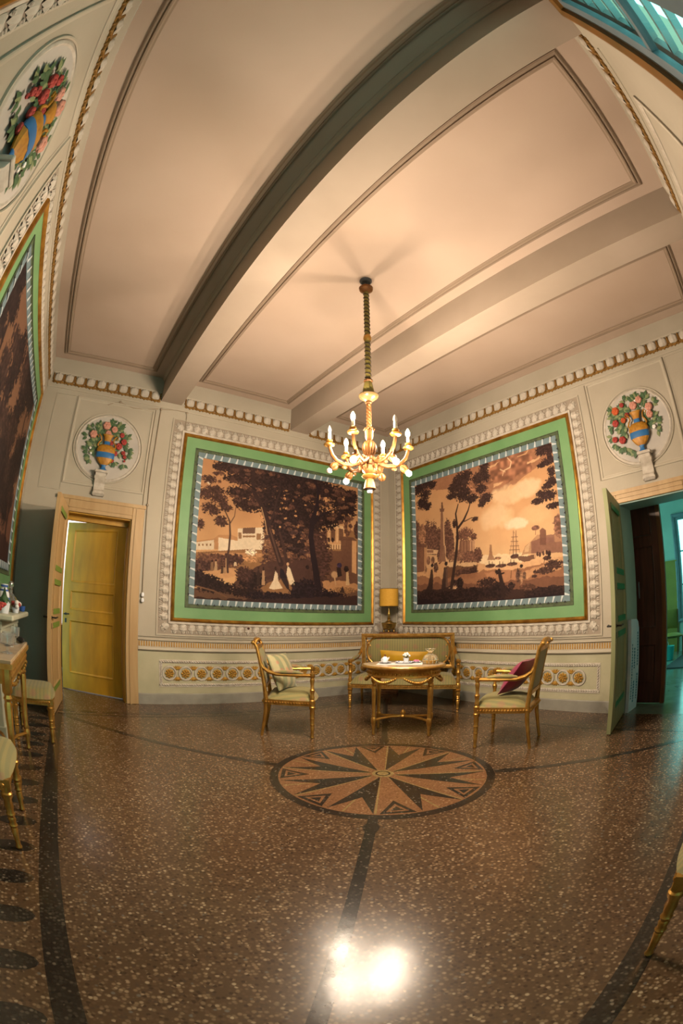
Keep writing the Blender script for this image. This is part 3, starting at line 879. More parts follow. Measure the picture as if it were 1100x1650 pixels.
obj('cabinet_body', MB().cbox(-0.35, 0.35, -0.2, 0.2, 0.05, 0.78, 0.01), MATS['dark_wood'], cab, smooth=False)
obj('cabinet_top', MB().cbox(-0.38, 0.38, -0.23, 0.22, 0.78, 0.81, 0.006), MATS['brown_wood'], cab, smooth=False)
for sx in (-1, 1):
    obj('cabinet_door', MB().cbox(sx * 0.17 - 0.155, sx * 0.17 + 0.155, -0.218, -0.2, 0.1, 0.74, 0.006), MATS['dark_wood'], cab, smooth=False)
    for sy in (-1, 1):
        obj('foot', MB().cbox(sx * 0.3 - 0.03, sx * 0.3 + 0.03, sy * 0.15 - 0.03, sy * 0.15 + 0.03, 0, 0.05, 0.004), MATS['dark_wood'], cab, smooth=False)

# ------------------------------------------------------------------ teal-lit room behind the right doorway
tag(obj('floor_side', MB().box(0.0, 6.0, -6.6, -2.2, -0.1, -0.001), MATS['side_floor'], smooth=False), 'greenish reflecting floor of the room behind the right doorway', 'floor', kind='structure')
sw = MB()
sw.box(5.7, 5.9, -3.55, -2.2, 0, 3.9); sw.box(5.7, 5.9, -6.6, -4.75, 0, 3.9); sw.box(5.7, 5.9, -4.75, -3.55, 0, 0.75); sw.box(5.7, 5.9, -4.75, -3.55, 3.02, 3.9)
sw.box(0.42, 5.9, -6.7, -6.6, 0, 3.9); sw.box(0.42, 1.0, -2.3, -2.2, 0, 3.9); sw.box(5.2, 5.9, -2.3, -2.2, 0, 3.9); sw.box(1.0, 5.2, -2.3, -2.2, 0, 0.4); sw.box(1.0, 5.2, -2.3, -2.2, 3.6, 3.9); sw.box(0.42, 6.0, -6.7, -2.2, 3.9, 4.0)
tag(obj('wall_side', sw, MATS['teal_wall'], smooth=False), 'teal tinted wall of the room behind the right doorway', 'wall', kind='structure')
ws = MB().box(5.672, 5.70, -3.50, -2.3, 0.0, 2.04); ws.box(5.66, 5.70, -3.50, -2.3, 2.04, 2.07)
for z in (0.62, 1.12, 1.58): ws.box(5.664, 5.672, -3.50, -2.3, z, z + 0.015)
tag(obj('trim_15', ws, MATS['olive_wall'], smooth=False), 'olive yellow wainscot beside the window in the room behind the right doorway', 'wainscot', kind='structure')
def window(name, lab, s0, s1, z0, z1, bars_z, bars_s, fm, place, depth=0.05):
    t = thing(name, lab, 'window', kind='structure')
    place(t)
    obj('window_frame', MB().rframe(s0, s1, z0, z1, [(0, -depth), (0, 0.02), (0.06, 0.02), (0.06, -depth)]), MATS[fm], t, smooth=False)
    sb = [s0 + 0.06] + list(bars_s) + [s1 - 0.06]; zb = [z0 + 0.06] + list(bars_z) + [z1 - 0.06]
    for a, b in zip(sb[:-1], sb[1:]):
        for c, d in zip(zb[:-1], zb[1:]):
            obj('pane', MB().box(a, b, 0.004, 0.008, c, d), MATS['pane_glass'], t, smooth=False)
    for z in bars_z: obj('glazing_bar', MB().box(s0 + 0.06, s1 - 0.06, -0.015, 0.03, z - 0.015, z + 0.015), MATS[fm], t, smooth=False)
    for s in bars_s: obj('mullion', MB().box(s - 0.025, s + 0.025, -0.02, 0.04, z0 + 0.06, z1 - 0.06), MATS[fm], t, smooth=False)
    return t
def place_side(o):
    o.location = (5.72, -3.55, 0); o.rotation_euler = (0, 0, -PI / 2)
def place_south(o):
    o.location = (1.0, -2.28, 0); o.rotation_euler = (0, 0, 0)
w3 = window('added_window', 'added wide window, out of view, lighting the room behind the right doorway', 0.0, 4.2, 0.4, 3.6, (1.4, 2.5), (1.05, 2.1, 3.15), 'window_paint', place_south)  # unseen window, added to let more daylight into this room
w2 = window('window_2', 'bright window in the room behind the right doorway', 0.0, 1.20, 0.75, 3.02, (1.5, 2.25), (0.6,), 'window_paint', place_side)
obj('architrave', MB().rframe(-0.09, 1.29, 0.66, 3.11, [(0, 0.02), (0, 0.05), (0.03, 0.06), (0.085, 0.04), (0.09, 0.02)]), MATS['window_paint'], w2, smooth=False)

# ------------------------------------------------------------------ tall window behind the viewer, one leaf swung into the room
w1 = thing('window_1', 'tall window with louvred teal shutters, one casement leaf swung inwards', 'window', kind='structure')
on_wall(w1, 'front')
s0, s1, z0, z1 = WIN_D
obj('window_reveal', MB().rframe(s0 - 0.08, s1 + 0.08, z0 - 0.08, z1 + 0.08, [(0, 0), (0, 0.030), (0.03, 0.040), (0.075, 0.028), (0.08, -0.12)]), MATS['reveal_brown'], w1, smooth=False)
def casement(w, h):
    mb = MB().rframe(0, w, 0, h, [(0, -0.02), (0, 0.02), (0.065, 0.02), (0.065, -0.02), (0, -0.02)])
    return mb
cw = s1 - s0
def make_casement(loc, rz, w, flip=1):
    lf = obj('casement', MB().rframe(0, w, 0, z1 - z0 - 0.02, [(0, -0.02), (0, 0.02), (0.065, 0.02), (0.065, -0.02), (0, -0.02)]).xf(S(flip, 1, 1)), MATS['window_paint'], w1, loc=loc, rz=rz, smooth=False)
    for z in (0.75, 1.45, 2.15, 2.85):
        obj('glazing_bar', MB().box(min(0.06 * flip, (w - 0.06) * flip), max(0.06 * flip, (w - 0.06) * flip), -0.018, 0.018, z - 0.018, z + 0.018), MATS['window_paint'], lf, smooth=False)
    obj('pane', MB().box(min(0.06 * flip, (w - 0.06) * flip), max(0.06 * flip, (w - 0.06) * flip), -0.002, 0.002, 0.06, z1 - z0 - 0.08), MATS['pane_glass'], lf, smooth=False)
    return lf
make_casement((s1 - 0.01, -0.03, z0 + 0.01), math.radians(12), 0.55, -1)
make_casement((s0 + 0.01, 0.02, z0 + 0.01), 0.0, 0.55, 1)
for k, (a, b) in enumerate(((s0 + 0.01, s0 + cw / 2 - 0.005), (s0 + cw / 2 + 0.005, s1 - 0.01))):
    sh = obj('shutter', MB().rframe(a, b, z0, z1, [(0, -0.12), (0, -0.08), (0.05, -0.08), (0.05, -0.12), (0, -0.12)]), MATS['shutter_teal'], w1, smooth=False)
    sl = MB().box(a + 0.05, b - 0.05, -0.03, 0.03, -0.004, 0.004).mesh('slat', MATS['shutter_teal'], False)
    nsl = 24
    for i in range(nsl):
        o = obj('slat', sl, None, sh, loc=(0, 0.10, z0 + 0.09 + i * (z1 - z0 - 0.16) / (nsl - 1)), rot=(math.radians(35), 0, 0))
# flat print of the two wall paintings: [kind, colour, shape, ...] in canvas coordinates
PRINT_A = [["sky","#c48c5b","#e0ab70",0.55],
 ["P","#e9d0a6",[[0.022,0.822],[0.04,0.858],[0.055,0.843],[0.051,0.797]],0],
 ["P","#c08a58",[[-0.005,0.344],[-0.007,0.394],[0.095,0.426],[0.118,0.456],[0.187,0.467],[0.258,0.442],[0.261,0.372]],0],
 ["P","#e9d0a6",[[-0.0,0.386],[0.096,0.418],[0.099,0.35],[0.002,0.336]],0],
 ["P","#e9d0a6",[[0.119,0.439],[0.252,0.427],[0.254,0.362],[0.123,0.344]],0],
 ["P","#e9d0a6",[[0.224,0.517],[0.375,0.55],[0.38,0.387],[0.229,0.367]],0],
 ["P","#6b4733",[[0.252,0.526],[0.323,0.541],[0.325,0.497],[0.253,0.485]],0],
 ["P","#94683f",[[0.254,0.472],[0.325,0.483],[0.326,0.47],[0.254,0.459]],0],
 ["P","#94683f",[[0.332,0.498],[0.358,0.502],[0.359,0.456],[0.334,0.453]],0],
 ["P","#94683f",[[0.228,0.491],[0.246,0.493],[0.248,0.449],[0.23,0.446]],0],
 ["P","#94683f",[[0.014,0.38],[0.022,0.381],[0.023,0.364],[0.014,0.363]],0],
 ["P","#94683f",[[0.033,0.383],[0.042,0.384],[0.042,0.367],[0.034,0.366]],0],
 ["P","#94683f",[[0.053,0.386],[0.062,0.387],[0.063,0.37],[0.054,0.369]],0],
 ["P","#94683f",[[0.074,0.389],[0.082,0.39],[0.083,0.373],[0.074,0.372]],0],
 ["P","#94683f",[[-0.007,0.318],[0.289,0.38],[0.391,0.384],[0.551,0.344],[0.553,0.228],[-0.011,0.15]],0],
 ["P","#c08a58",[[0.05,0.313],[0.117,0.335],[0.38,0.36],[0.363,0.331],[0.051,0.296]],0],
 ["B","#6b4733",[0.102,0.269,0.116,0.06],0.7,26],
 ["B","#4d3228",[0.204,0.294,0.063,0.043],0.7,30],
 ["B","#4d3228",[0.026,0.23,0.066,0.042],0.7,30],
 ["B","#c08a58",[0.305,0.324,0.043,0.04],0.6,40],
 ["B","#e9d0a6",[0.308,0.36,0.032,0.026],0.7,50],
 ["P","#d69f68",[[-0.002,0.184],[0.121,0.207],[0.275,0.245],[0.242,0.194],[0.157,0.155],[-0.0,0.142]],0.4],
 ["P","#c08a58",[[0.225,0.175],[0.365,0.255],[0.555,0.112],[0.405,0.08],[0.226,0.11]],0.4],
 ["P","#94683f",[[0.686,0.658],[0.926,0.626],[1.001,0.596],[1.002,0.162],[0.694,0.121]],0],
 ["P","#d69f68",[[0.707,0.647],[0.908,0.619],[0.909,0.482],[0.709,0.476]],0],
 ["P","#e8bd86",[[0.698,0.66],[0.917,0.636],[0.917,0.61],[0.699,0.636]],0],
 ["P","#6b4733",[[0.746,0.604],[0.775,0.598],[0.777,0.505],[0.747,0.506]],0],
 ["P","#e8bd86",[[0.731,0.616],[0.737,0.617],[0.739,0.49],[0.732,0.489]],0],
 ["P","#6b4733",[[0.802,0.612],[0.832,0.607],[0.833,0.512],[0.803,0.513]],0],
 ["P","#e8bd86",[[0.786,0.625],[0.792,0.626],[0.794,0.497],[0.788,0.496]],0],
 ["P","#6b4733",[[0.858,0.621],[0.89,0.616],[0.891,0.52],[0.859,0.521]],0],
 ["P","#e8bd86",[[0.843,0.634],[0.849,0.635],[0.851,0.505],[0.844,0.504]],0],
 ["P","#6b4733",[[0.694,0.431],[1.001,0.442],[1.002,0.137],[0.698,0.145]],0.15],
 ["P","#94683f",[[0.693,0.474],[0.877,0.483],[0.877,0.468],[0.693,0.46]],0],
 ["P","#e8bd86",[[0.71,0.472],[0.717,0.473],[0.717,0.434],[0.71,0.433]],0],
 ["P","#e8bd86",[[0.726,0.474],[0.734,0.475],[0.734,0.436],[0.727,0.435]],0],
 ["P","#e8bd86",[[0.743,0.476],[0.75,0.477],[0.751,0.438],[0.744,0.437]],0],
 ["P","#e8bd86",[[0.76,0.478],[0.767,0.479],[0.768,0.44],[0.76,0.439]],0],
 ["P","#e8bd86",[[0.777,0.48],[0.784,0.481],[0.785,0.442],[0.777,0.441]],0],
 ["P","#e8bd86",[[0.794,0.482],[0.802,0.483],[0.802,0.444],[0.795,0.443]],0],
 ["P","#e8bd86",[[0.811,0.484],[0.819,0.485],[0.819,0.446],[0.812,0.445]],0],
 ["P","#e8bd86",[[0.829,0.487],[0.836,0.488],[0.837,0.448],[0.829,0.447]],0],
 ["P","#e8bd86",[[0.846,0.489],[0.854,0.49],[0.854,0.45],[0.847,0.449]],0],
 ["P","#e8bd86",[[0.864,0.492],[0.872,0.492],[0.872,0.452],[0.864,0.451]],0],
 ["P","#6b4733",[[0.872,0.537],[0.954,0.549],[0.956,0.185],[0.884,0.181]],0],
 ["P","#d69f68",[[0.954,0.549],[0.987,0.532],[0.988,0.263],[0.955,0.275]],0],
 ["P","#6b4733",[[0.859,0.556],[0.963,0.56],[0.991,0.533],[0.859,0.526]],0],
 ["B","#6b4733",[0.922,0.636,0.028,0.077],0.4,30],
 ["B","#c08a58",[0.931,0.648,0.014,0.051],0.4,40],
 ["B","#2e1d19",[0.912,0.696,0.014,0.015],0.2,40],
 ["B","#4d3228",[0.991,0.621,0.023,0.073],0.5,40],
 ["B","#2e1d19",[0.734,0.509,0.009,0.019],0.3,40],
 ["B","#2e1d19",[0.768,0.513,0.009,0.02],0.3,40],
 ["B","#2e1d19",[0.789,0.517,0.009,0.019],0.3,40],
 ["B","#2e1d19",[0.815,0.52,0.009,0.02],0.3,40],
 ["B","#4d3228",[0.55,0.39,0.177,0.282],0.5,22],
 ["B","#6b4733",[0.491,0.429,0.117,0.186],0.8,46],
 ["B","#2e1d19",[0.585,0.583,0.139,0.241],0.6,26],
 ["B","#4d3228",[0.711,0.361,0.093,0.242],0.6,30],
 ["P","#4d3228",[[0.209,0.13],[0.276,0.215],[0.382,0.288],[0.493,0.346],[0.671,0.333],[0.674,0.073],[0.228,0.036]],0.3],
 ["B","#2e1d19",[0.313,0.161,0.079,0.062],0.6,30],
 ["B","#4d3228",[0.27,0.201,0.049,0.052],0.6,40],
 ["P","#94683f",[[0.368,0.108],[0.44,0.177],[0.554,0.205],[0.586,0.138],[0.555,0.076],[0.387,0.078]],0.4],
 ["P","#c08a58",[[0.747,0.182],[0.862,0.204],[1.002,0.178],[1.002,0.111],[0.756,0.115]],0.4],
 ["B","#3b261f",[0.172,0.963,0.102,0.047],0.75,34],
 ["B","#3b261f",[0.091,0.939,0.035,0.023],0.75,34],
 ["B","#3b261f",[0.265,0.948,0.097,0.066],0.75,34],
 ["B","#3b261f",[0.206,0.877,0.087,0.042],0.75,34],
 ["B","#3b261f",[0.244,0.779,0.095,0.05],0.75,34],
 ["B","#3b261f",[0.285,0.695,0.088,0.045],0.75,34],
 ["B","#3b261f",[0.222,0.715,0.036,0.022],0.75,34],
 ["B","#3b261f",[0.36,0.912,0.1,0.116],0.75,34],
 ["B","#2e1d19",[0.457,0.92,0.119,0.118],0.75,34],
 ["B","#2e1d19",[0.577,0.913,0.142,0.11],0.75,34],
 ["B","#2e1d19",[0.702,0.901,0.149,0.122],0.75,34],
 ["B","#2e1d19",[0.834,0.867,0.129,0.104],0.75,34],
 ["B","#2e1d19",[0.925,0.802,0.066,0.084],0.75,34],
 ["B","#3b261f",[0.348,0.777,0.075,0.084],0.75,34],
 ["B","#2e1d19",[0.444,0.725,0.093,0.133],0.75,34],
 ["B","#2e1d19",[0.563,0.699,0.105,0.155],0.75,34],
 ["B","#2e1d19",[0.665,0.694,0.101,0.128],0.75,34],
 ["B","#2e1d19",[0.77,0.672,0.088,0.08],0.75,34],
 ["B","#2e1d19",[0.858,0.718,0.063,0.051],0.75,34],
 ["B","#2e1d19",[0.43,0.582,0.061,0.102],0.75,34],
 ["B","#2e1d19",[0.515,0.572,0.078,0.123],0.75,34],
 ["B","#2e1d19",[0.948,0.902,0.048,0.053],0.75,34],
 ["B","#6b4733",[0.257,0.953,0.015,0.007],0.9,60],
 ["B","#6b4733",[0.092,0.787,0.018,0.012],0.9,60],
 ["B","#6b4733",[0.252,0.825,0.019,0.013],0.9,60],
 ["B","#5d3e2f",[0.291,0.712,0.019,0.013],0.9,60],
 ["B","#6b4733",[0.768,0.907,0.014,0.015],0.9,60],
 ["B","#6b4733",[0.931,0.689,0.012,0.012],0.9,60],
 ["B","#5d3e2f",[0.648,0.729,0.013,0.009],0.9,60],
 ["B","#54362a",[0.914,0.7,0.025,0.006],0.9,60],
 ["B","#6b4733",[0.313,0.778,0.02,0.01],0.9,60],
 ["B","#6b4733",[0.42,0.669,0.015,0.008],0.9,60],
 ["B","#5d3e2f",[0.287,0.754,0.009,0.011],0.9,60],
 ["B","#6b4733",[0.301,0.828,0.018,0.007],0.9,60],
 ["B","#5d3e2f",[0.645,0.94,0.019,0.011],0.9,60],
 ["B","#54362a",[0.22,0.848,0.012,0.01],0.9,60],
 ["B","#5d3e2f",[0.872,0.933,0.023,0.009],0.9,60],
 ["B","#5d3e2f",[0.57,0.553,0.014,0.008],0.9,60],
 ["B","#54362a",[0.449,0.956,0.01,0.015],0.9,60],
 ["B","#6b4733",[0.307,0.787,0.008,0.009],0.9,60],
 ["B","#6b4733",[0.937,0.711,0.025,0.015],0.9,60],
 ["B","#54362a",[0.651,0.934,0.012,0.011],0.9,60],
 ["B","#5d3e2f",[0.181,0.854,0.012,0.006],0.9,60],
 ["B","#6b4733",[0.105,0.898,0.021,0.011],0.9,60],
 ["B","#5d3e2f",[0.434,0.871,0.01,0.006],0.9,60],
 ["B","#5d3e2f",[0.708,0.784,0.019,0.012],0.9,60],
 ["B","#5d3e2f",[0.564,0.815,0.011,0.011],0.9,60],
 ["B","#5d3e2f",[0.743,0.84,0.017,0.009],0.9,60],
 ["B","#6b4733",[0.406,0.96,0.015,0.012],0.9,60],
 ["B","#5d3e2f",[0.425,0.866,0.009,0.008],0.9,60],
 ["B","#5d3e2f",[0.264,0.924,0.014,0.008],0.9,60],
 ["B","#6b4733",[0.343,0.723,0.016,0.015],0.9,60],
 ["B","#54362a",[0.416,0.515,0.02,0.012],0.9,60],
 ["B","#6b4733",[0.105,0.836,0.01,0.013],0.9,60],
 ["B","#6b4733",[0.869,0.67,0.015,0.011],0.9,60],
 ["B","#6b4733",[0.869,0.864,0.019,0.013],0.9,60],
 ["B","#6b4733",[0.658,0.842,0.024,0.007],0.9,60],
 ["B","#54362a",[0.942,0.651,0.013,0.011],0.9,60],
 ["B","#6b4733",[0.603,0.602,0.019,0.006],0.9,60],
 ["B","#54362a",[0.209,0.788,0.014,0.009],0.9,60],
 ["B","#5d3e2f",[0.403,0.565,0.022,0.006],0.9,60],
 ["B","#6b4733",[0.843,0.929,0.025,0.012],0.9,60],
 ["B","#54362a",[0.846,0.901,0.02,0.015],0.9,60],
 ["B","#54362a",[0.551,0.588,0.015,0.007],0.9,60],
 ["B","#54362a",[0.666,0.918,0.023,0.012],0.9,60],
 ["B","#54362a",[0.183,0.86,0.02,0.009],0.9,60],
 ["B","#54362a",[0.351,0.96,0.015,0.008],0.9,60],
 ["B","#6b4733",[0.947,0.836,0.026,0.011],0.9,60],
 ["B","#6b4733",[0.143,0.695,0.014,0.009],0.9,60],
 ["B","#5d3e2f",[0.826,0.72,0.02,0.016],0.9,60],
 ["B","#6b4733",[0.62,0.526,0.015,0.013],0.9,60],
 ["B","#5d3e2f",[0.213,0.721,0.018,0.008],0.9,60],
 ["B","#5d3e2f",[0.827,0.884,0.022,0.006],0.9,60],
 ["B","#6b4733",[0.328,0.824,0.019,0.011],0.9,60],
 ["B","#6b4733",[0.516,0.715,0.021,0.009],0.9,60],
 ["B","#54362a",[0.738,0.662,0.009,0.006],0.9,60],
 ["B","#6b4733",[0.876,0.79,0.024,0.012],0.9,60],
 ["B","#6b4733",[0.906,0.8,0.021,0.011],0.9,60],
 ["B","#6b4733",[0.191,0.746,0.021,0.009],0.9,60],
 ["B","#54362a",[0.437,0.666,0.02,0.008],0.9,60],
 ["B","#54362a",[0.87,0.845,0.023,0.013],0.9,60],
 ["B","#54362a",[0.85,0.941,0.026,0.008],0.9,60],
 ["B","#6b4733",[0.629,0.814,0.023,0.012],0.9,60],
 ["B","#5d3e2f",[0.517,0.599,0.02,0.013],0.9,60],
 ["B","#54362a",[0.923,0.912,0.028,0.013],0.9,60],
 ["B","#5d3e2f",[0.964,0.938,0.014,0.012],0.9,60],
 ["B","#54362a",[0.854,0.895,0.015,0.016],0.9,60],
 ["B","#6b4733",[0.413,0.668,0.018,0.008],0.9,60],
 ["B","#54362a",[0.256,0.887,0.015,0.01],0.9,60],
 ["B","#6b4733",[0.771,0.808,0.014,0.01],0.9,60],
 ["B","#54362a",[0.08,0.889,0.014,0.01],0.9,60],
 ["B","#6b4733",[0.794,0.839,0.02,0.008],0.9,60],
 ["B","#54362a",[0.136,0.678,0.02,0.011],0.9,60],
 ["B","#6b4733",[0.322,0.956,0.015,0.012],0.9,60],
 ["B","#5d3e2f",[0.474,0.67,0.011,0.008],0.9,60],
 ["B","#5d3e2f",[0.322,0.708,0.014,0.011],0.9,60],
 ["B","#54362a",[0.603,0.627,0.013,0.011],0.9,60],
 ["B","#5d3e2f",[0.193,0.94,0.021,0.007],0.9,60],
 ["B","#54362a",[0.297,0.73,0.012,0.014],0.9,60],
 ["B","#54362a",[0.678,0.625,0.016,0.007],0.9,60],
 ["B","#6b4733",[0.679,0.932,0.02,0.013],0.9,60],
 ["B","#5d3e2f",[0.539,0.725,0.012,0.009],0.9,60],
 ["B","#5d3e2f",[0.497,0.786,0.022,0.008],0.9,60],
 ["B","#6b4733",[0.402,0.624,0.013,0.009],0.9,60],
 ["B","#54362a",[0.417,0.965,0.009,0.015],0.9,60],
 ["B","#54362a",[0.19,0.922,0.019,0.008],0.9,60],
 ["B","#54362a",[0.54,0.737,0.017,0.015],0.9,60],
 ["B","#54362a",[0.455,0.604,0.022,0.01],0.9,60],
 ["B","#54362a",[0.817,0.703,0.013,0.011],0.9,60],
 ["B","#54362a",[0.871,0.85,0.025,0.01],0.9,60],
 ["B","#5d3e2f",[0.711,0.715,0.013,0.014],0.9,60],
 ["B","#6b4733",[0.636,0.823,0.019,0.009],0.9,60],
 ["B","#6b4733",[0.804,0.685,0.025,0.013],0.9,60],
 ["B","#54362a",[0.674,0.684,0.017,0.015],0.9,60],
 ["B","#5d3e2f",[0.897,0.907,0.019,0.012],0.9,60],
 ["B","#5d3e2f",[0.577,0.85,0.02,0.009],0.9,60],
 ["B","#6b4733",[0.579,0.906,0.011,0.016],0.9,60],
 ["B","#c08a58",[0.831,0.771,0.006,0.007],0.9,60],
 ["B","#94683f",[0.557,0.592,0.01,0.005],0.9,60],
 ["B","#c08a58",[0.762,0.848,0.011,0.01],0.9,60],
 ["B","#94683f",[0.825,0.835,0.009,0.008],0.9,60],
 ["B","#c08a58",[0.506,0.715,0.009,0.009],0.9,60],
 ["B","#c08a58",[0.567,0.669,0.009,0.007],0.9,60],
 ["B","#94683f",[0.502,0.852,0.01,0.006],0.9,60],
 ["B","#94683f",[0.794,0.795,0.011,0.008],0.9,60],
 ["B","#94683f",[0.79,0.855,0.008,0.005],0.9,60],
 ["B","#94683f",[0.547,0.783,0.005,0.009],0.9,60],
 ["B","#c08a58",[0.47,0.569,0.008,0.008],0.9,60],
 ["B","#c08a58",[0.889,0.862,0.011,0.009],0.9,60],
 ["B","#94683f",[0.477,0.753,0.008,0.006],0.9,60],
 ["B","#c08a58",[0.469,0.701,0.005,0.01],0.9,60],
 ["B","#94683f",[0.565,0.705,0.005,0.009],0.9,60],
 ["B","#94683f",[0.747,0.611,0.009,0.01],0.9,60],
 ["B","#94683f",[0.818,0.718,0.005,0.007],0.9,60],
 ["B","#94683f",[0.583,0.588,0.01,0.011],0.9,60],
 ["B","#c08a58",[0.503,0.64,0.01,0.01],0.9,60],
 ["B","#c08a58",[0.758,0.617,0.009,0.006],0.9,60],
 ["B","#94683f",[0.882,0.731,0.006,0.006],0.9,60],
 ["B","#94683f",[0.489,0.716,0.007,0.007],0.9,60],
 ["B","#c08a58",[0.628,0.764,0.009,0.005],0.9,60],
 ["B","#c08a58",[0.494,0.791,0.007,0.01],0.9,60],
 ["B","#94683f",[0.892,0.731,0.008,0.009],0.9,60],
 ["B","#94683f",[0.894,0.883,0.007,0.008],0.9,60],
 ["B","#5a3b2c",[0.392,0.523,0.017,0.013],0.9,60],
 ["B","#7a5238",[0.651,0.462,0.02,0.014],0.9,60],
 ["B","#46302a",[0.609,0.544,0.015,0.01],0.9,60],
 ["B","#46302a",[0.392,0.378,0.008,0.014],0.9,60],
 ["B","#7a5238",[0.591,0.475,0.012,0.012],0.9,60],
 ["B","#8a6042",[0.401,0.534,0.018,0.011],0.9,60],
 ["B","#5a3b2c",[0.439,0.405,0.014,0.013],0.9,60],
 ["B","#8a6042",[0.395,0.443,0.014,0.007],0.9,60],
 ["B","#5a3b2c",[0.554,0.518,0.014,0.01],0.9,60],
 ["B","#5a3b2c",[0.592,0.343,0.011,0.009],0.9,60],
 ["B","#5a3b2c",[0.536,0.435,0.014,0.015],0.9,60],
 ["B","#7a5238",[0.526,0.361,0.018,0.012],0.9,60],
 ["B","#8a6042",[0.663,0.557,0.015,0.007],0.9,60],
 ["B","#7a5238",[0.618,0.36,0.016,0.006],0.9,60],
 ["B","#8a6042",[0.619,0.55,0.011,0.006],0.9,60],
 ["B","#8a6042",[0.521,0.351,0.015,0.013],0.9,60],
 ["B","#7a5238",[0.535,0.382,0.018,0.009],0.9,60],
 ["B","#5a3b2c",[0.499,0.569,0.008,0.01],0.9,60],
 ["B","#7a5238",[0.411,0.449,0.011,0.014],0.9,60],
 ["B","#8a6042",[0.657,0.379,0.017,0.014],0.9,60],
 ["B","#7a5238",[0.408,0.532,0.018,0.011],0.9,60],
 ["B","#5a3b2c",[0.53,0.558,0.015,0.012],0.9,60],
 ["B","#7a5238",[0.529,0.433,0.009,0.01],0.9,60],
 ["B","#5a3b2c",[0.423,0.531,0.013,0.012],0.9,60],
 ["B","#7a5238",[0.426,0.41,0.014,0.006],0.9,60],
 ["B","#46302a",[0.399,0.485,0.016,0.012],0.9,60],
 ["B","#5a3b2c",[0.656,0.554,0.015,0.009],0.9,60],
 ["B","#46302a",[0.558,0.535,0.02,0.012],0.9,60],
 ["B","#8a6042",[0.397,0.413,0.011,0.012],0.9,60],
 ["B","#46302a",[0.547,0.422,0.018,0.008],0.9,60],
 ["B","#5a3b2c",[0.435,0.318,0.015,0.011],0.9,60],
 ["B","#8a6042",[0.557,0.509,0.011,0.015],0.9,60],
 ["B","#8a6042",[0.609,0.501,0.01,0.007],0.9,60],
 ["B","#7a5238",[0.665,0.587,0.008,0.016],0.9,60],
 ["B","#8a6042",[0.633,0.411,0.011,0.009],0.9,60],
 ["B","#8a6042",[0.658,0.491,0.016,0.016],0.9,60],
 ["B","#5a3b2c",[0.507,0.441,0.017,0.007],0.9,60],
 ["B","#8a6042",[0.401,0.553,0.012,0.013],0.9,60],
 ["B","#5a3b2c",[0.545,0.326,0.014,0.015],0.9,60],
 ["B","#7a5238",[0.424,0.47,0.016,0.012],0.9,60],
 ["B","#46302a",[0.525,0.334,0.014,0.006],0.9,60],
 ["B","#8a6042",[0.432,0.445,0.016,0.006],0.9,60],
 ["B","#46302a",[0.414,0.524,0.015,0.013],0.9,60],
 ["B","#5a3b2c",[0.634,0.507,0.019,0.01],0.9,60],
 ["B","#5a3b2c",[0.642,0.565,0.018,0.017],0.9,60],
 ["B","#46302a",[0.62,0.403,0.02,0.01],0.9,60],
 ["B","#c08a58",[0.712,0.852,0.017,0.02],1.0,60],
 ["B","#c08a58",[0.768,0.833,0.022,0.015],1.0,60],
 ["B","#c08a58",[0.697,0.719,0.017,0.02],1.0,60],
 ["B","#c08a58",[0.417,0.52,0.019,0.023],1.0,60],
 ["B","#c08a58",[0.361,0.63,0.015,0.023],1.0,60],
 ["B","#53372b",[0.045,0.841,0.042,0.031],0.9,44],
 ["B","#53372b",[0.028,0.734,0.048,0.04],0.9,44],
 ["B","#53372b",[0.085,0.768,0.055,0.032],0.9,44],
 ["B","#53372b",[0.105,0.718,0.049,0.036],0.9,44],
 ["B","#53372b",[0.068,0.631,0.048,0.044],0.9,44],
 ["B","#53372b",[0.131,0.554,0.038,0.035],0.9,44],
 ["B","#53372b",[0.15,0.655,0.035,0.026],0.9,44],
 ["B","#53372b",[0.017,0.513,0.02,0.035],0.9,44],
 ["L","#4f372c",[[0.179,0.205,0.0122],[0.172,0.299,0.0102],[0.18,0.365,0.0112],[0.183,0.466,0.0105],[0.176,0.562,0.0082],[0.144,0.637,0.0056],[0.106,0.692,0.0035]]],
 ["L","#5d4333",[[0.177,0.54,0.0052],[0.202,0.602,0.0043],[0.206,0.666,0.0029]]],
 ["L","#cf9f6c",[[0.169,0.212,0.0042],[0.166,0.298,0.0034]]],
 ["L","#3a2620",[[0.483,0.299,0.034],[0.45,0.401,0.0302],[0.417,0.501,0.0294],[0.391,0.608,0.0302],[0.35,0.721,0.0276],[0.309,0.792,0.0239],[0.291,0.882,0.0202],[0.3,0.98,0.0151]]],
 ["L","#5a3f31",[[0.475,0.312,0.0113],[0.434,0.458,0.0094],[0.404,0.564,0.0074]]],
 ["L","#3a2620",[[0.4,0.554,0.0147],[0.428,0.651,0.0113],[0.446,0.773,0.0091],[0.467,0.849,0.0058]]],
 ["L","#2e1d19",[[0.316,0.817,0.011],[0.262,0.852,0.0072],[0.226,0.853,0.0036]]],
 ["L","#432c24",[[0.52,0.317,0.0193],[0.495,0.43,0.0155],[0.469,0.528,0.0113]]],
 ["L","#c59868",[[0.354,0.694,0.0044],[0.38,0.597,0.0044],[0.395,0.507,0.0037]]],
 ["L","#26181a",[[0.723,0.123,0.0457],[0.704,0.265,0.0406],[0.682,0.406,0.0365],[0.668,0.524,0.0332],[0.674,0.646,0.0291],[0.705,0.775,0.0233],[0.711,0.902,0.0195],[0.683,0.988,0.0127]]],
 ["L","#26181a",[[0.678,0.608,0.0166],[0.727,0.695,0.0127],[0.783,0.739,0.0087],[0.857,0.789,0.0058]]],
 ["P","#b98e63",[[0.374,0.236],[0.386,0.237],[0.392,0.132],[0.372,0.131]],0],
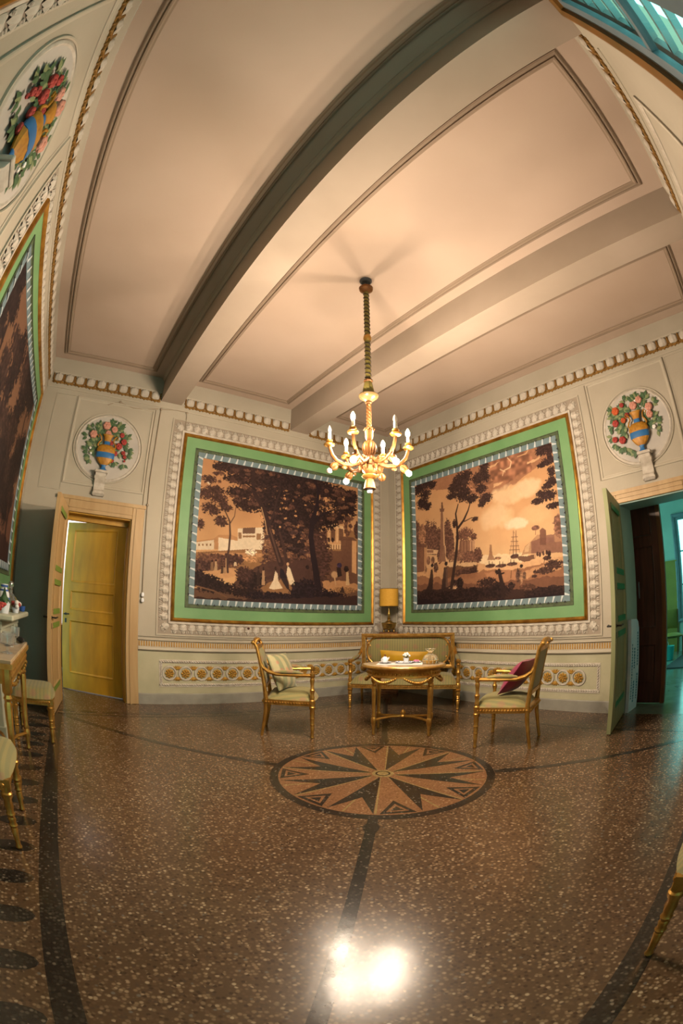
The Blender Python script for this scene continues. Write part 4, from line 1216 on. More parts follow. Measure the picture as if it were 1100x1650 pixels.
 ["B","#3a241c",[0.38,0.252,0.005,0.014],0.1,30],
 ["P","#3b2820",[[0.345,0.237],[0.357,0.238],[0.363,0.134],[0.343,0.133]],0],
 ["B","#3a241c",[0.351,0.253,0.005,0.013],0.1,30],
 ["P","#8e6a49",[[0.086,0.263],[0.097,0.264],[0.103,0.205],[0.085,0.203]],0],
 ["B","#3a241c",[0.092,0.272,0.005,0.008],0.1,30],
 ["P","#c19a6c",[[0.106,0.269],[0.117,0.271],[0.123,0.211],[0.105,0.209]],0],
 ["B","#3a241c",[0.112,0.279,0.005,0.008],0.1,30],
 ["P","#3b2820",[[0.142,0.232],[0.153,0.233],[0.158,0.193],[0.14,0.192]],0],
 ["B","#3a241c",[0.147,0.239,0.005,0.005],0.1,30],
 ["P","#a98259",[[0.155,0.234],[0.166,0.235],[0.171,0.195],[0.153,0.193]],0],
 ["B","#3a241c",[0.161,0.24,0.005,0.005],0.1,30],
 ["P","#6b4a36",[[0.02,0.247],[0.031,0.248],[0.036,0.21],[0.018,0.208]],0],
 ["B","#3a241c",[0.025,0.254,0.005,0.005],0.1,30],
 ["P","#d9b88a",[[0.213,0.279],[0.224,0.28],[0.229,0.253],[0.21,0.251]],0],
 ["B","#3a241c",[0.218,0.283,0.005,0.004],0.1,30],
 ["P","#e4c79c",[[0.45,0.241],[0.465,0.224],[0.47,0.17],[0.498,0.118],[0.442,0.105],[0.415,0.112],[0.44,0.173]],0],
 ["B","#3a241c",[0.454,0.26,0.009,0.014],0.1,30],
 ["P","#241a1d",[[0.48,0.267],[0.499,0.255],[0.531,0.166],[0.54,0.102],[0.52,0.12],[0.497,0.163],[0.477,0.207]],0],
 ["P","#e9cda0",[[0.525,0.285],[0.541,0.268],[0.566,0.183],[0.578,0.151],[0.539,0.148],[0.518,0.225]],0],
 ["B","#d2a070",[0.525,0.299,0.009,0.014],0.1,30],
 ["P","#4a3026",[[0.635,0.259],[0.663,0.27],[0.672,0.205],[0.661,0.138],[0.645,0.137],[0.632,0.192]],0],
 ["B","#2a1a16",[0.649,0.288,0.012,0.016],0.1,30],
 ["L","#d6ab74",[[0.657,0.157,0.0063],[0.653,0.128,0.0049]]],
 ["B","#c79a6a",[0.831,0.246,0.026,0.03],0.2,30],
 ["L","#c79a6a",[[0.831,0.226,0.0104],[0.84,0.168,0.0069]]],
 ["P","#2b1c18",[[0.844,0.306],[0.874,0.308],[0.884,0.24],[0.853,0.228]],0],
 ["B","#3a2a3c",[0.865,0.323,0.018,0.02],0.2,30],
 ["P","#d2a974",[[0.914,0.282],[0.928,0.283],[0.938,0.169],[0.911,0.167]],0],
 ["B","#2b1c18",[0.914,0.297,0.018,0.025],0.3,40],
 ["P","#5d3d2c",[[-0.008,0.075],[0.091,0.076],[0.228,0.067],[0.369,0.073],[0.555,0.076],[1.002,0.127],[1.003,-0.04],[-0.004,-0.079]],0.35],
 ["B","#2e1d19",[0.073,0.117,0.088,0.059],0.6,30],
 ["B","#2e1d19",[0.029,0.154,0.046,0.042],0.7,36],
 ["B","#2e1d19",[0.158,0.099,0.075,0.039],0.7,36],
 ["B","#2e1d19",[0.28,0.071,0.093,0.031],0.8,44],
 ["B","#26181a",[0.443,0.051,0.152,0.036],0.8,44],
 ["B","#26181a",[0.634,0.094,0.089,0.103],0.6,30],
 ["B","#26181a",[0.777,0.068,0.129,0.067],0.7,34],
 ["B","#94683f",[0.906,0.128,0.082,0.024],0.9,50],
 ["P","#3a2520",[[-0.006,0.017],[0.16,0.014],[0.406,0.035],[1.002,0.087],[1.003,-0.04],[-0.004,-0.079]],0.35],
 ["L","#7d573a",[[0.011,0.094,0.0066],[0.108,0.069,0.0079],[0.177,0.032,0.0051]]],
 ["P","#26181a",[[0.867,0.106],[0.889,0.161],[0.902,0.107]],0]]
PRINT_B = [["sky","#d79d66","#e8b87f",0.5],
 ["P","#a9734f",[[-0.015,0.971],[0.279,1.012],[0.607,1.047],[0.814,1.041],[1.009,1.057],[0.989,0.888],[0.904,0.864],[0.815,0.813],[0.75,0.78],[0.676,0.757],[0.603,0.714],[0.499,0.77],[0.367,0.857],[0.172,0.905],[-0.0,0.912]],0.55],
 ["B","#9d6848",[0.721,0.912,0.16,0.118],0.45,14],
 ["B","#a9734f",[0.514,0.861,0.093,0.066],0.6,20],
 ["B","#ecc08b",[0.705,0.713,0.145,0.079],0.5,16],
 ["B","#f0c794",[0.824,0.731,0.088,0.069],0.5,18],
 ["B","#ecc08b",[0.615,0.579,0.141,0.098],0.5,14],
 ["B","#e6b47c",[0.847,0.545,0.107,0.075],0.5,16],
 ["B","#f2d2a4",[0.738,0.506,0.09,0.042],0.5,22],
 ["P","#e3b07a",[[0.648,1.032],[0.7,1.047],[0.711,1.032],[0.659,1.004]],0.3],
 ["P","#e3b07a",[[0.568,0.95],[0.668,0.963],[0.641,0.944],[0.576,0.928]],0.3],
 ["P","#e3b07a",[[0.609,0.809],[0.676,0.82],[0.654,0.795],[0.612,0.789]],0.3],
 ["P","#e3b07a",[[0.839,0.904],[0.925,0.919],[0.908,0.898],[0.838,0.886]],0.3],
 ["P","#e3b07a",[[0.567,0.742],[0.626,0.744],[0.582,0.724]],0.3],
 ["L","#e8bd8a",[[0.718,0.974,0.0048],[0.74,0.938,0.0063],[0.728,0.901,0.0078],[0.686,0.891,0.0056],[0.675,0.858,0.004]]],
 ["L","#e8bd8a",[[0.663,0.908,0.0049],[0.694,0.88,0.0048]]],
 ["L","#dca872",[[0.782,0.96,0.0039],[0.837,0.963,0.0061],[0.86,0.992,0.0038]]],
 ["P","#f0cd98",[[0.478,0.335],[0.796,0.304],[0.792,0.213],[0.475,0.23]],0.3],
 ["P","#d29b66",[[-0.014,0.358],[0.434,0.295],[0.6,0.236],[0.793,0.241],[1.007,0.247],[1.003,-0.007],[-0.017,0.048]],0.3],
 ["P","#e2ae78",[[0.518,0.238],[0.737,0.25],[0.902,0.253],[0.989,0.23],[0.865,0.202],[0.715,0.169]],0.4],
 ["B","#6b4836",[0.016,0.525,0.033,0.167],0.5,40],
 ["B","#6b4836",[0.096,0.495,0.046,0.163],0.5,40],
 ["B","#6b4836",[0.148,0.501,0.04,0.151],0.5,40],
 ["B","#6b4836",[0.197,0.462,0.029,0.139],0.5,40],
 ["B","#6b4836",[0.265,0.479,0.038,0.165],0.5,40],
 ["B","#6b4836",[0.288,0.436,0.023,0.126],0.5,40],
 ["P","#8a5f46",[[0.216,0.728],[0.236,0.723],[0.238,0.445],[0.201,0.451]],0],
 ["P","#d8a673",[[0.231,0.725],[0.237,0.723],[0.239,0.445],[0.228,0.447]],0],
 ["P","#7a523d",[[0.206,0.741],[0.246,0.731],[0.24,0.707],[0.21,0.714]],0],
 ["P","#6b4634",[[0.223,0.787],[0.233,0.784],[0.236,0.733],[0.219,0.738]],0],
 ["P","#8a5f46",[[0.201,0.451],[0.245,0.444],[0.243,0.366],[0.261,0.32],[0.174,0.332],[0.194,0.373]],0],
 ["P","#dcab78",[[0.236,0.446],[0.245,0.444],[0.243,0.366],[0.261,0.32],[0.242,0.323]],0],
 ["P","#e0b07c",[[0.084,0.446],[0.185,0.419],[0.175,0.391],[0.083,0.405]],0],
 ["P","#8a6045",[[0.094,0.434],[0.146,0.426],[0.145,0.406],[0.094,0.414]],0],
 ["P","#d9a873",[[0.073,0.407],[0.175,0.381],[0.153,0.285],[0.071,0.295]],0],
 ["B","#8a6045",[0.103,0.352,0.016,0.035],0.1,20],
 ["B","#8a6045",[0.139,0.347,0.015,0.03],0.1,20],
 ["P","#7a4f39",[[-0.001,0.486],[0.085,0.471],[0.081,0.269],[-0.004,0.268]],0.1],
 ["P","#c48f60",[[0.07,0.494],[0.096,0.48],[0.081,0.249],[0.065,0.25]],0],
 ["B","#a06f4d",[0.055,0.569,0.032,0.083],0.4,36],
 ["P","#6b4634",[[-0.011,0.508],[0.096,0.48],[0.089,0.455],[-0.012,0.477]],0],
 ["P","#93664a",[[0.35,0.463],[0.461,0.452],[0.453,0.348],[0.337,0.361]],0.1],
 ["P","#c9966a",[[0.426,0.449],[0.461,0.452],[0.453,0.348],[0.422,0.352]],0],
 ["L","#6f4a37",[[0.358,0.457,0.0049],[0.356,0.368,0.0049]]],
 ["L","#6f4a37",[[0.381,0.453,0.0049],[0.378,0.364,0.0049]]],
 ["L","#6f4a37",[[0.403,0.449,0.0048],[0.4,0.361,0.0048]]],
 ["L","#6f4a37",[[0.439,0.442,0.0048],[0.436,0.355,0.0048]]],
 ["B","#7a523d",[0.387,0.504,0.062,0.047],0.8,46],
 ["B","#6b4634",[0.453,0.472,0.021,0.023],0.8,50],
 ["B","#7a523d",[0.413,0.331,0.086,0.041],0.8,46],
 ["B","#6b4634",[0.478,0.335,0.029,0.063],0.5,40],
 ["B","#8a6045",[0.323,0.359,0.055,0.043],0.7,40],
 ["P","#e0b27d",[[0.251,0.312],[0.468,0.291],[0.459,0.26],[0.25,0.278]],0.3],
 ["P","#70492f",[[0.241,0.289],[0.476,0.266],[0.452,0.179],[0.249,0.192]],0.3],
 ["B","#54372a",[0.379,0.224,0.062,0.037],0.7,44],
 ["B","#3c261e",[0.445,0.225,0.026,0.041],0.6,50],
 ["P","#a0714f",[[0.561,0.397],[0.573,0.395],[0.575,0.328],[0.593,0.285],[0.54,0.293],[0.554,0.331]],0],
 ["B","#9a6b4b",[0.61,0.296,0.024,0.011],0.6,40],
 ["L","#6d4a38",[[0.709,0.302,0.0046],[0.717,0.463,0.0031]]],
 ["L","#6d4a38",[[0.726,0.298,0.0046],[0.734,0.46,0.0031]]],
 ["L","#7c5741",[[0.703,0.423,0.0034],[0.741,0.418,0.0034]]],
 ["L","#7c5741",[[0.698,0.394,0.0035],[0.743,0.387,0.0034]]],
 ["L","#7c5741",[[0.692,0.364,0.0034],[0.746,0.357,0.0034]]],
 ["L","#7c5741",[[0.687,0.339,0.0035],[0.748,0.331,0.0034]]],
 ["L","#8d6549",[[0.724,0.453,0.0019],[0.751,0.303,0.0019]]],
 ["L","#8d6549",[[0.72,0.454,0.0019],[0.686,0.314,0.0019]]],
 ["B","#5d3e30",[0.716,0.292,0.027,0.017],0.3,40],
 ["P","#b98a60",[[0.758,0.289],[0.783,0.348],[0.822,0.374],[0.86,0.408],[0.882,0.404],[0.868,0.291],[0.777,0.294]],0],
 ["P","#dcb07c",[[0.783,0.339],[0.814,0.367],[0.804,0.31],[0.777,0.307]],0],
 ["P","#8d604a",[[0.821,0.37],[0.873,0.384],[0.996,0.368],[1.001,0.268],[0.818,0.292]],0.1],
 ["P","#7a503d",[[0.876,0.434],[0.892,0.447],[0.912,0.426],[0.907,0.333],[0.871,0.34]],0],
 ["P","#936650",[[0.91,0.394],[0.956,0.392],[1.002,0.395],[0.998,0.339],[0.907,0.349]],0],
 ["P","#b88660",[[0.957,0.408],[1.002,0.403],[0.998,0.339],[0.956,0.343]],0],
 ["B","#7d5440",[0.852,0.455,0.025,0.016],0.2,30],
 ["L","#7d5440",[[0.852,0.447,0.0029],[0.849,0.41,0.0029]]],
 ["B","#8a5f48",[0.984,0.439,0.028,0.072],0.6,30],
 ["P","#6d4836",[[0.731,0.285],[0.832,0.285],[0.838,0.259],[0.775,0.245],[0.741,0.258]],0.2],
 ["B","#c9986b",[0.839,0.275,0.007,0.02],0.1,20],
 ["B","#4a3026",[0.854,0.285,0.007,0.016],0.3,30],
 ["B","#4a3026",[0.868,0.279,0.007,0.016],0.3,30],
 ["B","#4a3026",[0.889,0.283,0.007,0.016],0.3,30],
 ["B","#4a3026",[0.907,0.284,0.007,0.016],0.3,30],
 ["B","#4a3026",[0.909,0.251,0.024,0.016],0.4,40],
 ["L","#4a3026",[[0.895,0.246,0.0035],[0.886,0.215,0.0028]]],
 ["L","#4a3026",[[0.927,0.24,0.0034],[0.932,0.212,0.0028]]],
 ["B","#3a241c",[0.921,0.277,0.011,0.02],0.3,30],
 ["B","#c9986b",[0.897,0.29,0.006,0.016],0.1,30],
 ["B","#5a3c2e",[0.559,0.25,0.033,0.014],0.3,40],
 ["L","#4a3026",[[0.552,0.26,0.0049],[0.552,0.283,0.0041]]],
 ["L","#4a3026",[[0.572,0.258,0.0048],[0.573,0.275,0.0041]]],
 ["B","#5a3c2e",[0.628,0.241,0.036,0.013],0.3,40],
 ["L","#4a3026",[[0.62,0.25,0.0048],[0.621,0.272,0.004]]],
 ["L","#4a3026",[[0.64,0.248,0.0048],[0.641,0.265,0.0039]]],
 ["B","#5a3c2e",[0.699,0.243,0.034,0.013],0.3,40],
 ["L","#4a3026",[[0.691,0.253,0.0046],[0.692,0.274,0.0038]]],
 ["L","#4a3026",[[0.711,0.25,0.0046],[0.711,0.267,0.0038]]],
 ["P","#9a6745",[[-0.015,0.238],[0.249,0.201],[0.517,0.225],[0.716,0.198],[0.901,0.225],[1.01,0.18],[1.012,-0.106],[-0.034,-0.055]],0.4],
 ["P","#b87f55",[[0.517,0.207],[0.647,0.208],[0.753,0.176],[0.695,0.125],[0.556,0.145]],0.4],
 ["P","#cb9463",[[0.753,0.176],[0.901,0.213],[0.998,0.209],[0.986,0.171],[0.863,0.161],[0.771,0.141]],0.4],
 ["B","#4c3226",[0.946,0.205,0.055,0.028],0.8,44],
 ["B","#4c3226",[0.888,0.174,0.056,0.02],0.8,44],
 ["P","#7a5038",[[-0.016,0.176],[0.295,0.158],[0.515,0.127],[0.826,0.134],[1.008,0.129],[1.012,-0.106],[-0.034,-0.055]],0.45],
 ["P","#3a261f",[[-0.033,0.116],[0.15,0.127],[0.341,0.121],[0.514,0.082],[0.674,0.076],[0.824,0.072],[1.005,0.063],[1.011,-0.125],[-0.034,-0.081]],0.45],
 ["B","#2e1d19",[0.15,0.063,0.19,0.045],0.6,30],
 ["B","#2e1d19",[0.429,0.067,0.166,0.046],0.7,34],
 ["B","#2e1d19",[0.595,0.075,0.086,0.052],0.7,36],
 ["B","#2e1d19",[0.894,0.036,0.117,0.036],0.7,36],
 ["B","#5d3d2c",[0.788,0.081,0.044,0.02],0.8,44],
 ["P","#26181a",[[-0.033,0.053],[0.513,0.011],[1.015,0.023],[1.011,-0.125],[-0.034,-0.081]],0.35],
 ["B","#38241d",[0.536,0.134,0.065,0.036],0.9,60],
 ["L","#33211b",[[0.638,0.036,0.0274],[0.632,0.115,0.0255],[0.622,0.168,0.0241],[0.615,0.212,0.0196]]],
 ["L","#33211b",[[0.62,0.116,0.0098],[0.585,0.146,0.0064],[0.557,0.158,0.0041]]],
 ["L","#33211b",[[0.622,0.185,0.01],[0.646,0.191,0.0078]]],
 ["B","#33211b",[0.607,0.204,0.016,0.013],0.6,44],
 ["B","#33211b",[0.69,0.099,0.023,0.026],0.5,40],
 ["B","#5c4030",[0.738,0.162,0.019,0.05],0.5,40],
 ["B","#a07450",[0.752,0.143,0.011,0.042],0.4,40],
 ["B","#33211b",[0.755,0.222,0.011,0.013],0.3,30],
 ["B","#7a5840",[0.771,0.157,0.011,0.029],0.6,40],
 ["L","#33211b",[[0.688,0.151,0.0031],[0.693,0.202,0.0023]]],
 ["B","#4a3026",[0.83,0.146,0.018,0.01],0.5,40],
 ["P","#2e1f1a",[[0.122,0.274],[0.138,0.282],[0.141,0.187],[0.13,0.104],[0.063,0.099],[0.1,0.157]],0.1],
 ["B","#2e1f1a",[0.133,0.308,0.011,0.015],0.2,30],
 ["P","#372621",[[0.226,0.281],[0.25,0.278],[0.252,0.129],[0.199,0.099],[0.215,0.205]],0.1],
 ["P","#6b4c3a",[[0.241,0.279],[0.255,0.258],[0.252,0.129],[0.238,0.13]],0],
 ["B","#2e1f1a",[0.244,0.308,0.012,0.016],0.2,30],
 ["B","#5c4030",[0.163,0.289,0.02,0.039],0.5,40],
 ["B","#8a6346",[0.081,0.284,0.009,0.026],0.2,30],
 ["B","#4a3228",[0.309,0.152,0.028,0.028],0.6,44],
 ["B","#c29468",[0.295,0.125,0.028,0.014],0.8,60],
 ["B","#2e1f1a",[0.346,0.153,0.023,0.042],0.4,40],
 ["B","#2e1f1a",[0.3,0.167,0.011,0.012],0.2,30],
 ["L","#3b2820",[[0.281,0.126,0.0234],[0.302,0.252,0.0211],[0.324,0.382,0.0197],[0.337,0.499,0.0184],[0.336,0.596,0.0141],[0.33,0.67,0.0112],[0.352,0.738,0.0069]]],
 ["L","#3b2820",[[0.344,0.56,0.0156],[0.387,0.608,0.0138],[0.422,0.672,0.0097],[0.443,0.728,0.0062]]],
 ["L","#3b2820",[[0.392,0.598,0.0063],[0.446,0.614,0.0044],[0.489,0.594,0.003]]],
 ["B","#3f2a22",[0.325,0.87,0.047,0.039],0.8,50],
 ["B","#3f2a22",[0.308,0.814,0.042,0.025],0.8,50],
 ["B","#3f2a22",[0.38,0.913,0.055,0.064],0.8,50],
 ["B","#3f2a22",[0.428,0.928,0.04,0.053],0.8,50],
 ["B","#3f2a22",[0.393,0.81,0.063,0.058],0.8,50],
 ["B","#3f2a22",[0.454,0.754,0.044,0.033],0.8,50],
 ["B","#3f2a22",[0.507,0.888,0.039,0.047],0.8,50],
 ["B","#3f2a22",[0.556,0.954,0.034,0.047],0.8,50],
 ["B","#3f2a22",[0.559,0.885,0.029,0.042],0.8,50],
 ["B","#3f2a22",[0.528,0.809,0.038,0.032],0.8,50],
 ["B","#3f2a22",[0.549,0.728,0.046,0.037],0.8,50],
 ["B","#3f2a22",[0.521,0.694,0.025,0.018],0.8,50],
 ["B","#3f2a22",[0.468,0.599,0.021,0.014],0.8,50],
 ["B","#3f2a22",[0.317,0.6,0.014,0.029],0.8,50],
 ["B","#3a2620",[0.04,0.954,0.054,0.065],0.8,46],
 ["B","#3a2620",[0.112,0.976,0.042,0.037],0.8,46],
 ["B","#3a2620",[0.158,0.946,0.031,0.031],0.8,46],
 ["B","#3a2620",[0.092,0.886,0.047,0.042],0.8,46],
 ["B","#3a2620",[0.063,0.814,0.048,0.047],0.8,46],
 ["B","#3a2620",[0.105,0.787,0.036,0.031],0.8,46],
 ["B","#3f2922",[0.954,0.979,0.043,0.039],0.8,50],
 ["B","#3f2922",[0.986,0.932,0.028,0.051],0.8,50],
 ["B","#3f2922",[0.928,0.945,0.033,0.03],0.8,50],
 ["B","#3f2922",[0.972,0.872,0.042,0.029],0.8,50],
 ["B","#3f2922",[0.933,0.854,0.036,0.017],0.8,50],
 ["B","#3f2922",[0.979,0.796,0.024,0.033],0.8,50],
 ["B","#3f2922",[0.969,0.731,0.032,0.029],0.8,50],
 ["B","#3f2922",[0.941,0.706,0.028,0.02],0.8,50],
 ["B","#3f2922",[0.912,0.663,0.042,0.025],0.8,50],
 ["B","#3f2922",[0.875,0.623,0.033,0.02],0.8,50],
 ["B","#3f2922",[0.957,0.642,0.035,0.032],0.8,50],
 ["B","#3f2922",[0.966,0.573,0.038,0.02],0.8,50],
 ["B","#3f2922",[0.927,0.634,0.028,0.02],0.8,50]]
# ------------------------------------------------------------------ the wall paintings
def vnoise(X, Y, seed):
    r = np.random.RandomState(seed)
    G = r.rand(64, 64)
    xi, yi = np.floor(X).astype(int), np.floor(Y).astype(int)
    fx, fy = X - xi, Y - yi
    fx, fy = fx * fx * (3 - 2 * fx), fy * fy * (3 - 2 * fy)
    g = lambda i, j: G[i % 64, j % 64]
    return (g(xi, yi) * (1 - fx) + g(xi + 1, yi) * fx) * (1 - fy) + (g(xi, yi + 1) * (1 - fx) + g(xi + 1, yi + 1) * fx) * fy
def fbm(X, Y, f, seed, octs=3):
    s, a, t = 0, 1.0, 0
    for k in range(octs):
        s = s + a * vnoise(X * f * 2 ** k, Y * f * 2 ** k, seed + k); t += a; a *= 0.55
    return s / t
def paint_print(ops, asp, nx, nz, gain=1.0):
    s, t = np.meshgrid((np.arange(nx) + 0.5) / nx, (np.arange(nz) + 0.5) / nz)
    X, Y = s * asp, t
    img = np.zeros((nz, nx, 3))
    px = 1.0 / nz
    L = lambda c: np.array(lin(c))
    lum = lambda c: 0.3 * c[0] + 0.6 * c[1] + 0.1 * c[2]
    def put(m, c, sel):
        w = np.clip(m, 0, 1)[..., None]
        img[sel] = img[sel] * (1 - w) + c * w
    for k, op in enumerate(ops):
        kind = op[0]
        if kind == 'sky':
            g = np.clip(1 - t, 0, 1)
            n = fbm(X, Y * 2.2, 4, 11) - 0.5
            w = np.clip(g * 1.3 - 0.15 + n * op[3], 0, 1)[..., None]
            img[:] = L(op[1]) * (1 - w) + L(op[2]) * w
            continue
        c = L(op[1])
        if kind == 'P':
            P_ = np.array(op[2]); rough = op[3] if len(op) > 3 else 0
            pad = 0.03 + 0.05 * rough
        elif kind == 'L':
            P_ = np.array(op[2])[:, :2]; pad = 0.03; rough = 0
        else:
            cs, ct, rs, rt = op[2]; pad = 0.0
            e = 1.25 + 0.4 * op[3]
            P_ = np.array([(cs - rs * e, ct - rt * e), (cs + rs * e, ct + rt * e)])
        i0, i1 = max(0, int((P_[:, 0].min() - pad) * nx)), min(nx, int((P_[:, 0].max() + pad) * nx) + 2)
        j0, j1 = max(0, int((P_[:, 1].min() - pad) * nz)), min(nz, int((P_[:, 1].max() + pad) * nz) + 2)
        if i1 <= i0 or j1 <= j0: continue
        sel = (slice(j0, j1), slice(i0, i1))
        x, y = X[sel], Y[sel]
        if kind == 'P':
            xs, ys = x, y
            if rough:
                xs = x + (fbm(x, y, 22, 100 + k) - 0.5) * 0.09 * rough; ys = y + (fbm(x, y, 22, 300 + k) - 0.5) * 0.09 * rough
            q = P_ * np.array([asp, 1.0])
            ins = np.zeros(xs.shape, bool)
            for a in range(len(q)):
                x1, y1 = q[a]; x2, y2 = q[(a + 1) % len(q)]
                if y1 == y2: continue
                ins ^= ((y1 > ys) != (y2 > ys)) & (xs < (x2 - x1) * (ys - y1) / (y2 - y1) + x1)
            put(ins.astype(float) * 0.94, c * (0.86 + 0.28 * fbm(x, y, 60, 500 + k))[..., None], sel)
        elif kind == 'L':
            best = np.full(x.shape, -1.0)
            for a, b in zip(op[2][:-1], op[2][1:]):
                ax, ay, bx, by = a[0] * asp, a[1], b[0] * asp, b[1]
                dx, dy = bx - ax, by - ay
                u = np.clip(((x - ax) * dx + (y - ay) * dy) / max(1e-9, dx * dx + dy * dy), 0, 1)
                d = np.hypot(x - ax - u * dx, y - ay - u * dy)
                w = (a[2] + (b[2] - a[2]) * u) * asp * 0.5
                best = np.maximum(best, (w - d) / px + 0.5)
            put(best, c * (0.85 + 0.3 * fbm(x, y, 70, 700 + k))[..., None], sel)
        else:
            amp, fr = op[3], op[4]
            v = 1 - ((x / asp - cs) / rs) ** 2 - ((y - ct) / rt) ** 2
            soft = lum(c) > 0.25 and amp <= 0.5
            n = fbm(x, y, fr, 900 + k) - 0.5 if soft else 0.45 * (fbm(x, y, fr * 0.7, 900 + k) - 0.5) + 0.75 * (vnoise(x * fr * 2.6, y * fr * 3.4, 950 + k) - 0.5)
            m = (v + amp * 2.2 * n - 0.12 * amp) * (1.6 if soft else 4.5) + (0.1 if soft else 0.5)
            tone = (0.94 + 0.12 * fbm(x, y, fr * 1.9, 1200 + k)) if soft else 0.60 + 1.35 * vnoise(x * fr * 2.3, y * fr * 3.0, 1200 + k) ** 1.8
            put(m, c * tone[..., None], sel)
            if lum(c) < 0.16 and amp >= 0.6 and rs > 0.012:
                rg = np.random.RandomState(2000 + k)
                nd = int(min(170, 26 + 9000 * rs * rt))
                for q in range(nd):
                    th = rg.rand() * 2 * PI; rad = math.sqrt(rg.rand()) * 1.12
                    x0, y0 = (cs + rs * rad * math.cos(th)) * asp, ct + rt * rad * math.sin(th)
                    ln, wd, an = 0.006 + 0.007 * rg.rand(), 0.0022 + 0.0022 * rg.rand(), -0.5 + rg.randn() * 0.7
                    a0, a1 = int((x0 - ln) / asp * nx), int((x0 + ln) / asp * nx) + 2
                    b0_, b1_ = int((y0 - ln) * nz), int((y0 + ln) * nz) + 2
                    if a0 < 0 or b0_ < 0 or a1 > nx or b1_ > nz: continue
                    se = (slice(b0_, b1_), slice(a0, a1))
                    dx, dy = X[se] - x0, Y[se] - y0
                    u_, v_ = dx * math.cos(an) + dy * math.sin(an), -dx * math.sin(an) + dy * math.cos(an)
                    mm_ = (1 - (u_ / ln) ** 2 - (v_ / wd) ** 2) * 1.6 + 0.2
                    put(mm_, c * (0.65 + 1.1 * rg.rand() ** 2), se)
    tone = 0.93 + 0.14 * fbm(X, Y, 9, 5) + 0.05 * (fbm(X * 3, Y, 90, 6) - 0.5)
    return np.clip(img * tone[..., None] * gain, 0, 1)

def canvas_mesh(w, h, img):
    nz, nx, _ = img.shape
    xs = np.linspace(0, w, nx); zs = np.linspace(0, h, nz)
    Xv, Zv = np.meshgrid(xs, zs)
    co = np.stack([Xv, np.zeros_like(Xv), Zv], -1).reshape(-1, 3)
    i = np.arange(nx - 1); j = np.arange(nz - 1)
    I, J = np.meshgrid(i, j)
    a = (J * nx + I).ravel()
    faces = np.stack([a, a + 1, a + nx + 1, a + nx], 1)
    me = bpy.data.meshes.new('canvas')
    me.vertices.add(len(co)); me.vertices.foreach_set('co', co.ravel())
    me.loops.add(faces.size); me.loops.foreach_set('vertex_index', faces.ravel())
    me.polygons.add(len(faces)); me.polygons.foreach_set('loop_start', np.arange(0, faces.size, 4)); me.polygons.foreach_set('loop_total', np.full(len(faces), 4))
    me.update()
    at = me.color_attributes.new('paint', 'FLOAT_COLOR', 'POINT')
    rgba = np.ones((nx * nz, 4)); rgba[:, :3] = img.reshape(-1, 3)
    at.data.foreach_set('color', rgba.ravel())
    me.materials.append(MATS['canvas_print'])
    return me

fold_me = MB().add([(-0.012, 0, -0.036), (0.020, 0, -0.036), (0.030, -0.010, 0.034), (0.016, -0.010, 0.040), (0.004, -0.008, 0.0)], [(0, 1, 4), (1, 2, 4), (2, 3, 4), (3, 0, 4)]).mesh('ribbon_fold', MATS['ribbon_white'], False)
notch_me = MB().add([(-0.022, 0, 0.052), (0.022, 0, 0.052), (0.0, -0.003, 0.024)], [(0, 1, 2)]).mesh('ribbon_notch', MATS['ribbon_dark'], False)
def wall_painting(wall, pic, img, label, gilt='gilt_frame'):
    a0, a1, b0, b1 = pic
    t = thing('wall_painting', label, 'painting', group='large wall paintings in green borders')
    on_wall(t, wall)
    obj('gilt_frame', MB().rframe(a0, a1, b0, b1, [(0, 0), (0, 0.030), (0.008, 0.042), (0.020, 0.046), (0.032, 0.036), (0.040, 0.026), (0.046, 0.020)]), MATS[gilt], t, angle=50)
    obj('green_border', MB().rframe(a0 + 0.04, a1 - 0.04, b0 + 0.04, b1 - 0.04, [(0, 0.018), (0.148, 0.016)]), MATS['green_paint'], t, smooth=False)
    obj('olive_band', MB().rframe(a0 + 0.186, a1 - 0.186, b0 + 0.186, b1 - 0.186, [(0, 0.016), (0.002, 0.024), (0.010, 0.024), (0.012, 0.014), (0.062, 0.012)]), MATS['olive_band'], t, smooth=False)
    rb = obj('ribbon_border', MB().rframe(a0 + 0.236, a1 - 0.236, b0 + 0.236, b1 - 0.236, [(0, 0.014), (0.002, 0.018), (0.074, 0.018), (0.078, 0.010)]), MATS['ribbon_blue'], t, smooth=False)
    m = 0.275
    for side, (p, q, fx, ang) in enumerate(((a0 + m, a1 - m, b1 - m, 0.0), (a0 + m, a1 - m, b0 + m, PI), (b0 + m, b1 - m, a1 - m, PI / 2), (b0 + m, b1 - m, a0 + m, -PI / 2))):
        n = round((q - p) / 0.119)
        for k in range(n):
            c = p + (k + 0.5) * (q - p) / n
            loc = (c, -0.0185, fx) if side < 2 else (fx, -0.0185, c)
            obj('ribbon_fold', fold_me, None, rb, loc=loc, rot=(0, ang, 0))
            obj('ribbon_notch', notch_me, None, rb, loc=loc if side < 0 else ((c + 0.03, -0.0185, fx) if side < 2 else (fx, -0.0185, c + 0.03)), rot=(0, ang, 0))
    c0, c1, e0, e1 = a0 + 0.308, a1 - 0.308, b0 + 0.300, b1 - 0.285
    me = canvas_mesh(c1 - c0, e1 - e0, img)
    obj('canvas', me, None, t, loc=(c0, -0.012, e0))
    obj('backing', MB().box(a0 + 0.02, a1 - 0.02, -0.008, 0, b0 + 0.02, b1 - 0.02), MATS['olive_band'], t, smooth=False)
    return t
PGAIN = np.array([0.80, 0.84, 0.98])
wall_painting('back', PIC_A, paint_print(PRINT_A, 2.655 / 1.96, 460, 340, PGAIN), 'brown landscape painting with tall trees and white-clad figures on the sofa wall')
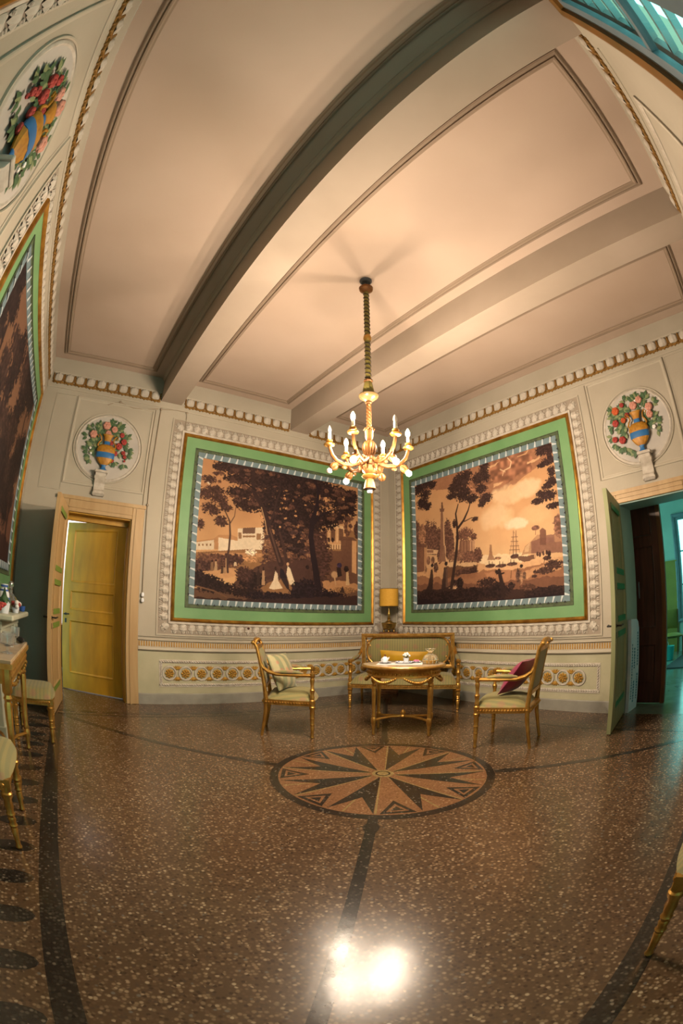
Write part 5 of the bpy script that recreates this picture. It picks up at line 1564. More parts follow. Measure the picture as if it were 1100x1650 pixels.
wall_painting('right', PIC_B, paint_print(PRINT_B, 2.6 / 1.96, 450, 340, PGAIN), 'brown harbour painting with a sailing ship and slender tree on the right wall')
R_ = random.Random(3)
ops_c = [['sky', '#7a563c', '#8f6846', 0.5], ['P', '#6b4733', [[0, 0], [1, 0], [1, 0.4], [0.5, 0.45], [0, 0.35]], 0.5]]
for k in range(46):
    u = R_.random()
    ops_c.append(['B', '#2a1c18' if k % 3 else '#3b2820', [u, 0.28 + R_.random() * 0.72, 0.05 + R_.random() * 0.07, 0.05 + R_.random() * 0.10], 0.8, 24])
for u in (0.12, 0.34, 0.62, 0.86):
    ops_c.append(['L', '#2e1d19', [[u, 0.1, 0.03], [u + 0.02, 0.5, 0.024], [u - 0.03, 0.9, 0.012]]])
ops_c.append(['P', '#3a2620', [[0, 0], [1, 0], [1, 0.12], [0.5, 0.18], [0, 0.14]], 0.5])
wall_painting('left', PIC_C, paint_print(ops_c, 2.79 / 1.82, 260, 170, PGAIN), 'dark brown forest painting on the left wall above the fireplace')
wall_painting('left', PIC_E, paint_print(ops_c[:30], 0.37 / 1.82, 40, 170, PGAIN), 'narrow brown painting at the left wall beside the window')
# ------------------------------------------------------------------ chandelier
CHX, CHY = -2.862, -3.105
ch = thing('chandelier', 'gilt chandelier with candle lamps hanging from a long striped rope', 'chandelier', (CHX, CHY, 0))
obj('ceiling_hook', MB().lathe([(0.062, HC), (0.062, HC - 0.012), (0.045, HC - 0.03), (0.012, HC - 0.035), (0.012, HC - 0.10)], 16), MATS['hook_grey'], ch)
obj('rope_cup', MB().lathe([(0.015, 4.335), (0.055, 4.330), (0.070, 4.315), (0.066, 4.290), (0.040, 4.270), (0.026, 4.255)], 20), MATS['gilt_lustre'], ch)
rp = obj('rope', MB().lathe([(0.0245 + 0.0015 * math.sin(k * 1.3), 4.262 - k * (4.262 - 3.23) / 44) for k in range(45)], 14), MATS['rope_green'], ch)
hp = []
turns = 22
for k in range(turns * 12 + 1):
    a = 2 * PI * k / 12
    hp.append((0.0245 * math.cos(a), 0.0245 * math.sin(a), 4.25 - k * (1.01 / (turns * 12))))
obj('rope_twist', MB().tube(hp, 0.0065, 5), MATS['rope_dark'], rp)
obj('rope_ring', MB().lathe([(0.026, 3.725), (0.034, 3.71), (0.038, 3.685), (0.032, 3.665), (0.026, 3.655)], 16), MATS['gilt'], ch)
tb = MB().lathe([(0.026, 3.225), (0.034, 3.21), (0.042, 3.17), (0.050, 3.13), (0.054, 3.105), (0.02, 3.10)], 24, flute=0.12, nfl=12)
ts = obj('tassel', tb, MATS['rope_green'], ch)
obj('tassel_band', MB().lathe([(0.027, 3.245), (0.038, 3.24), (0.040, 3.228), (0.028, 3.218)], 16), MATS['gilt_lustre'], ts)
obj('glass_dish', MB().lathe([(0.02, 3.105), (0.075, 3.098), (0.084, 3.085), (0.080, 3.070), (0.055, 3.050), (0.03, 3.035), (0.02, 3.03)], 24), MATS['dish_ivory'], ch)
obj('stem_knop', MB().lathe([(0.014, 3.035), (0.026, 3.025), (0.028, 3.015), (0.016, 3.005), (0.018, 2.99)], 16), MATS['gilt_lustre'], ch)
st = MB()
for k in range(3):
    st.tube([(0.011 * math.cos(2 * PI * (k / 3 + j / 12)), 0.011 * math.sin(2 * PI * (k / 3 + j / 12)), 3.0 - j * 0.0083) for j in range(30)], 0.0125, 7)
obj('twisted_stem', st, MATS['gilt_lustre'], ch)
lf = MB().lathe([(0.022, 2.775), (0.042, 2.765), (0.036, 2.745), (0.034, 2.70), (0.026, 2.675), (0.018, 2.668)], 24, flute=0.18, nfl=8)
for k in range(8):
    a = 2 * PI * k / 8
    lf.ell((0.040 * math.cos(a), 0.040 * math.sin(a), 2.768), (0.010, 0.010, 0.012), 6, 4)
obj('leaf_collar', lf, MATS['gilt_lustre'], ch)
obj('ribbed_vase', MB().lathe([(0.016, 2.672), (0.040, 2.66), (0.058, 2.63), (0.060, 2.60), (0.050, 2.565), (0.034, 2.54), (0.030, 2.53)], 32, flute=0.12, nfl=16), MATS['gilt_lustre'], ch)
hub = MB().lathe([(0.030, 2.535), (0.048, 2.525), (0.052, 2.51), (0.040, 2.495), (0.040, 2.465), (0.050, 2.455), (0.064, 2.445), (0.060, 2.42), (0.044, 2.395), (0.030, 2.385)], 32, flute=0.08, nfl=16)
for k in range(12):
    a = 2 * PI * k / 12
    hub.ell((0.070 * math.cos(a), 0.070 * math.sin(a), 2.47 + 0.02 * (k % 2)), (0.016, 0.016, 0.020), 6, 5)
obj('hub', hub, MATS['gilt_lustre'], ch)
obj('lower_plate', MB().lathe([(0.030, 2.385), (0.058, 2.375), (0.064, 2.365), (0.056, 2.355), (0.026, 2.345)], 20), MATS['gilt'], ch)
bell = MB().lathe([(0.022, 2.348), (0.032, 2.335), (0.042, 2.30), (0.046, 2.27), (0.052, 2.262), (0.046, 2.258), (0.02, 2.257)], 24, flute=0.08, nfl=12)
be = obj('bell_pendant', bell, MATS['gilt_lustre'], ch)
obj('lamp_socket', MB().lathe([(0.022, 2.258), (0.022, 2.232), (0.016, 2.226)], 14), MATS['porcelain'], be)
ARM_LIT = {150: False, 90: True, -150: True, 30: True, -90: False, -30: True}
LOW_LIT = {150: 'off', 90: 'lit', -150: 'lit', 30: None, -90: 'lit', -30: 'lit'}
arm_me = MB().tube([(0.045, 0, 2.505), (0.09, 0, 2.470), (0.15, 0, 2.455), (0.21, 0, 2.462), (0.265, 0, 2.490), (0.300, 0, 2.535), (0.318, 0, 2.585), (0.325, 0, 2.620)],
                   [0.020, 0.017, 0.018, 0.016, 0.016, 0.015, 0.013, 0.015], 8)
arm_me.ell((0.12, 0, 2.495), (0.028, 0.010, 0.018), 8, 5); arm_me.ell((0.20, 0, 2.435), (0.022, 0.010, 0.016), 8, 5); arm_me.ell((0.075, 0, 2.435), (0.016, 0.012, 0.024), 8, 5)
arm_me = arm_me.mesh('arm', MATS['gilt_lustre'])
pan_me = MB().lathe([(0.014, 2.606), (0.040, 2.614), (0.046, 2.624), (0.042, 2.630), (0.020, 2.632), (0.018, 2.640), (0.028, 2.648), (0.026, 2.662), (0.016, 2.668)], 18).mesh('drip_pan', MATS['gilt'])
candle_me = MB().lathe([(0.0135, 2.664), (0.0135, 2.722), (0.009, 2.726)], 12).mesh('candle_sleeve', MATS['candle_sleeve'])
flame = MB().lathe([(0.008, 2.722), (0.0155, 2.737), (0.018, 2.752), (0.0145, 2.768), (0.007, 2.784), (0.002, 2.792)], 14)
flame_lit, flame_off = flame.mesh('candle_lamp', MATS['lamp_lit']), flame.mesh('candle_lamp', MATS['lamp_clear'])
lowM = T(0.262, 0, 2.462) @ Ry(math.radians(135))
cup_low = MB().lathe([(0.010, -0.01), (0.020, 0.0), (0.032, 0.018), (0.034, 0.036), (0.028, 0.050), (0.024, 0.060), (0.014, 0.062)], 20, mat=lowM, flute=0.12, nfl=10).mesh('socket_cup', MATS['gilt_lustre'])
bulb_low = MB().ell((0, 0, 0.084), 0.0235, 14, 10).lathe([(0.012, 0.058), (0.013, 0.066)], 10).xf(lowM)
low_lit, low_off = bulb_low.mesh('round_lamp', MATS['lamp_lit']), bulb_low.mesh('round_lamp', MATS['lamp_clear'])
for d in (150, 90, -150, 30, -90, -30):
    a = math.radians(d)
    am = obj('arm', arm_me, None, ch, rz=a)
    obj('drip_pan', pan_me, None, am, loc=(0.325, 0, 0))
    obj('candle_sleeve', candle_me, None, am, loc=(0.325, 0, 0))
    obj('candle_lamp', flame_lit if ARM_LIT[d] else flame_off, None, am, loc=(0.325, 0, 0))
    cp = obj('socket_cup', cup_low, None, am)
    if LOW_LIT[d]:
        obj('round_lamp', low_lit if LOW_LIT[d] == 'lit' else low_off, None, am)

# ------------------------------------------------------------------ turned parts
def turned(z0, z1, r, beads=5):
    """profile of a turned post"""
    pr = [(r * 0.75, z0)]
    n = beads
    h = (z1 - z0)
    for k in range(n):
        b = z0 + h * (k + 0.08) / n
        st_ = h / n
        pr += [(r * 0.78, b), (r * 1.15, b + st_ * 0.14), (r * 0.80, b + st_ * 0.26), (r * 0.95, b + st_ * 0.60), (r * 0.80, b + st_ * 0.86)]
    pr.append((r * 0.9, z1))
    return pr
def front_leg(h, r):
    return [(r * 0.55, 0), (r * 0.75, 0.012), (r * 0.55, 0.03), (r * 0.62, h * 0.18), (r * 0.80, h * 0.34), (r * 0.70, h * 0.36), (r * 0.95, h * 0.40), (r * 0.72, h * 0.44), (r * 0.9, h * 0.50), (r * 0.75, h * 0.53),
            (r * 1.0, h * 0.58), (r * 0.78, h * 0.62), (r * 1.0, h * 0.72), (r * 0.85, h * 0.80), (r * 1.25, h * 0.86), (r * 1.25, h * 0.90), (r * 1.0, h * 0.92), (r * 1.0, h)]
def cushion(w, d, h, n=10, puff=0.5, corner=0.18):
    """pillow lying in XY, pinched seam round the edge"""
    mb = MB()
    vs_, fs = [], []
    for side in (1, -1):
        for j in range(n + 1):
            for i in range(n + 1):
                u, v = -1 + 2 * i / n, -1 + 2 * j / n
                k = ((1 - u * u) * (1 - v * v)) ** puff
                pin = 1 - corner * (1 - abs(u)) * 0.35 * abs(v) - corner * (1 - abs(v)) * 0.35 * abs(u)
                vs_.append((u * w / 2 * pin, v * d / 2 * pin, side * (k * h / 2 + 0.002)))
    m = (n + 1) ** 2
    for s_ in (0, 1):
        for j in range(n):
            for i in range(n):
                a = s_ * m + j * (n + 1) + i
                q = (a, a + 1, a + n + 2, a + n + 1)
                fs.append(q if s_ == 0 else q[::-1])
    edge = [j for j in range(n + 1)] + [j * (n + 1) + n for j in range(1, n + 1)] + [n * (n + 1) + j for j in range(n - 1, -1, -1)] + [j * (n + 1) for j in range(n - 1, 0, -1)]
    for a, b in zip(edge, edge[1:] + edge[:1]):
        fs.append((a, b, b + m, a + m))
    return mb.add(vs_, fs)

# ------------------------------------------------------------------ armchairs (front towards +Y)
def make_armchair(label):
    t = thing('armchair', label, 'armchair')
    FW, RW, D_ = 0.288, 0.225, 0.475
    yF, yR = D_ / 2, -D_ / 2
    leg = MB().lathe(front_leg(0.375, 0.026), 12).mesh('front_leg', MATS['gilt'])
    for s in (-1, 1):
        obj('leg', leg, None, t, loc=(s * FW, yF, 0))
        obj('arm_post', MB().lathe([(0.024, 0.36), (0.030, 0.375), (0.030, 0.405), (0.020, 0.415), (0.024, 0.44), (0.017, 0.46), (0.022, 0.49), (0.026, 0.515), (0.016, 0.53), (0.018, 0.58), (0.024, 0.62), (0.018, 0.635), (0.026, 0.65), (0.026, 0.685), (0.012, 0.692)], 12),
            MATS['gilt'], t, loc=(s * FW, yF, 0))
        # back stile: sabre leg below, raked upright above
        pts = [(s * RW, yR - 0.035, 0.0), (s * RW, yR - 0.012, 0.13), (s * RW, yR + 0.008, 0.27), (s * RW, yR + 0.012, 0.40), (s * RW, yR - 0.005, 0.55), (s * RW, yR - 0.040, 0.75), (s * RW, yR - 0.080, 0.93), (s * RW, yR - 0.105, 0.975)]
        obj('back_stile', MB().tube(pts, [0.015, 0.017, 0.021, 0.023, 0.020, 0.018, 0.017, 0.014], 8), MATS['gilt'], t)
        x0 = s * RW
        ap = [(x0, yR - 0.042, 0.775), (x0 + s * 0.004, yR - 0.018, 0.725), (x0 + s * 0.012, yR + 0.04, 0.685), (s * (RW + 0.028), yR + 0.12, 0.664), (s * (FW - 0.015), yR + 0.30, 0.662), (s * FW, yF + 0.01, 0.664)]
        am = obj('arm', MB().tube(ap, [0.014, 0.018, 0.020, 0.019, 0.018, 0.020], 8), MATS['gilt'], t)
        obj('arm_pad', MB().tube([(s * (RW + 0.024), yR + 0.11, 0.682), (s * (RW + 0.038), yR + 0.17, 0.690), (s * (FW - 0.018), yR + 0.30, 0.690), (s * (FW - 0.004), yR + 0.385, 0.682)], [0.012, 0.021, 0.022, 0.012], 10), MATS['brocade_green'], am)
    rail = MB()
    for (p, q) in (((-FW, yF), (FW, yF)), ((-RW, yR), (RW, yR)), ((-FW, yF), (-RW, yR)), ((FW, yF), (RW, yR))):
        p, q = Vector((*p, 0)), Vector((*q, 0)); d = (q - p).normalized(); n = Vector((-d.y, d.x, 0)) * 0.019
        rail.add([(*(p + n)[:2], 0.345), (*(q + n)[:2], 0.345), (*(q - n)[:2], 0.345), (*(p - n)[:2], 0.345), (*(p + n)[:2], 0.400), (*(q + n)[:2], 0.400), (*(q - n)[:2], 0.400), (*(p - n)[:2], 0.400)],
                 [(3, 2, 1, 0), (4, 5, 6, 7), (0, 1, 5, 4), (1, 2, 6, 5), (2, 3, 7, 6), (3, 0, 4, 7)])
        m_ = int((q - p).length / 0.028)
        for k in range(m_):
            c = p + (q - p) * ((k + 0.5) / m_)
            for sg in (-1, 1):
                rail.ell((c.x + sg * n.x * 1.05, c.y + sg * n.y * 1.05, 0.372), (0.013, 0.013, 0.012), 5, 4)
    obj('seat_rail', rail, MATS['gilt'], t)
    # domed seat
    mb = MB(); n = 10
    vs_, fs = [], []
    for j in range(n + 1):
        v = j / n
        y = yR + 0.02 + v * (D_ + 0.0)
        hw = RW + (FW - RW) * v + 0.012
        bow = 0.035 * math.sin(PI * v) * 0
        for i in range(n + 1):
            u = -1 + 2 * i / n
            yy = y + (0.045 * (1 - u * u) if j == n else 0.045 * (1 - u * u) * v)
            z = 0.400 + 0.085 * ((1 - abs(u) ** 3.5) * (1 - abs(2 * v - 1) ** 3.5)) ** 0.45
            vs_.append((u * hw, yy, z))
    for j in range(n):
        for i in range(n):
            a = j * (n + 1) + i
            fs.append((a, a + 1, a + n + 2, a + n + 1))
    obj('seat', mb.add(vs_, fs), MATS['brocade_green'], t, angle=80)
    # back: padded panel in a frame with crest
    bk = MB()
    def yb(z): return yR - 0.005 - (z - 0.55) * 0.205 if z > 0.55 else yR
    for z0, z1, w in ((0.505, 0.540, RW), (0.905, 0.945, RW)):
        obj('back_rail', MB().box(-w, w, yb((z0 + z1) / 2) - 0.014, yb((z0 + z1) / 2) + 0.014, z0, z1), MATS['gilt'], t, smooth=False)

    pd = MB(); vs_, fs = [], []
    nn, mm = 8, 10
    for side in (1, -1):
        for j in range(mm + 1):
            v = j / mm; z = 0.54 + v * 0.365
            for i in range(nn + 1):
                u = -1 + 2 * i / nn
                k = ((1 - u ** 4) * (1 - (2 * v - 1) ** 4)) ** 0.6
                vs_.append((u * (RW - 0.016), yb(z) + side * (0.006 + k * (0.030 if side > 0 else 0.008)), z))
    m_ = (nn + 1) * (mm + 1)
    for s_ in (0, 1):
        for j in range(mm):
            for i in range(nn):
                a = s_ * m_ + j * (nn + 1) + i
                fs.append((a, a + 1, a + nn + 2, a + nn + 1))
    obj('back_pad', pd.add(vs_, fs), MATS['brocade_green'], t, angle=80)
    cr = MB()
    pts = []
    for k in range(13):
        u = -1 + 2 * k / 12
        pts.append((u * (RW + 0.012), yb(0.95) - 0.018 - 0.012 * (1 - u * u), 0.958 + 0.040 * (1 - u * u)))
    cr.tube(pts, [0.016 + 0.006 * (1 - abs(-1 + 2 * k / 12)) for k in range(13)], 8)
    for k in range(7):
        u = -0.75 + 1.5 * k / 6
        cr.ell((u * RW, yb(0.96) - 0.012, 0.962 + 0.035 * (1 - u * u)), (0.022, 0.020, 0.020), 7, 5)
    for s in (-1, 1):
        cr.lathe([(0.004, -0.02), (0.017, -0.014), (0.020, 0), (0.017, 0.014), (0.004, 0.02)], 10, c=(s * (RW + 0.004), yb(0.97) - 0.03, 0.975), mat=Ry(PI / 2))
    obj('crest_rail', cr, MATS['gilt'], t)
    return t
def face(a): return math.radians(a) - PI / 2      # +Y of the piece towards the compass angle a
ac1 = make_armchair('gilt armchair with a floral cushion, left of the table')
fa = math.radians(-31)
ac1.location = (-2.74, -1.61, 0); ac1.rotation_euler = (0, 0, face(-31))
ac2 = dup(ac1, (-1.394, -3.385, 0), face(110), 'gilt armchair with a crimson cushion, right of the table')
def flip_cushion(name, label, w, d, h, matn, chair_loc, ang, off, tilt, spin=0.0):
    mb = cushion(w, d, h)
    o = obj(name, mb, MATS[matn], angle=80)
    Mx = T(*chair_loc) @ Rz(face(ang)) @ T(*off) @ Rz(spin) @ Rx(tilt)
    o.matrix_world = Mx
    return tag(o, label, 'cushion')
flip_cushion('cushion', 'grey green floral cushion leaning in the left armchair', 0.39, 0.39, 0.15, 'brocade_cushion', (-2.74, -1.61, 0), -31, (0.03, -0.075, 0.668), math.radians(112), -0.45)
flip_cushion('cushion', 'crimson cushion leaning in the right armchair', 0.40, 0.40, 0.15, 'cushion_red', (-1.394, -3.385, 0), 110, (0.03, -0.075, 0.655), math.radians(128), -0.2)

# ------------------------------------------------------------------ sofa
SFA = 221.0
sofa = thing('sofa', 'gilt framed settee with striped green upholstery in the corner', 'sofa', (-0.785, -1.262, 0), face(SFA))
FW, RW, yF, yR = 0.71, 0.66, 0.265, -0.265
for s in (-1, 1):
    obj('leg', MB().lathe(front_leg(0.30, 0.030), 12), MATS['gilt'], sofa, loc=(s * FW, yF, 0))
    obj('leg', MB().tube([(0, -0.03, 0), (0, -0.005, 0.15), (0, 0, 0.32)], [0.016, 0.02, 0.024], 8), MATS['gilt'], sofa, loc=(s * RW, yR, 0))
    obj('arm_post', MB().lathe([(0.03, 0.29), (0.034, 0.31), (0.034, 0.345), (0.022, 0.36), (0.03, 0.40), (0.02, 0.42), (0.024, 0.47), (0.032, 0.50), (0.02, 0.52), (0.022, 0.57), (0.03, 0.605), (0.02, 0.62), (0.032, 0.64), (0.03, 0.665), (0.012, 0.675)], 12), MATS['gilt'], sofa, loc=(s * FW, yF, 0))
    am = obj('arm', MB().tube([(s * RW, yR + 0.02, 0.80), (s * (RW + 0.01), yR + 0.06, 0.735), (s * (RW + 0.025), yR + 0.16, 0.675), (s * (FW - 0.01), yR + 0.32, 0.652), (s * FW, yF + 0.012, 0.648)], [0.016, 0.022, 0.022, 0.02, 0.024], 8), MATS['gilt'], sofa)
    obj('arm_pad', MB().tube([(s * (RW + 0.02), yR + 0.13, 0.70), (s * (RW + 0.03), yR + 0.22, 0.685), (s * (FW - 0.012), yR + 0.36, 0.672), (s * (FW - 0.006), yR + 0.43, 0.664)], [0.012, 0.024, 0.024, 0.012], 10), MATS['brocade_green'], am)
rl = MB()
rl.box(-FW, FW, yF - 0.022, yF + 0.022, 0.285, 0.345); rl.box(-RW, RW, yR - 0.02, yR + 0.02, 0.285, 0.345)
for s in (-1, 1):
    rl.box(min(s * RW, s * FW) - 0.0, max(s * RW, s * FW), yR, yF, 0.285, 0.345)
for k in range(46):
    x = -FW + (k + 0.5) * 2 * FW / 46
    rl.ell((x, yF + 0.024, 0.318), (0.018, 0.010, 0.014), 6, 4, mat=Ry(0.6))
obj('seat_rail', rl, MATS['gilt_bright'], sofa)
mb = MB(); vs_, fs = [], []
nu_, nv_ = 28, 10
for j in range(nv_ + 1):
    v = j / nv_
    for i in range(nu_ + 1):
        u = -1 + 2 * i / nu_
        vs_.append((u * (RW + (FW - RW) * v), yR + 0.02 + v * (yF - yR) + 0.02 * v, 0.345 + 0.125 * ((1 - abs(u) ** 9) * (1 - abs(2 * v - 1) ** 4)) ** 0.4))
for j in range(nv_):
    for i in range(nu_):
        a = j * (nu_ + 1) + i
        fs.append((a, a + 1, a + nu_ + 2, a + nu_ + 1))
obj('seat', mb.add(vs_, fs), MATS['brocade_green'], sofa, angle=80)
yb_ = yR - 0.01
bw = 0.655
bf = MB().rframe(-bw, bw, 0.50, 1.005, [(0, 0), (0, 0.020), (0.010, 0.030), (0.028, 0.030), (0.040, 0.018), (0.055, 0.014), (0.055, 0.0), (0, 0)])
bf.xf(Rx(math.radians(4)) @ T(0, 0, 0)).xf(S(1, -1, 1)).xf(T(0, yb_, 0.0))
fr = obj('back_frame', bf, MATS['gilt_bright'], sofa, smooth=False)
def stadium(w, h, r, n=10):
    pts = []
    for cx, cz, a0 in ((w - r, h - r, 0), (-w + r, h - r, PI / 2), (-w + r, -h + r, PI), (w - r, -h + r, 1.5 * PI)):
        for k in range(n + 1):
            a = a0 + PI / 2 * k / n
            pts.append((cx + r * math.cos(a), cz + r * math.sin(a)))
    return pts
ov = stadium(0.585, 0.215, 0.20)
obj('oval_moulding', MB().tube([(x, yb_ + 0.012, 0.752 + z) for x, z in ov], 0.017, 8, closed=True), MATS['gilt_bright'], sofa)
pad = MB(); vs_ = []; fs = []
for k, sc in enumerate((1.0, 0.97, 0.88, 0.6, 0.25)):
    for x, z in ov:
        vs_.append((x * sc if sc > 0.5 else x * sc, yb_ + (0.004, 0.022, 0.040, 0.052, 0.055)[k], 0.752 + z * sc))
m_ = len(ov)
for k in range(4):
    for i in range(m_):
        j = (i + 1) % m_
        fs.append((k * m_ + i, k * m_ + j, (k + 1) * m_ + j, (k + 1) * m_ + i))
fs.append(tuple(4 * m_ + i for i in range(m_)))
for x, z in ov: vs_.append((x, yb_ - 0.02, 0.752 + z))
fs.append(tuple(5 * m_ + i for i in range(m_))[::-1])
for i in range(m_):
    j = (i + 1) % m_
    fs.append((5 * m_ + i, 5 * m_ + j, j, i))
obj('back_pad', pad.add(vs_, fs), MATS['brocade_green'], sofa, angle=60)
for s in (-1, 1):
    gar = MB()
    for k in range(7):
        u = k / 6
        gar.ell((s * (0.28 + 0.30 * u), yb_ + 0.022, 0.975 - 0.022 * math.sin(PI * u) - 0.008 * u), (0.024, 0.014, 0.014), 6, 4)
        gar.ell((s * (0.10 + 0.14 * u), yb_ + 0.022, 0.972 - 0.012 * math.sin(PI * u)), (0.018, 0.012, 0.011), 6, 4)
    for k in range(4):
        gar.ell((s * (0.60 - 0.02 * k), yb_ + 0.020, 0.93 - 0.035 * k), (0.014, 0.012, 0.022), 6, 4)
    obj('garland', gar, MATS['gilt'], sofa)
    g2 = MB()
    for k in range(4):
        g2.ell((s * (0.60 - 0.02 * k), yb_ + 0.020, 0.56 + 0.035 * k), (0.014, 0.012, 0.022), 6, 4)
    obj('garland', g2, MATS['gilt'], sofa)
obj('crest_boss', MB().ell((0, yb_ + 0.03, 0.985), (0.035, 0.022, 0.030), 10, 8).ell((0, yb_ + 0.05, 0.985), (0.016, 0.012, 0.014), 8, 6), MATS['gilt_bright'], sofa)
o = obj('cushion', cushion(0.66, 0.30, 0.12), MATS['cushion_yellow'], angle=80)
o.matrix_world = T(-0.785, -1.262, 0) @ Rz(face(SFA)) @ T(0.04, -0.10, 0.625) @ Rx(math.radians(72)) @ Rz(0.04)
tag(o, 'long mustard yellow cushion on the settee', 'cushion')

# ------------------------------------------------------------------ oval table and what stands on it
TBX, TBY, TBA = -1.79, -2.315, math.radians(-49)
tb_ = thing('oval_table', 'oval gilt table with garlands in front of the settee', 'table', (TBX, TBY, 0), TBA)
def oval_pts(a, b, n=40): return [(a * math.cos(2 * PI * i / n), b * math.sin(2 * PI * i / n)) for i in range(n)]
tp = MB().lathe([(0.94, 0.722), (0.985, 0.728), (1.0, 0.738), (1.0, 0.746), (0.985, 0.754), (0.95, 0.757)], 48, mat=S(0.435, 0.335, 1))
obj('table_top', tp, MATS['marble_top'], tb_)
obj('top_edge', MB().lathe([(0.99, 0.726), (1.008, 0.734), (1.012, 0.742), (1.004, 0.752), (0.985, 0.7575), (0.97, 0.7575)], 48, mat=S(0.435, 0.335, 1), caps=False), MATS['gilt_bright'], tb_)
apr = MB().lathe([(0.86, 0.635), (0.875, 0.64), (0.865, 0.65), (0.865, 0.70), (0.885, 0.71), (0.90, 0.724)], 48, mat=S(0.435, 0.335, 1))
for i in range(56):
    a = 2 * PI * i / 56
    apr.ell((0.435 * 0.87 * math.cos(a), 0.335 * 0.87 * math.sin(a), 0.675), (0.012, 0.012, 0.014), 5, 4)
obj('apron', apr, MATS['gilt'], tb_)
LX, LY = 0.283, 0.150
legp = [(0.010, 0.0), (0.016, 0.01), (0.012, 0.03), (0.017, 0.10), (0.024, 0.135), (0.028, 0.15), (0.028, 0.185), (0.018, 0.20), (0.022, 0.215), (0.017, 0.23), (0.019, 0.30), (0.024, 0.50), (0.026, 0.52), (0.018, 0.535), (0.026, 0.55), (0.018, 0.565), (0.030, 0.585), (0.032, 0.64), (0.030, 0.72)]
lm = MB().lathe(legp, 16, flute=0.12, nfl=8).mesh('leg', MATS['gilt'])
for sx in (-1, 1):
    for sy in (-1, 1):
        obj('leg', lm, None, tb_, loc=(sx * LX, sy * LY, 0))
        obj('leg_block', MB().cbox(-0.030, 0.030, -0.030, 0.030, 0.635, 0.722, 0.004), MATS['gilt'], tb_, loc=(sx * LX, sy * LY, 0), rz=math.atan2(sy * LY, sx * LX), smooth=False)
        pts = [(sx * LX, sy * LY, 0.165), (sx * LX * 0.72, sy * LY * 0.50, 0.175), (sx * LX * 0.40, sy * LY * 0.18, 0.185), (sx * 0.01, 0.0, 0.188)]
        obj('stretcher', MB().tube(pts, [0.015, 0.014, 0.014, 0.016], 8), MATS['gilt'], tb_)
obj('finial', MB().lathe([(0.030, 0.175), (0.036, 0.19), (0.024, 0.205), (0.030, 0.225), (0.022, 0.245), (0.006, 0.262)], 14), MATS['gilt'], tb_)
def swag(a0, a1, drop, n=15):
    g = MB()
    for k in range(n):
        u = k / (n - 1); a = a0 + (a1 - a0) * u
        r = 0.013 + 0.008 * math.sin(PI * u)
        g.ell((0.435 * 0.9 * math.cos(a), 0.335 * 0.9 * math.sin(a), 0.632 - drop * math.sin(PI * u)), (r, r, r), 6, 5)
    return g
aL = math.atan2(LY / 0.335, LX / 0.435)
for a0, a1 in ((-PI + aL, -PI / 2), (-PI / 2, -aL), (aL, PI / 2), (PI / 2, PI - aL), (-aL, aL), (PI - aL, PI + aL)):
    obj('garland', swag(a0 + 0.12, a1 - 0.12, 0.045), MATS['gilt'], tb_)

def on_table(dx, dy, z=0.758):
    p = Rz(TBA) @ Vector((dx, dy, 0))
    return (TBX + p.x, TBY + p.y, z)
ft = Rz(-TBA)   # helper frame
o = thing('saucer', 'white saucer under the small teapot on the oval table', 'saucer', on_table(-0.20, 0.02))
obj('saucer_dish', MB().lathe([(0.028, 0.0), (0.034, 0.004), (0.065, 0.014), (0.067, 0.016), (0.060, 0.015), (0.03, 0.007), (0.005, 0.006)], 24), MATS['porcelain'], o)
o = thing('teapot', 'small white teapot with a dark knob on the oval table', 'teapot', on_table(-0.20, 0.02, 0.7655))
obj('pot_body', MB().lathe([(0.016, 0.0), (0.030, 0.006), (0.036, 0.028), (0.030, 0.052), (0.018, 0.062), (0.012, 0.066)], 20), MATS['porcelain'], o)
obj('pot_knob', MB().lathe([(0.006, 0.064), (0.010, 0.072), (0.011, 0.085), (0.004, 0.092)], 10), MATS['brown_wood'], o)
obj('pot_spout', MB().tube([(0.03, 0, 0.03), (0.048, 0, 0.042), (0.055, 0, 0.056)], [0.009, 0.007, 0.005], 8), MATS['porcelain'], o)
obj('pot_handle', MB().tube([(-0.030, 0, 0.045), (-0.048, 0, 0.045), (-0.050, 0, 0.025), (-0.034, 0, 0.018)], 0.004, 6), MATS['porcelain'], o)
o = obj('table_runner', MB().box(-0.27, 0.20, -0.12, 0.10, 0.0, 0.002), MATS['white_cloth'], loc=on_table(0, 0, 0.7578), rz=TBA, smooth=False)
tag(o, 'pale cloth laid on the oval table', 'cloth')
o = thing('cup_tray', 'white blue spotted tray beneath the flower cup', 'tray', on_table(0.0, 0.03, 0.760), TBA)
obj('tray_plate', MB().lathe([(0.070, 0.0), (0.085, 0.006), (0.098, 0.016), (0.094, 0.017), (0.078, 0.009), (0.01, 0.006)], 28, mat=S(1, 0.7, 1)), MATS['porcelain'], o)
for k in range(8):
    a = 2 * PI * k / 8
    obj('blue_spot', MB().ell((0.088 * math.cos(a), 0.0616 * math.sin(a), 0.0135), (0.010, 0.008, 0.004), 6, 4), MATS['porcelain_blue'], o)
fv = thing('flower_cup', 'white cup with a posy of white flowers on the oval table', 'flower cup', on_table(0.02, 0.05, 0.7665))
obj('cup', MB().lathe([(0.014, 0.0), (0.026, 0.006), (0.028, 0.030), (0.034, 0.050), (0.032, 0.050), (0.02, 0.02)], 18), MATS['porcelain'], fv)
rr = random.Random(5)
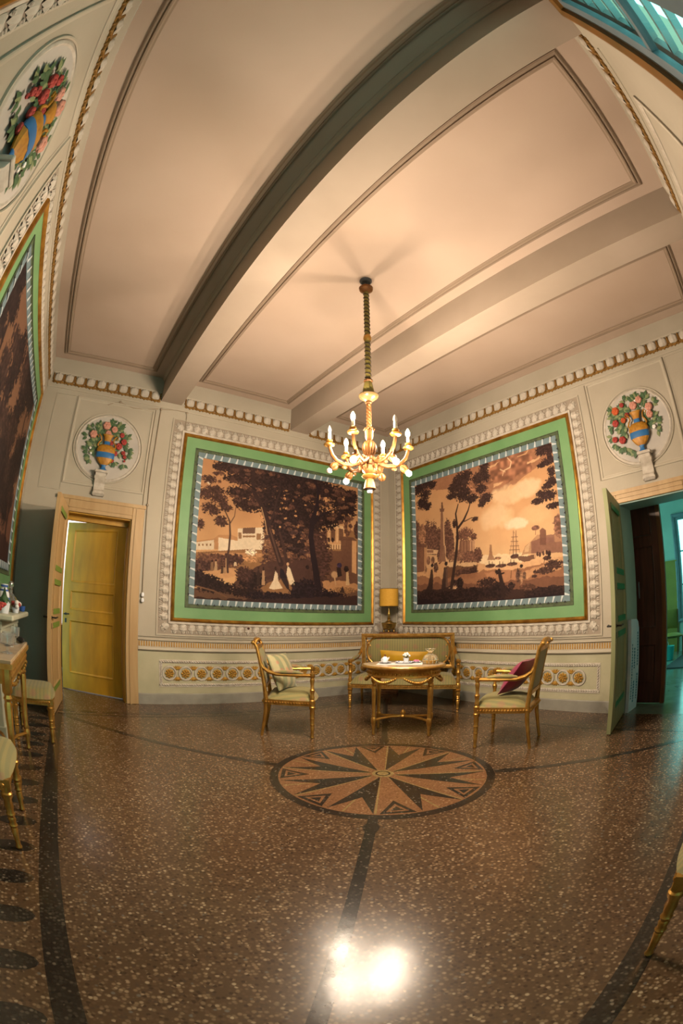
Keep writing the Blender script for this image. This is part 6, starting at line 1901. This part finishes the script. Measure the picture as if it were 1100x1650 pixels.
for k in range(9):
    a = 2 * PI * k / 9 * 2.4; r = 0.012 + 0.026 * (k / 9)
    obj('blossom', MB().ell((0, 0, 0), (0.014, 0.014, 0.011), 7, 5), MATS['petal_white'], fv, loc=(r * math.cos(a), r * math.sin(a), 0.098 - 0.035 * (k / 9)))
    obj('leaf', MB().ell((0, 0, 0), (0.016, 0.006, 0.003), 6, 4), MATS['leaf_green'], fv, loc=(r * 1.1 * math.cos(a + 0.5), r * 1.1 * math.sin(a + 0.5), 0.078 - 0.02 * (k / 9)), rot=(0.4, -0.5, a))
    obj('stem', MB().tube([(0, 0, 0.03), (r * 0.5 * math.cos(a), r * 0.5 * math.sin(a), 0.06), (r * math.cos(a), r * math.sin(a), 0.092 - 0.035 * (k / 9))], 0.002, 5), MATS['leaf_green'], fv)
o = thing('sweet_dish', 'small white dish with pink sweets on the oval table', 'dish', on_table(0.125, 0.085))
obj('dish', MB().lathe([(0.02, 0), (0.03, 0.004), (0.048, 0.016), (0.046, 0.017), (0.02, 0.007)], 18), MATS['porcelain'], o)
for k in range(5):
    a = 2 * PI * k / 5
    obj('sweet', MB().ell((0.020 * math.cos(a), 0.020 * math.sin(a), 0.022), (0.013, 0.013, 0.011), 7, 5), MATS['pink_paper'], o)
o = thing('gift_basket', 'straw basket wrapped in clear cellophane on the oval table', 'basket', on_table(0.275, 0.01), TBA)
bk = MB().lathe([(0.060, 0.0), (0.068, 0.004), (0.078, 0.036), (0.074, 0.038), (0.06, 0.008)], 24)
for z in (0.010, 0.022, 0.034):
    bk.tube([((0.066 + z * 0.36) * math.cos(2 * PI * i / 24), (0.066 + z * 0.36) * math.sin(2 * PI * i / 24), z) for i in range(24)], 0.004, 5, closed=True)
obj('basket', bk, MATS['basket_straw'], o)
for k in range(6):
    a = 2 * PI * k / 6
    obj('parcel', MB().ell((0.036 * math.cos(a), 0.036 * math.sin(a), 0.046), (0.022, 0.020, 0.020), 8, 6), MATS['basket_straw'], o)
obj('wrapping', MB().lathe([(0.082, 0.002), (0.086, 0.040), (0.066, 0.080), (0.022, 0.108), (0.016, 0.116), (0.040, 0.140), (0.058, 0.156)], 22, caps=False, flute=0.22, nfl=11), MATS['cellophane'], o)
obj('bow', MB().tube([(0.018 * math.cos(2 * PI * i / 10), 0.018 * math.sin(2 * PI * i / 10), 0.112) for i in range(10)], 0.004, 6, closed=True), MATS['gilt_bright'], o)

# ------------------------------------------------------------------ table lamp on a corner pedestal behind the settee
PDX, PDY = -0.30, -0.335
pd_ = thing('corner_pedestal', 'dark wooden pedestal carrying the lamp in the corner behind the settee', 'pedestal', (PDX, PDY, 0), math.radians(-45))
obj('pedestal_foot', MB().cbox(-0.15, 0.15, -0.15, 0.15, 0, 0.06, 0.008), MATS['brown_wood'], pd_, smooth=False)
obj('pedestal_shaft', MB().lathe([(0.09, 0.06), (0.06, 0.10), (0.045, 0.5), (0.06, 0.9), (0.10, 0.965)], 16), MATS['brown_wood'], pd_)
obj('pedestal_top', MB().cbox(-0.145, 0.145, -0.145, 0.145, 0.965, 0.992, 0.006), MATS['brown_wood'], pd_, smooth=False)
lp = thing('table_lamp', 'brass table lamp with a mustard drum shade in the corner', 'lamp', (PDX, PDY, 0.993))
bs = MB().lathe([(0.085, 0.045), (0.100, 0.060), (0.100, 0.075), (0.112, 0.095), (0.116, 0.125), (0.122, 0.140), (0.118, 0.150), (0.07, 0.158)], 24)
for k in range(4):
    a = PI / 4 + k * PI / 2
    bs.lathe([(0.016, 0.0), (0.020, 0.01), (0.012, 0.03), (0.018, 0.05)], 10, c=(0.078 * math.cos(a), 0.078 * math.sin(a), 0))
obj('lamp_base', bs, MATS['brass'], lp)
obj('lamp_stem', MB().lathe([(0.062, 0.156), (0.056, 0.168), (0.024, 0.188), (0.020, 0.200), (0.030, 0.222), (0.016, 0.248), (0.024, 0.285), (0.020, 0.31), (0.010, 0.335), (0.010, 0.42)], 18), MATS['brass'], lp)
obj('lamp_shade', MB().lathe([(0.150, 0.410), (0.148, 0.688), (0.145, 0.688), (0.147, 0.410), (0.150, 0.410)], 36, caps=False), MATS['lampshade'], lp)
for r_, z_ in ((0.150, 0.412), (0.148, 0.687)):
    obj('shade_trim', MB().tube([(r_ * math.cos(2 * PI * i / 32), r_ * math.sin(2 * PI * i / 32), z_) for i in range(32)], 0.004, 5, closed=True), MATS['brass'], lp)
sp = MB()
for k in range(3):
    a = 2 * PI * k / 3
    sp.tube([(0, 0, 0.42), (0.146 * math.cos(a), 0.146 * math.sin(a), 0.415)], 0.003, 5)
obj('shade_carrier', sp, MATS['brass'], lp)
# ------------------------------------------------------------------ flower roundels over the doors
def roundel(wall, s, z, label, blooms, leaves, mirror=1):
    t = thing('flower_roundel', label, 'roundel', group='painted flower roundels')
    on_wall(t, wall, s, z)
    back = Rx(PI / 2)          # lathe axis +Z -> -Y (out of the wall)
    obj('niche', MB().lathe([(0.43, 0.0), (0.43, 0.006), (0.30, 0.004), (0.001, 0.003)], 56, mat=back, caps=False), MATS['niche'], t, angle=60)
    obj('outer_ring', MB().lathe([(0.488, 0.0), (0.484, 0.014), (0.474, 0.016), (0.468, 0.006)], 64, mat=back, caps=False), MATS['wall_cream'], t)
    obj('inner_ring', MB().lathe([(0.462, 0.003), (0.452, 0.012), (0.440, 0.014), (0.428, 0.006), (0.420, 0.003)], 64, mat=back, caps=False), MATS['grisaille_white'], t)
    fl = S(1, 0.35, 1)
    def vp(name, prof, m, **k):
        return obj(name, MB().lathe(prof, 20, mat=fl, **k), MATS[m], t, loc=(-0.02 * mirror, -0.05, 0))
    vp('vase_foot', [(0.055, -0.335), (0.052, -0.318), (0.030, -0.30), (0.026, -0.275), (0.040, -0.255)], 'vase_blue')
    vp('vase_lower', [(0.040, -0.256), (0.070, -0.235), (0.100, -0.195), (0.118, -0.165)], 'vase_gold', flute=0.08, nfl=10)
    vp('vase_band', [(0.120, -0.166), (0.126, -0.15), (0.128, -0.10), (0.124, -0.092)], 'vase_blue')
    vp('vase_shoulder', [(0.124, -0.093), (0.130, -0.06), (0.118, -0.02), (0.085, 0.008), (0.050, 0.018)], 'vase_gold')
    vp('vase_neck', [(0.046, 0.016), (0.040, 0.035), (0.042, 0.066)], 'vase_blue')
    vp('vase_lip', [(0.043, 0.064), (0.048, 0.10), (0.060, 0.135), (0.078, 0.150), (0.074, 0.158), (0.05, 0.155)], 'vase_gold')
    for q in (-1, 1):
        pts = [(-0.02 * mirror + q * x, -0.05, zz) for x, zz in ((0.10, -0.03), (0.125, 0.0), (0.11, 0.04), (0.085, 0.07), (0.095, 0.12), (0.125, 0.15), (0.145, 0.13), (0.13, 0.105))]
        obj('vase_handle', MB().tube(pts, [0.012, 0.012, 0.010, 0.009, 0.010, 0.010, 0.009, 0.007], 7), MATS['vase_gold'], t)
    rr = random.Random(len(label))
    leaf = MB()
    leaf.add([(0, 0, 0), (0.018, -0.006, 0.022), (0.020, -0.004, 0.045), (0, -0.002, 0.080), (-0.020, -0.004, 0.045), (-0.018, -0.006, 0.022), (0, -0.010, 0.040)], [(0, 1, 6), (1, 2, 6), (2, 3, 6), (3, 4, 6), (4, 5, 6), (5, 0, 6)])
    lm1, lm2 = leaf.mesh('leaf', MATS['leaf_green'], True, 60), leaf.mesh('leaf', MATS['leaf_pale'], True, 60)
    fill = []
    for k in range(30):
        a = rr.uniform(-0.25 * PI, 1.25 * PI); q = rr.uniform(0.10, 0.27)
        fill.append((q * math.cos(a), 0.08 + q * math.sin(a) * 0.95, PI / 2 - a))
    for k, (x, zz, r) in enumerate(list(leaves) + fill):
        for j in range(4):
            a = r + (j - 1.5) * 0.6 + rr.uniform(-0.2, 0.2)
            obj('leaf', lm1 if (k + j) % 3 else lm2, None, t, loc=(mirror * x + rr.uniform(-0.015, 0.015), -0.012 - 0.004 * j, zz + rr.uniform(-0.015, 0.015)), rot=(0, mirror * a, 0))
    for (x, zz, r, m) in blooms:
        b = MB().ell((0, 0, 0), (r, r * 0.45, r), 10, 7)
        for j in range(6):
            a = 2 * PI * j / 6
            b.ell((0.55 * r * math.cos(a), -0.22 * r, 0.55 * r * math.sin(a)), (0.5 * r, 0.30 * r, 0.5 * r), 7, 5)
        b.ell((0, -0.42 * r, 0), (0.35 * r, 0.2 * r, 0.35 * r), 7, 5)
        obj('blossom', b, MATS[m], t, loc=(mirror * x, -0.03, zz), angle=60)
    # scrolled bracket under the vase
    pr = [(0.0, -0.665), (0.030, -0.66), (0.060, -0.63), (0.062, -0.60), (0.040, -0.58), (0.034, -0.55), (0.045, -0.50), (0.075, -0.45), (0.098, -0.41), (0.104, -0.375), (0.0, -0.37)]
    br = MB().prism([(-y, zz) for y, zz in pr], -0.072, 0.072, axis='x').xf(T(-0.04 * mirror, 0, 0))
    bo = obj('bracket', br, MATS['grisaille_white'], t, smooth=False)
    obj('bracket_cap', MB().cbox(-0.04 * mirror - 0.088, -0.04 * mirror + 0.088, -0.115, 0, -0.372, -0.336, 0.006), MATS['grisaille_white'], bo, smooth=False)
    for q in (-1, 1):
        obj('bracket_scroll', MB().lathe([(0.03, -0.008), (0.03, 0.008)], 14, mat=Ry(PI / 2), c=(-0.04 * mirror + q * 0.072, -0.06, -0.425)), MATS['grisaille'], bo)
        obj('bracket_scroll', MB().lathe([(0.022, -0.008), (0.022, 0.008)], 14, mat=Ry(PI / 2), c=(-0.04 * mirror + q * 0.072, -0.036, -0.63)), MATS['grisaille'], bo)
    return t
PK, RD, OR, WT = 'petal_pink', 'petal_red', 'petal_orange', 'petal_white'
bl_a = [(-0.065, 0.285, 0.056, PK), (0.05, 0.25, 0.045, PK), (-0.025, 0.185, 0.042, PK), (-0.23, 0.14, 0.054, PK), (0.17, 0.19, 0.034, RD), (0.21, 0.10, 0.042, RD), (0.15, 0.03, 0.046, RD), (0.11, -0.075, 0.036, RD),
        (0.075, -0.17, 0.036, RD), (0.225, -0.05, 0.030, RD), (0.25, -0.10, 0.026, RD), (0.04, 0.06, 0.032, RD), (-0.24, -0.05, 0.018, WT), (-0.22, -0.12, 0.016, WT), (0.255, -0.155, 0.016, RD)]
lv_a = [(-0.15, 0.27, -0.6), (-0.27, 0.22, -1.0), (-0.31, 0.11, -1.5), (-0.19, 0.05, -1.8), (0.01, 0.33, 0.1), (0.11, 0.27, 0.5), (0.24, 0.17, 0.9), (0.29, 0.0, 1.6), (0.29, -0.06, 2.2), (0.18, -0.05, 2.0), (0.05, -0.18, 2.6), (0.12, -0.20, 2.6),
        (-0.25, 0.0, -1.7), (-0.29, -0.06, -2.0), (-0.26, -0.13, -2.4), (-0.22, -0.19, -2.8), (-0.17, -0.08, -2.2), (0.24, -0.19, 3.0), (0.08, 0.12, 0.6), (-0.12, 0.17, -0.8), (0.22, 0.03, 1.4)]
roundel('back', -4.69, 3.25, 'round niche with a blue gilt vase of pink and red flowers over the yellow door', bl_a, lv_a, 1)
bl_b = [(0.24, 0.24, 0.050, OR), (0.27, 0.09, 0.044, RD), (0.32, -0.10, 0.036, RD), (0.22, -0.13, 0.046, RD), (0.14, 0.29, 0.03, RD), (-0.01, 0.24, 0.052, PK), (-0.10, 0.29, 0.045, PK), (-0.21, 0.17, 0.050, PK), (-0.17, 0.13, 0.03, WT), (-0.20, 0.08, 0.045, PK), (-0.22, -0.08, 0.026, WT),
        (0.16, 0.10, 0.034, OR), (0.10, 0.15, 0.03, RD), (-0.05, 0.29, 0.018, WT)]
lv_b = [(0.08, 0.33, 0.2), (-0.05, 0.34, -0.1), (-0.18, 0.30, -0.6), (-0.27, 0.20, -1.0), (-0.24, 0.05, -1.5), (-0.27, -0.04, -1.9), (-0.25, -0.12, -2.2), (0.30, 0.17, 1.4), (0.33, 0.05, 1.8), (0.35, -0.06, 2.3), (0.33, -0.16, 2.7), (0.27, -0.2, 2.9), (0.20, -0.22, 3.0), (0.15, -0.26, 2.9), (0.10, -0.30, 2.8), (0.22, 0.01, 1.7), (0.15, 0.22, 0.7), (0.17, -0.05, 2.0), (0.30, 0.26, 0.9), (-0.02, 0.30, 0.0)]
roundel('right', 4.49, 3.22, 'round niche with a blue gilt vase of orange and pink flowers over the right doorway', bl_b, lv_b, -1)
roundel('left', -4.55, 3.20, 'round niche with a flower vase high on the left wall', bl_a, lv_a, -1)

# ------------------------------------------------------------------ cables, pull switch, peg
def cable(label, pts, r=0.006, knobs=(), name='electric_cable'):
    t = thing(name, label, 'cable')
    on_wall(t, 'back')
    obj('wire', MB().tube([(p[0], -0.012, p[1]) for p in pts], r, 6), MATS['cable_cream'], t)
    for x, z in knobs:
        obj('insulator', MB().lathe([(0.018, 0), (0.018, 0.014), (0.010, 0.024)], 10, mat=Rx(PI / 2), c=(x, 0, z)), MATS['cable_cream'], t)
    return t
cable('pair of old twisted wires beside the left doorway ending above the pull switch', [(-4.03, 3.93), (-4.032, 3.4), (-4.045, 2.9), (-4.04, 2.57), (-4.028, 2.1), (-4.024, 1.44)], 0.007, [(-4.03, 3.93), (-4.042, 2.57)])
cable('thin wire running straight down from the beam to the door frame', [(-4.10, 3.90), (-4.102, 3.3), (-4.104, 2.56)], 0.004)
cable('drooping wire above the left roundel', [(-4.80, 3.843), (-4.70, 3.895), (-4.63, 3.92), (-4.53, 3.885), (-4.43, 3.867), (-4.25, 3.885), (-4.07, 3.93)], 0.006, [(-4.63, 3.92)])
cable('wire leading from the beam to the corner of the sofa wall painting', [(-4.0, 3.935), (-3.80, 3.965), (-3.655, 3.965), (-3.64, 3.90), (-3.638, 3.70)], 0.005, [(-3.645, 3.955)])
ps = thing('pull_switch', 'cream pear shaped double switch hanging beside the left doorway', 'switch')
on_wall(ps, 'back', -4.024)
for z in (1.415, 1.345):
    obj('switch_body', MB().lathe([(0.006, 0.032), (0.018, 0.024), (0.024, 0.0), (0.020, -0.02), (0.006, -0.028)], 14, c=(0, -0.026, z)), MATS['porcelain'], ps)
pg = thing('wall_peg', 'small dark wall peg under the sofa wall painting', 'peg')
on_wall(pg, 'back', -2.534, 1.05)
obj('peg_plate', MB().lathe([(0.026, 0), (0.024, 0.012), (0.014, 0.016)], 14, mat=Rx(PI / 2)), MATS['dark_wood'], pg)
obj('peg_knob', MB().ell((0, -0.030, 0), (0.018, 0.016, 0.018), 10, 8), MATS['dark_wood'], pg)

# ------------------------------------------------------------------ fireplace on the left wall with what stands on it
fp = thing('fireplace', 'cream painted mantelpiece on the left wall behind the gilt console', 'fireplace')
on_wall(fp, 'left')
for a, b in ((-1.06, -0.84), (-1.92, -1.70)):
    pl_ = obj('pilaster', MB().cbox(a, b, -0.165, 0, 0.0, 0.94, 0.006), MATS['mantel_white'], fp, smooth=False)
    obj('plinth', MB().cbox(a - 0.015, b + 0.015, -0.180, 0, 0.0, 0.13, 0.006), MATS['mantel_white'], pl_, smooth=False)
    obj('capital', MB().cbox(a - 0.012, b + 0.012, -0.180, 0, 0.90, 0.955, 0.006), MATS['mantel_white'], pl_, smooth=False)
obj('lintel', MB().cbox(-1.70, -1.06, -0.15, 0, 0.74, 0.95, 0.006), MATS['mantel_white'], fp, smooth=False)
obj('frieze', MB().cbox(-1.935, -0.82, -0.185, 0, 0.955, 1.03, 0.006), MATS['mantel_white'], fp, smooth=False)
obj('mantel_shelf', MB().cbox(-1.98, -0.77, -0.295, 0, 1.035, 1.085, 0.012), MATS['mantel_white'], fp, smooth=False)
obj('firebox', MB().box(-1.70, -1.06, -0.03, 0, 0.0, 0.74), MATS['rubber_black'], fp, smooth=False)
def on_mantel(name, label, cat, s, n, z=1.086):
    t = thing(name, label, cat)
    return on_wall(t, 'left', s, z, n)
t = on_mantel('glass_decanter', 'clear glass decanter with a round stopper on the mantel', 'decanter', -1.30, 0.16)
obj('decanter_body', MB().lathe([(0.055, 0), (0.065, 0.01), (0.068, 0.10), (0.040, 0.155), (0.020, 0.175), (0.018, 0.215), (0.026, 0.222)], 20), MATS['glass_clear'], t)
obj('stopper', MB().ell((0, 0, 0.255), (0.030, 0.030, 0.034), 12, 8), MATS['glass_clear'], t)
t = on_mantel('porcelain_vase', 'blue and white porcelain vase on the mantel', 'vase', -1.55, 0.13)
obj('vase_body', MB().lathe([(0.035, 0), (0.040, 0.01), (0.062, 0.10), (0.055, 0.17), (0.030, 0.215), (0.042, 0.25), (0.036, 0.25)], 20), MATS['porcelain'], t)
for z, r in ((0.06, 0.055), (0.12, 0.0635), (0.19, 0.0455), (0.235, 0.0385)):
    obj('blue_band', MB().lathe([(r * 0.98, z - 0.012), (r * 1.03, z), (r * 0.98, z + 0.012)], 20, caps=False), MATS['porcelain_blue'], t)
t = on_mantel('posy', 'small bunch of white and red artificial flowers on the mantel', 'flowers', -1.42, 0.235)
obj('posy_pot', MB().lathe([(0.030, 0), (0.040, 0.05), (0.036, 0.05)], 14), MATS['porcelain'], t)
rr = random.Random(9)
for k in range(10):
    obj('blossom', MB().ell((0, 0, 0), 0.022, 8, 6), MATS['petal_white' if k % 3 else 'petal_red'], t, loc=(rr.uniform(-0.05, 0.05), rr.uniform(-0.035, 0.035), 0.055 + rr.uniform(0, 0.055)))
t = on_mantel('leafy_plant', 'small green leafy plant in a pot on the mantel', 'plant', -1.75, 0.17)
obj('plant_pot', MB().lathe([(0.045, 0), (0.062, 0.09), (0.056, 0.09)], 16), MATS['porcelain'], t)
for k in range(16):
    a = k * 2.4; r = 0.02 + 0.004 * k
    obj('leaf', MB().add([(0, 0, 0), (0.03, 0.0, 0.05), (0.0, 0.02, 0.14), (-0.03, 0.0, 0.05), (0, 0.012, 0.06)], [(0, 1, 4), (1, 2, 4), (2, 3, 4), (3, 0, 4)]), MATS['leaf_green'], t, loc=(r * math.cos(a), r * math.sin(a), 0.085), rot=(0.3 + 0.04 * k, 0, a - PI / 2))
t = on_mantel('ornament', 'olive yellow ornament at the far end of the mantel', 'ornament', -1.10, 0.15)
obj('ornament_body', MB().lathe([(0.04, 0), (0.055, 0.02), (0.050, 0.07), (0.06, 0.10), (0.035, 0.14), (0.01, 0.16)], 14), MATS['olive_wall'], t)
t = on_mantel('blue_cup', 'small blue and white cup at the corner of the mantel', 'cup', -0.93, 0.24)
obj('cup_body', MB().lathe([(0.020, 0), (0.030, 0.01), (0.036, 0.055), (0.033, 0.055), (0.02, 0.012)], 16), MATS['porcelain_blue'], t)
obj('cup_handle', MB().tube([(0.033, 0, 0.045), (0.055, 0, 0.045), (0.055, 0, 0.02), (0.030, 0, 0.015)], 0.005, 6), MATS['porcelain'], t)

# ------------------------------------------------------------------ gilt console with glassware
cn = thing('console_table', 'gilt console table with marble top by the left wall', 'table', (-5.535, -2.585, 0))
CX, CY = 0.185, 0.57
obj('console_top', MB().cbox(-CX + 0.005, CX - 0.005, -CY + 0.005, CY - 0.005, 0.868, 0.892, 0.004), MATS['marble_top'], cn, smooth=False)
obj('top_moulding', MB().prism([(CX + 0.004, CY + 0.004), (-CX, CY + 0.004), (-CX, -CY - 0.004), (CX + 0.004, -CY - 0.004)], 0.838, 0.87), MATS['gilt_bright'], cn, smooth=False)
ap = MB().box(-CX + 0.02, CX - 0.015, -CY + 0.03, CY - 0.03, 0.745, 0.838)
for k in range(22):
    y = -CY + 0.06 + k * (2 * CY - 0.12) / 21
    ap.ell((CX - 0.015, y, 0.79), (0.010, 0.018, 0.020), 6, 4)
for k in range(12):
    u = k / 11
    ap.ell((CX - 0.012, -CY + 0.08 + u * (2 * CY - 0.16), 0.742 - 0.03 * math.sin(PI * ((u * 2) % 1))), (0.014, 0.016, 0.016), 6, 4)
obj('apron', ap, MATS['gilt'], cn)
for sx in (-1, 1):
    for sy in (-1, 1):
        obj('leg', MB().lathe([(0.012, 0), (0.020, 0.012), (0.014, 0.035), (0.020, 0.10), (0.028, 0.125), (0.028, 0.165), (0.018, 0.18), (0.024, 0.20), (0.018, 0.22), (0.022, 0.45), (0.027, 0.62), (0.020, 0.64), (0.030, 0.66), (0.022, 0.68), (0.034, 0.70), (0.034, 0.84)], 14, flute=0.1, nfl=7), MATS['gilt'], cn, loc=(sx * (CX - 0.045), sy * (CY - 0.05), 0))
        obj('stretcher', MB().tube([(sx * (CX - 0.045), sy * (CY - 0.05), 0.145), (sx * 0.06, sy * (CY - 0.20), 0.15), (0, sy * 0.12, 0.155), (0, 0, 0.155)], [0.015, 0.014, 0.014, 0.016], 8), MATS['gilt'], cn)
vz = thing('glass_vase', 'glass vase with red flowers on the console', 'vase', (-5.57, -2.60, 0.893))
obj('vase_glass', MB().lathe([(0.045, 0), (0.055, 0.008), (0.035, 0.03), (0.062, 0.10), (0.060, 0.15), (0.045, 0.19), (0.055, 0.205), (0.040, 0.19), (0.052, 0.11), (0.02, 0.04)], 20), MATS['glass_clear'], vz)
rr = random.Random(4)
for k in range(9):
    x, y, z = rr.uniform(-0.07, 0.07), rr.uniform(-0.09, 0.09), 0.24 + rr.uniform(0, 0.06)
    b = MB().ell((0, 0, 0), (0.030, 0.030, 0.020), 8, 6)
    for j in range(5):
        b.ell((0.022 * math.cos(j * 1.257), 0.022 * math.sin(j * 1.257), 0.006), (0.018, 0.018, 0.012), 6, 5)
    obj('blossom', b, MATS['petal_red'], vz, loc=(x, y, z))
    obj('stem', MB().tube([(x * 0.1, y * 0.1, 0.03), (x * 0.4, y * 0.4, 0.16), (x, y, z)], 0.003, 5), MATS['leaf_green'], vz)
for k, (x, y, h, r, lab) in enumerate(((-5.43, -2.30, 0.13, 0.036, 'small clear glass goblet at the far end of the console'), (-5.46, -2.47, 0.10, 0.05, 'squat clear glass bowl on the console'), (-5.60, -2.28, 0.16, 0.04, 'tall clear glass goblet on the console beside the mantel'), (-5.42, -2.85, 0.12, 0.05, 'clear glass sweet jar at the near end of the console'))):
    t = thing('glass_goblet' if k % 2 == 0 else 'glass_bowl', lab, 'glassware', (x, y, 0.893))
    obj('bowl', MB().lathe([(r * 0.3, h * 0.36), (r, h * 0.5), (r * 1.05, h), (r * 0.95, h), (r * 0.85, h * 0.55), (0.004, h * 0.42)], 18, caps=False), MATS['glass_clear'], t)
    obj('foot', MB().lathe([(r * 0.8, 0), (r * 0.75, 0.006), (r * 0.2, 0.014), (r * 0.15, h * 0.36), (r * 0.3, h * 0.40)], 18), MATS['glass_clear'], t)
wb_ = thing('small_bottle', 'small dark bottle lying beside the glassware on the console', 'bottle', (-5.40, -2.13, 0.893))
obj('bottle_body', MB().lathe([(0.001, -0.07), (0.020, -0.068), (0.022, 0.03), (0.010, 0.055), (0.009, 0.085), (0.001, 0.086)], 14, mat=Rz(0.4) @ Rx(PI / 2), c=(0, 0, 0.023)), MATS['rubber_black'], wb_)

# ------------------------------------------------------------------ stools
sl = thing('stool', 'gilt stool with padded floral seat beyond the console', 'stool', (-5.345, -1.60, 0), group='gilt padded stools')
HX, HY = 0.165, 0.235
mb = MB(); vs_, fs = [], []
n = 12
for j in range(n + 1):
    for i in range(n + 1):
        u, v = -1 + 2 * i / n, -1 + 2 * j / n
        k = 1 - 0.10 * (u * v) ** 2
        vs_.append((u * (HX + 0.045) * k, v * (HY + 0.045) * k, 0.40 + 0.085 * ((1 - abs(u) ** 5) * (1 - abs(v) ** 5)) ** 0.4))
for j in range(n):
    for i in range(n):
        a = j * (n + 1) + i
        fs.append((a, a + 1, a + n + 2, a + n + 1))
obj('seat', mb.add(vs_, fs), MATS['brocade_green'], sl, angle=80)
rl = MB()
for s in (-1, 1):
    rl.box(-HX - 0.03, HX + 0.03, s * HY - 0.022, s * HY + 0.022, 0.345, 0.402)
    rl.box(s * HX - 0.022, s * HX + 0.022, -HY, HY, 0.345, 0.402)
    for k in range(16):
        rl.ell((-HX + (k + 0.5) * 2 * HX / 16, s * (HY + 0.024), 0.372), (0.015, 0.008, 0.013), 5, 4, mat=Ry(0.5))
        rl.ell((s * (HX + 0.024), -HY + (k + 0.5) * 2 * HY / 16, 0.372), (0.008, 0.015, 0.013), 5, 4)
obj('seat_rail', rl, MATS['gilt'], sl)
for sx in (-1, 1):
    for sy in (-1, 1):
        obj('leg', MB().lathe(front_leg(0.36, 0.026), 12), MATS['gilt'], sl, loc=(sx * HX, sy * HY, 0))
st2 = dup(sl, (-5.545, -3.49, 0), 0.0, 'gilt padded stool nearest the left edge of the picture, below the console')
st3 = dup(sl, (-3.48, -5.905, 0), math.radians(6), 'gilt padded stool at the lower right edge of the picture')

# ------------------------------------------------------------------ things in the doorway and the room beyond
bd = thing('ironing_board', 'pale blue printed board with a rounded top leaning in the right doorway', 'board', (0.17, -4.108, 0))
outl = [(-0.14, 0.0), (0.17, 0.0), (0.185, 0.10), (0.185, 0.55), (0.17, 0.95), (0.14, 1.03), (0.08, 1.065), (-0.02, 1.07), (-0.14, 1.07)]
obj('board_body', MB().prism(outl, -0.025, 0.018, axis='y'), MATS['board_blue'], bd, smooth=False)
for k, (x0, x1, z0, z1) in enumerate(((0.10, 0.135, 0.52, 0.90), (0.10, 0.135, 0.12, 0.42), (-0.02, 0.02, 0.10, 0.36), (-0.02, 0.02, 0.50, 0.74), (-0.10, -0.07, 0.15, 0.80))):
    pm = MB()
    zz = z0
    rr = random.Random(k)
    while zz < z1:
        h = rr.uniform(0.012, 0.03)
        pm.box(x0, x1 - rr.uniform(0, 0.01), -0.0275, -0.025, zz, zz + h)
        zz += h + 0.010
    obj('print', pm, MATS['board_print'], bd, smooth=False)['kind'] = 'stuff'
bk_ = thing('bucket', 'turquoise bucket on the floor of the room behind the right doorway', 'bucket', (4.35, -3.545, 0))
obj('pail', MB().lathe([(0.105, 0), (0.115, 0.01), (0.14, 0.28), (0.146, 0.285), (0.135, 0.285), (0.10, 0.02)], 22), MATS['bucket_turquoise'], bk_)
obj('bail', MB().tube([(0.14 * math.cos(a), 0.03, 0.275 + 0.10 * math.sin(a)) for a in [PI * k / 12 for k in range(13)]], 0.005, 6), MATS['porcelain'], bk_)
gc = thing('side_chair', 'olive green padded chair in the room behind the right doorway', 'chair', (4.95, -3.50, 0), math.radians(120))
for sx in (-1, 1):
    for sy in (-1, 1):
        obj('leg', MB().tube([(sx * 0.2, sy * 0.2, 0), (sx * 0.19, sy * 0.19, 0.42 if sy > 0 else 0.98)], 0.016, 8), MATS['brown_wood'], gc)
obj('seat', cushion(0.44, 0.44, 0.12), MATS['olive_wall'], gc, loc=(0, 0, 0.44))
obj('backrest', cushion(0.38, 0.42, 0.08), MATS['olive_wall'], gc, loc=(0, -0.19, 0.78), rot=(PI / 2, 0, 0))
mt = obj('floor_mat', MB().cbox(3.2, 4.9, -4.35, -3.75, 0.0, 0.02, 0.006), MATS['rubber_black'], smooth=False)
tag(mt, 'dark mat on the floor of the room behind the right doorway', 'mat')
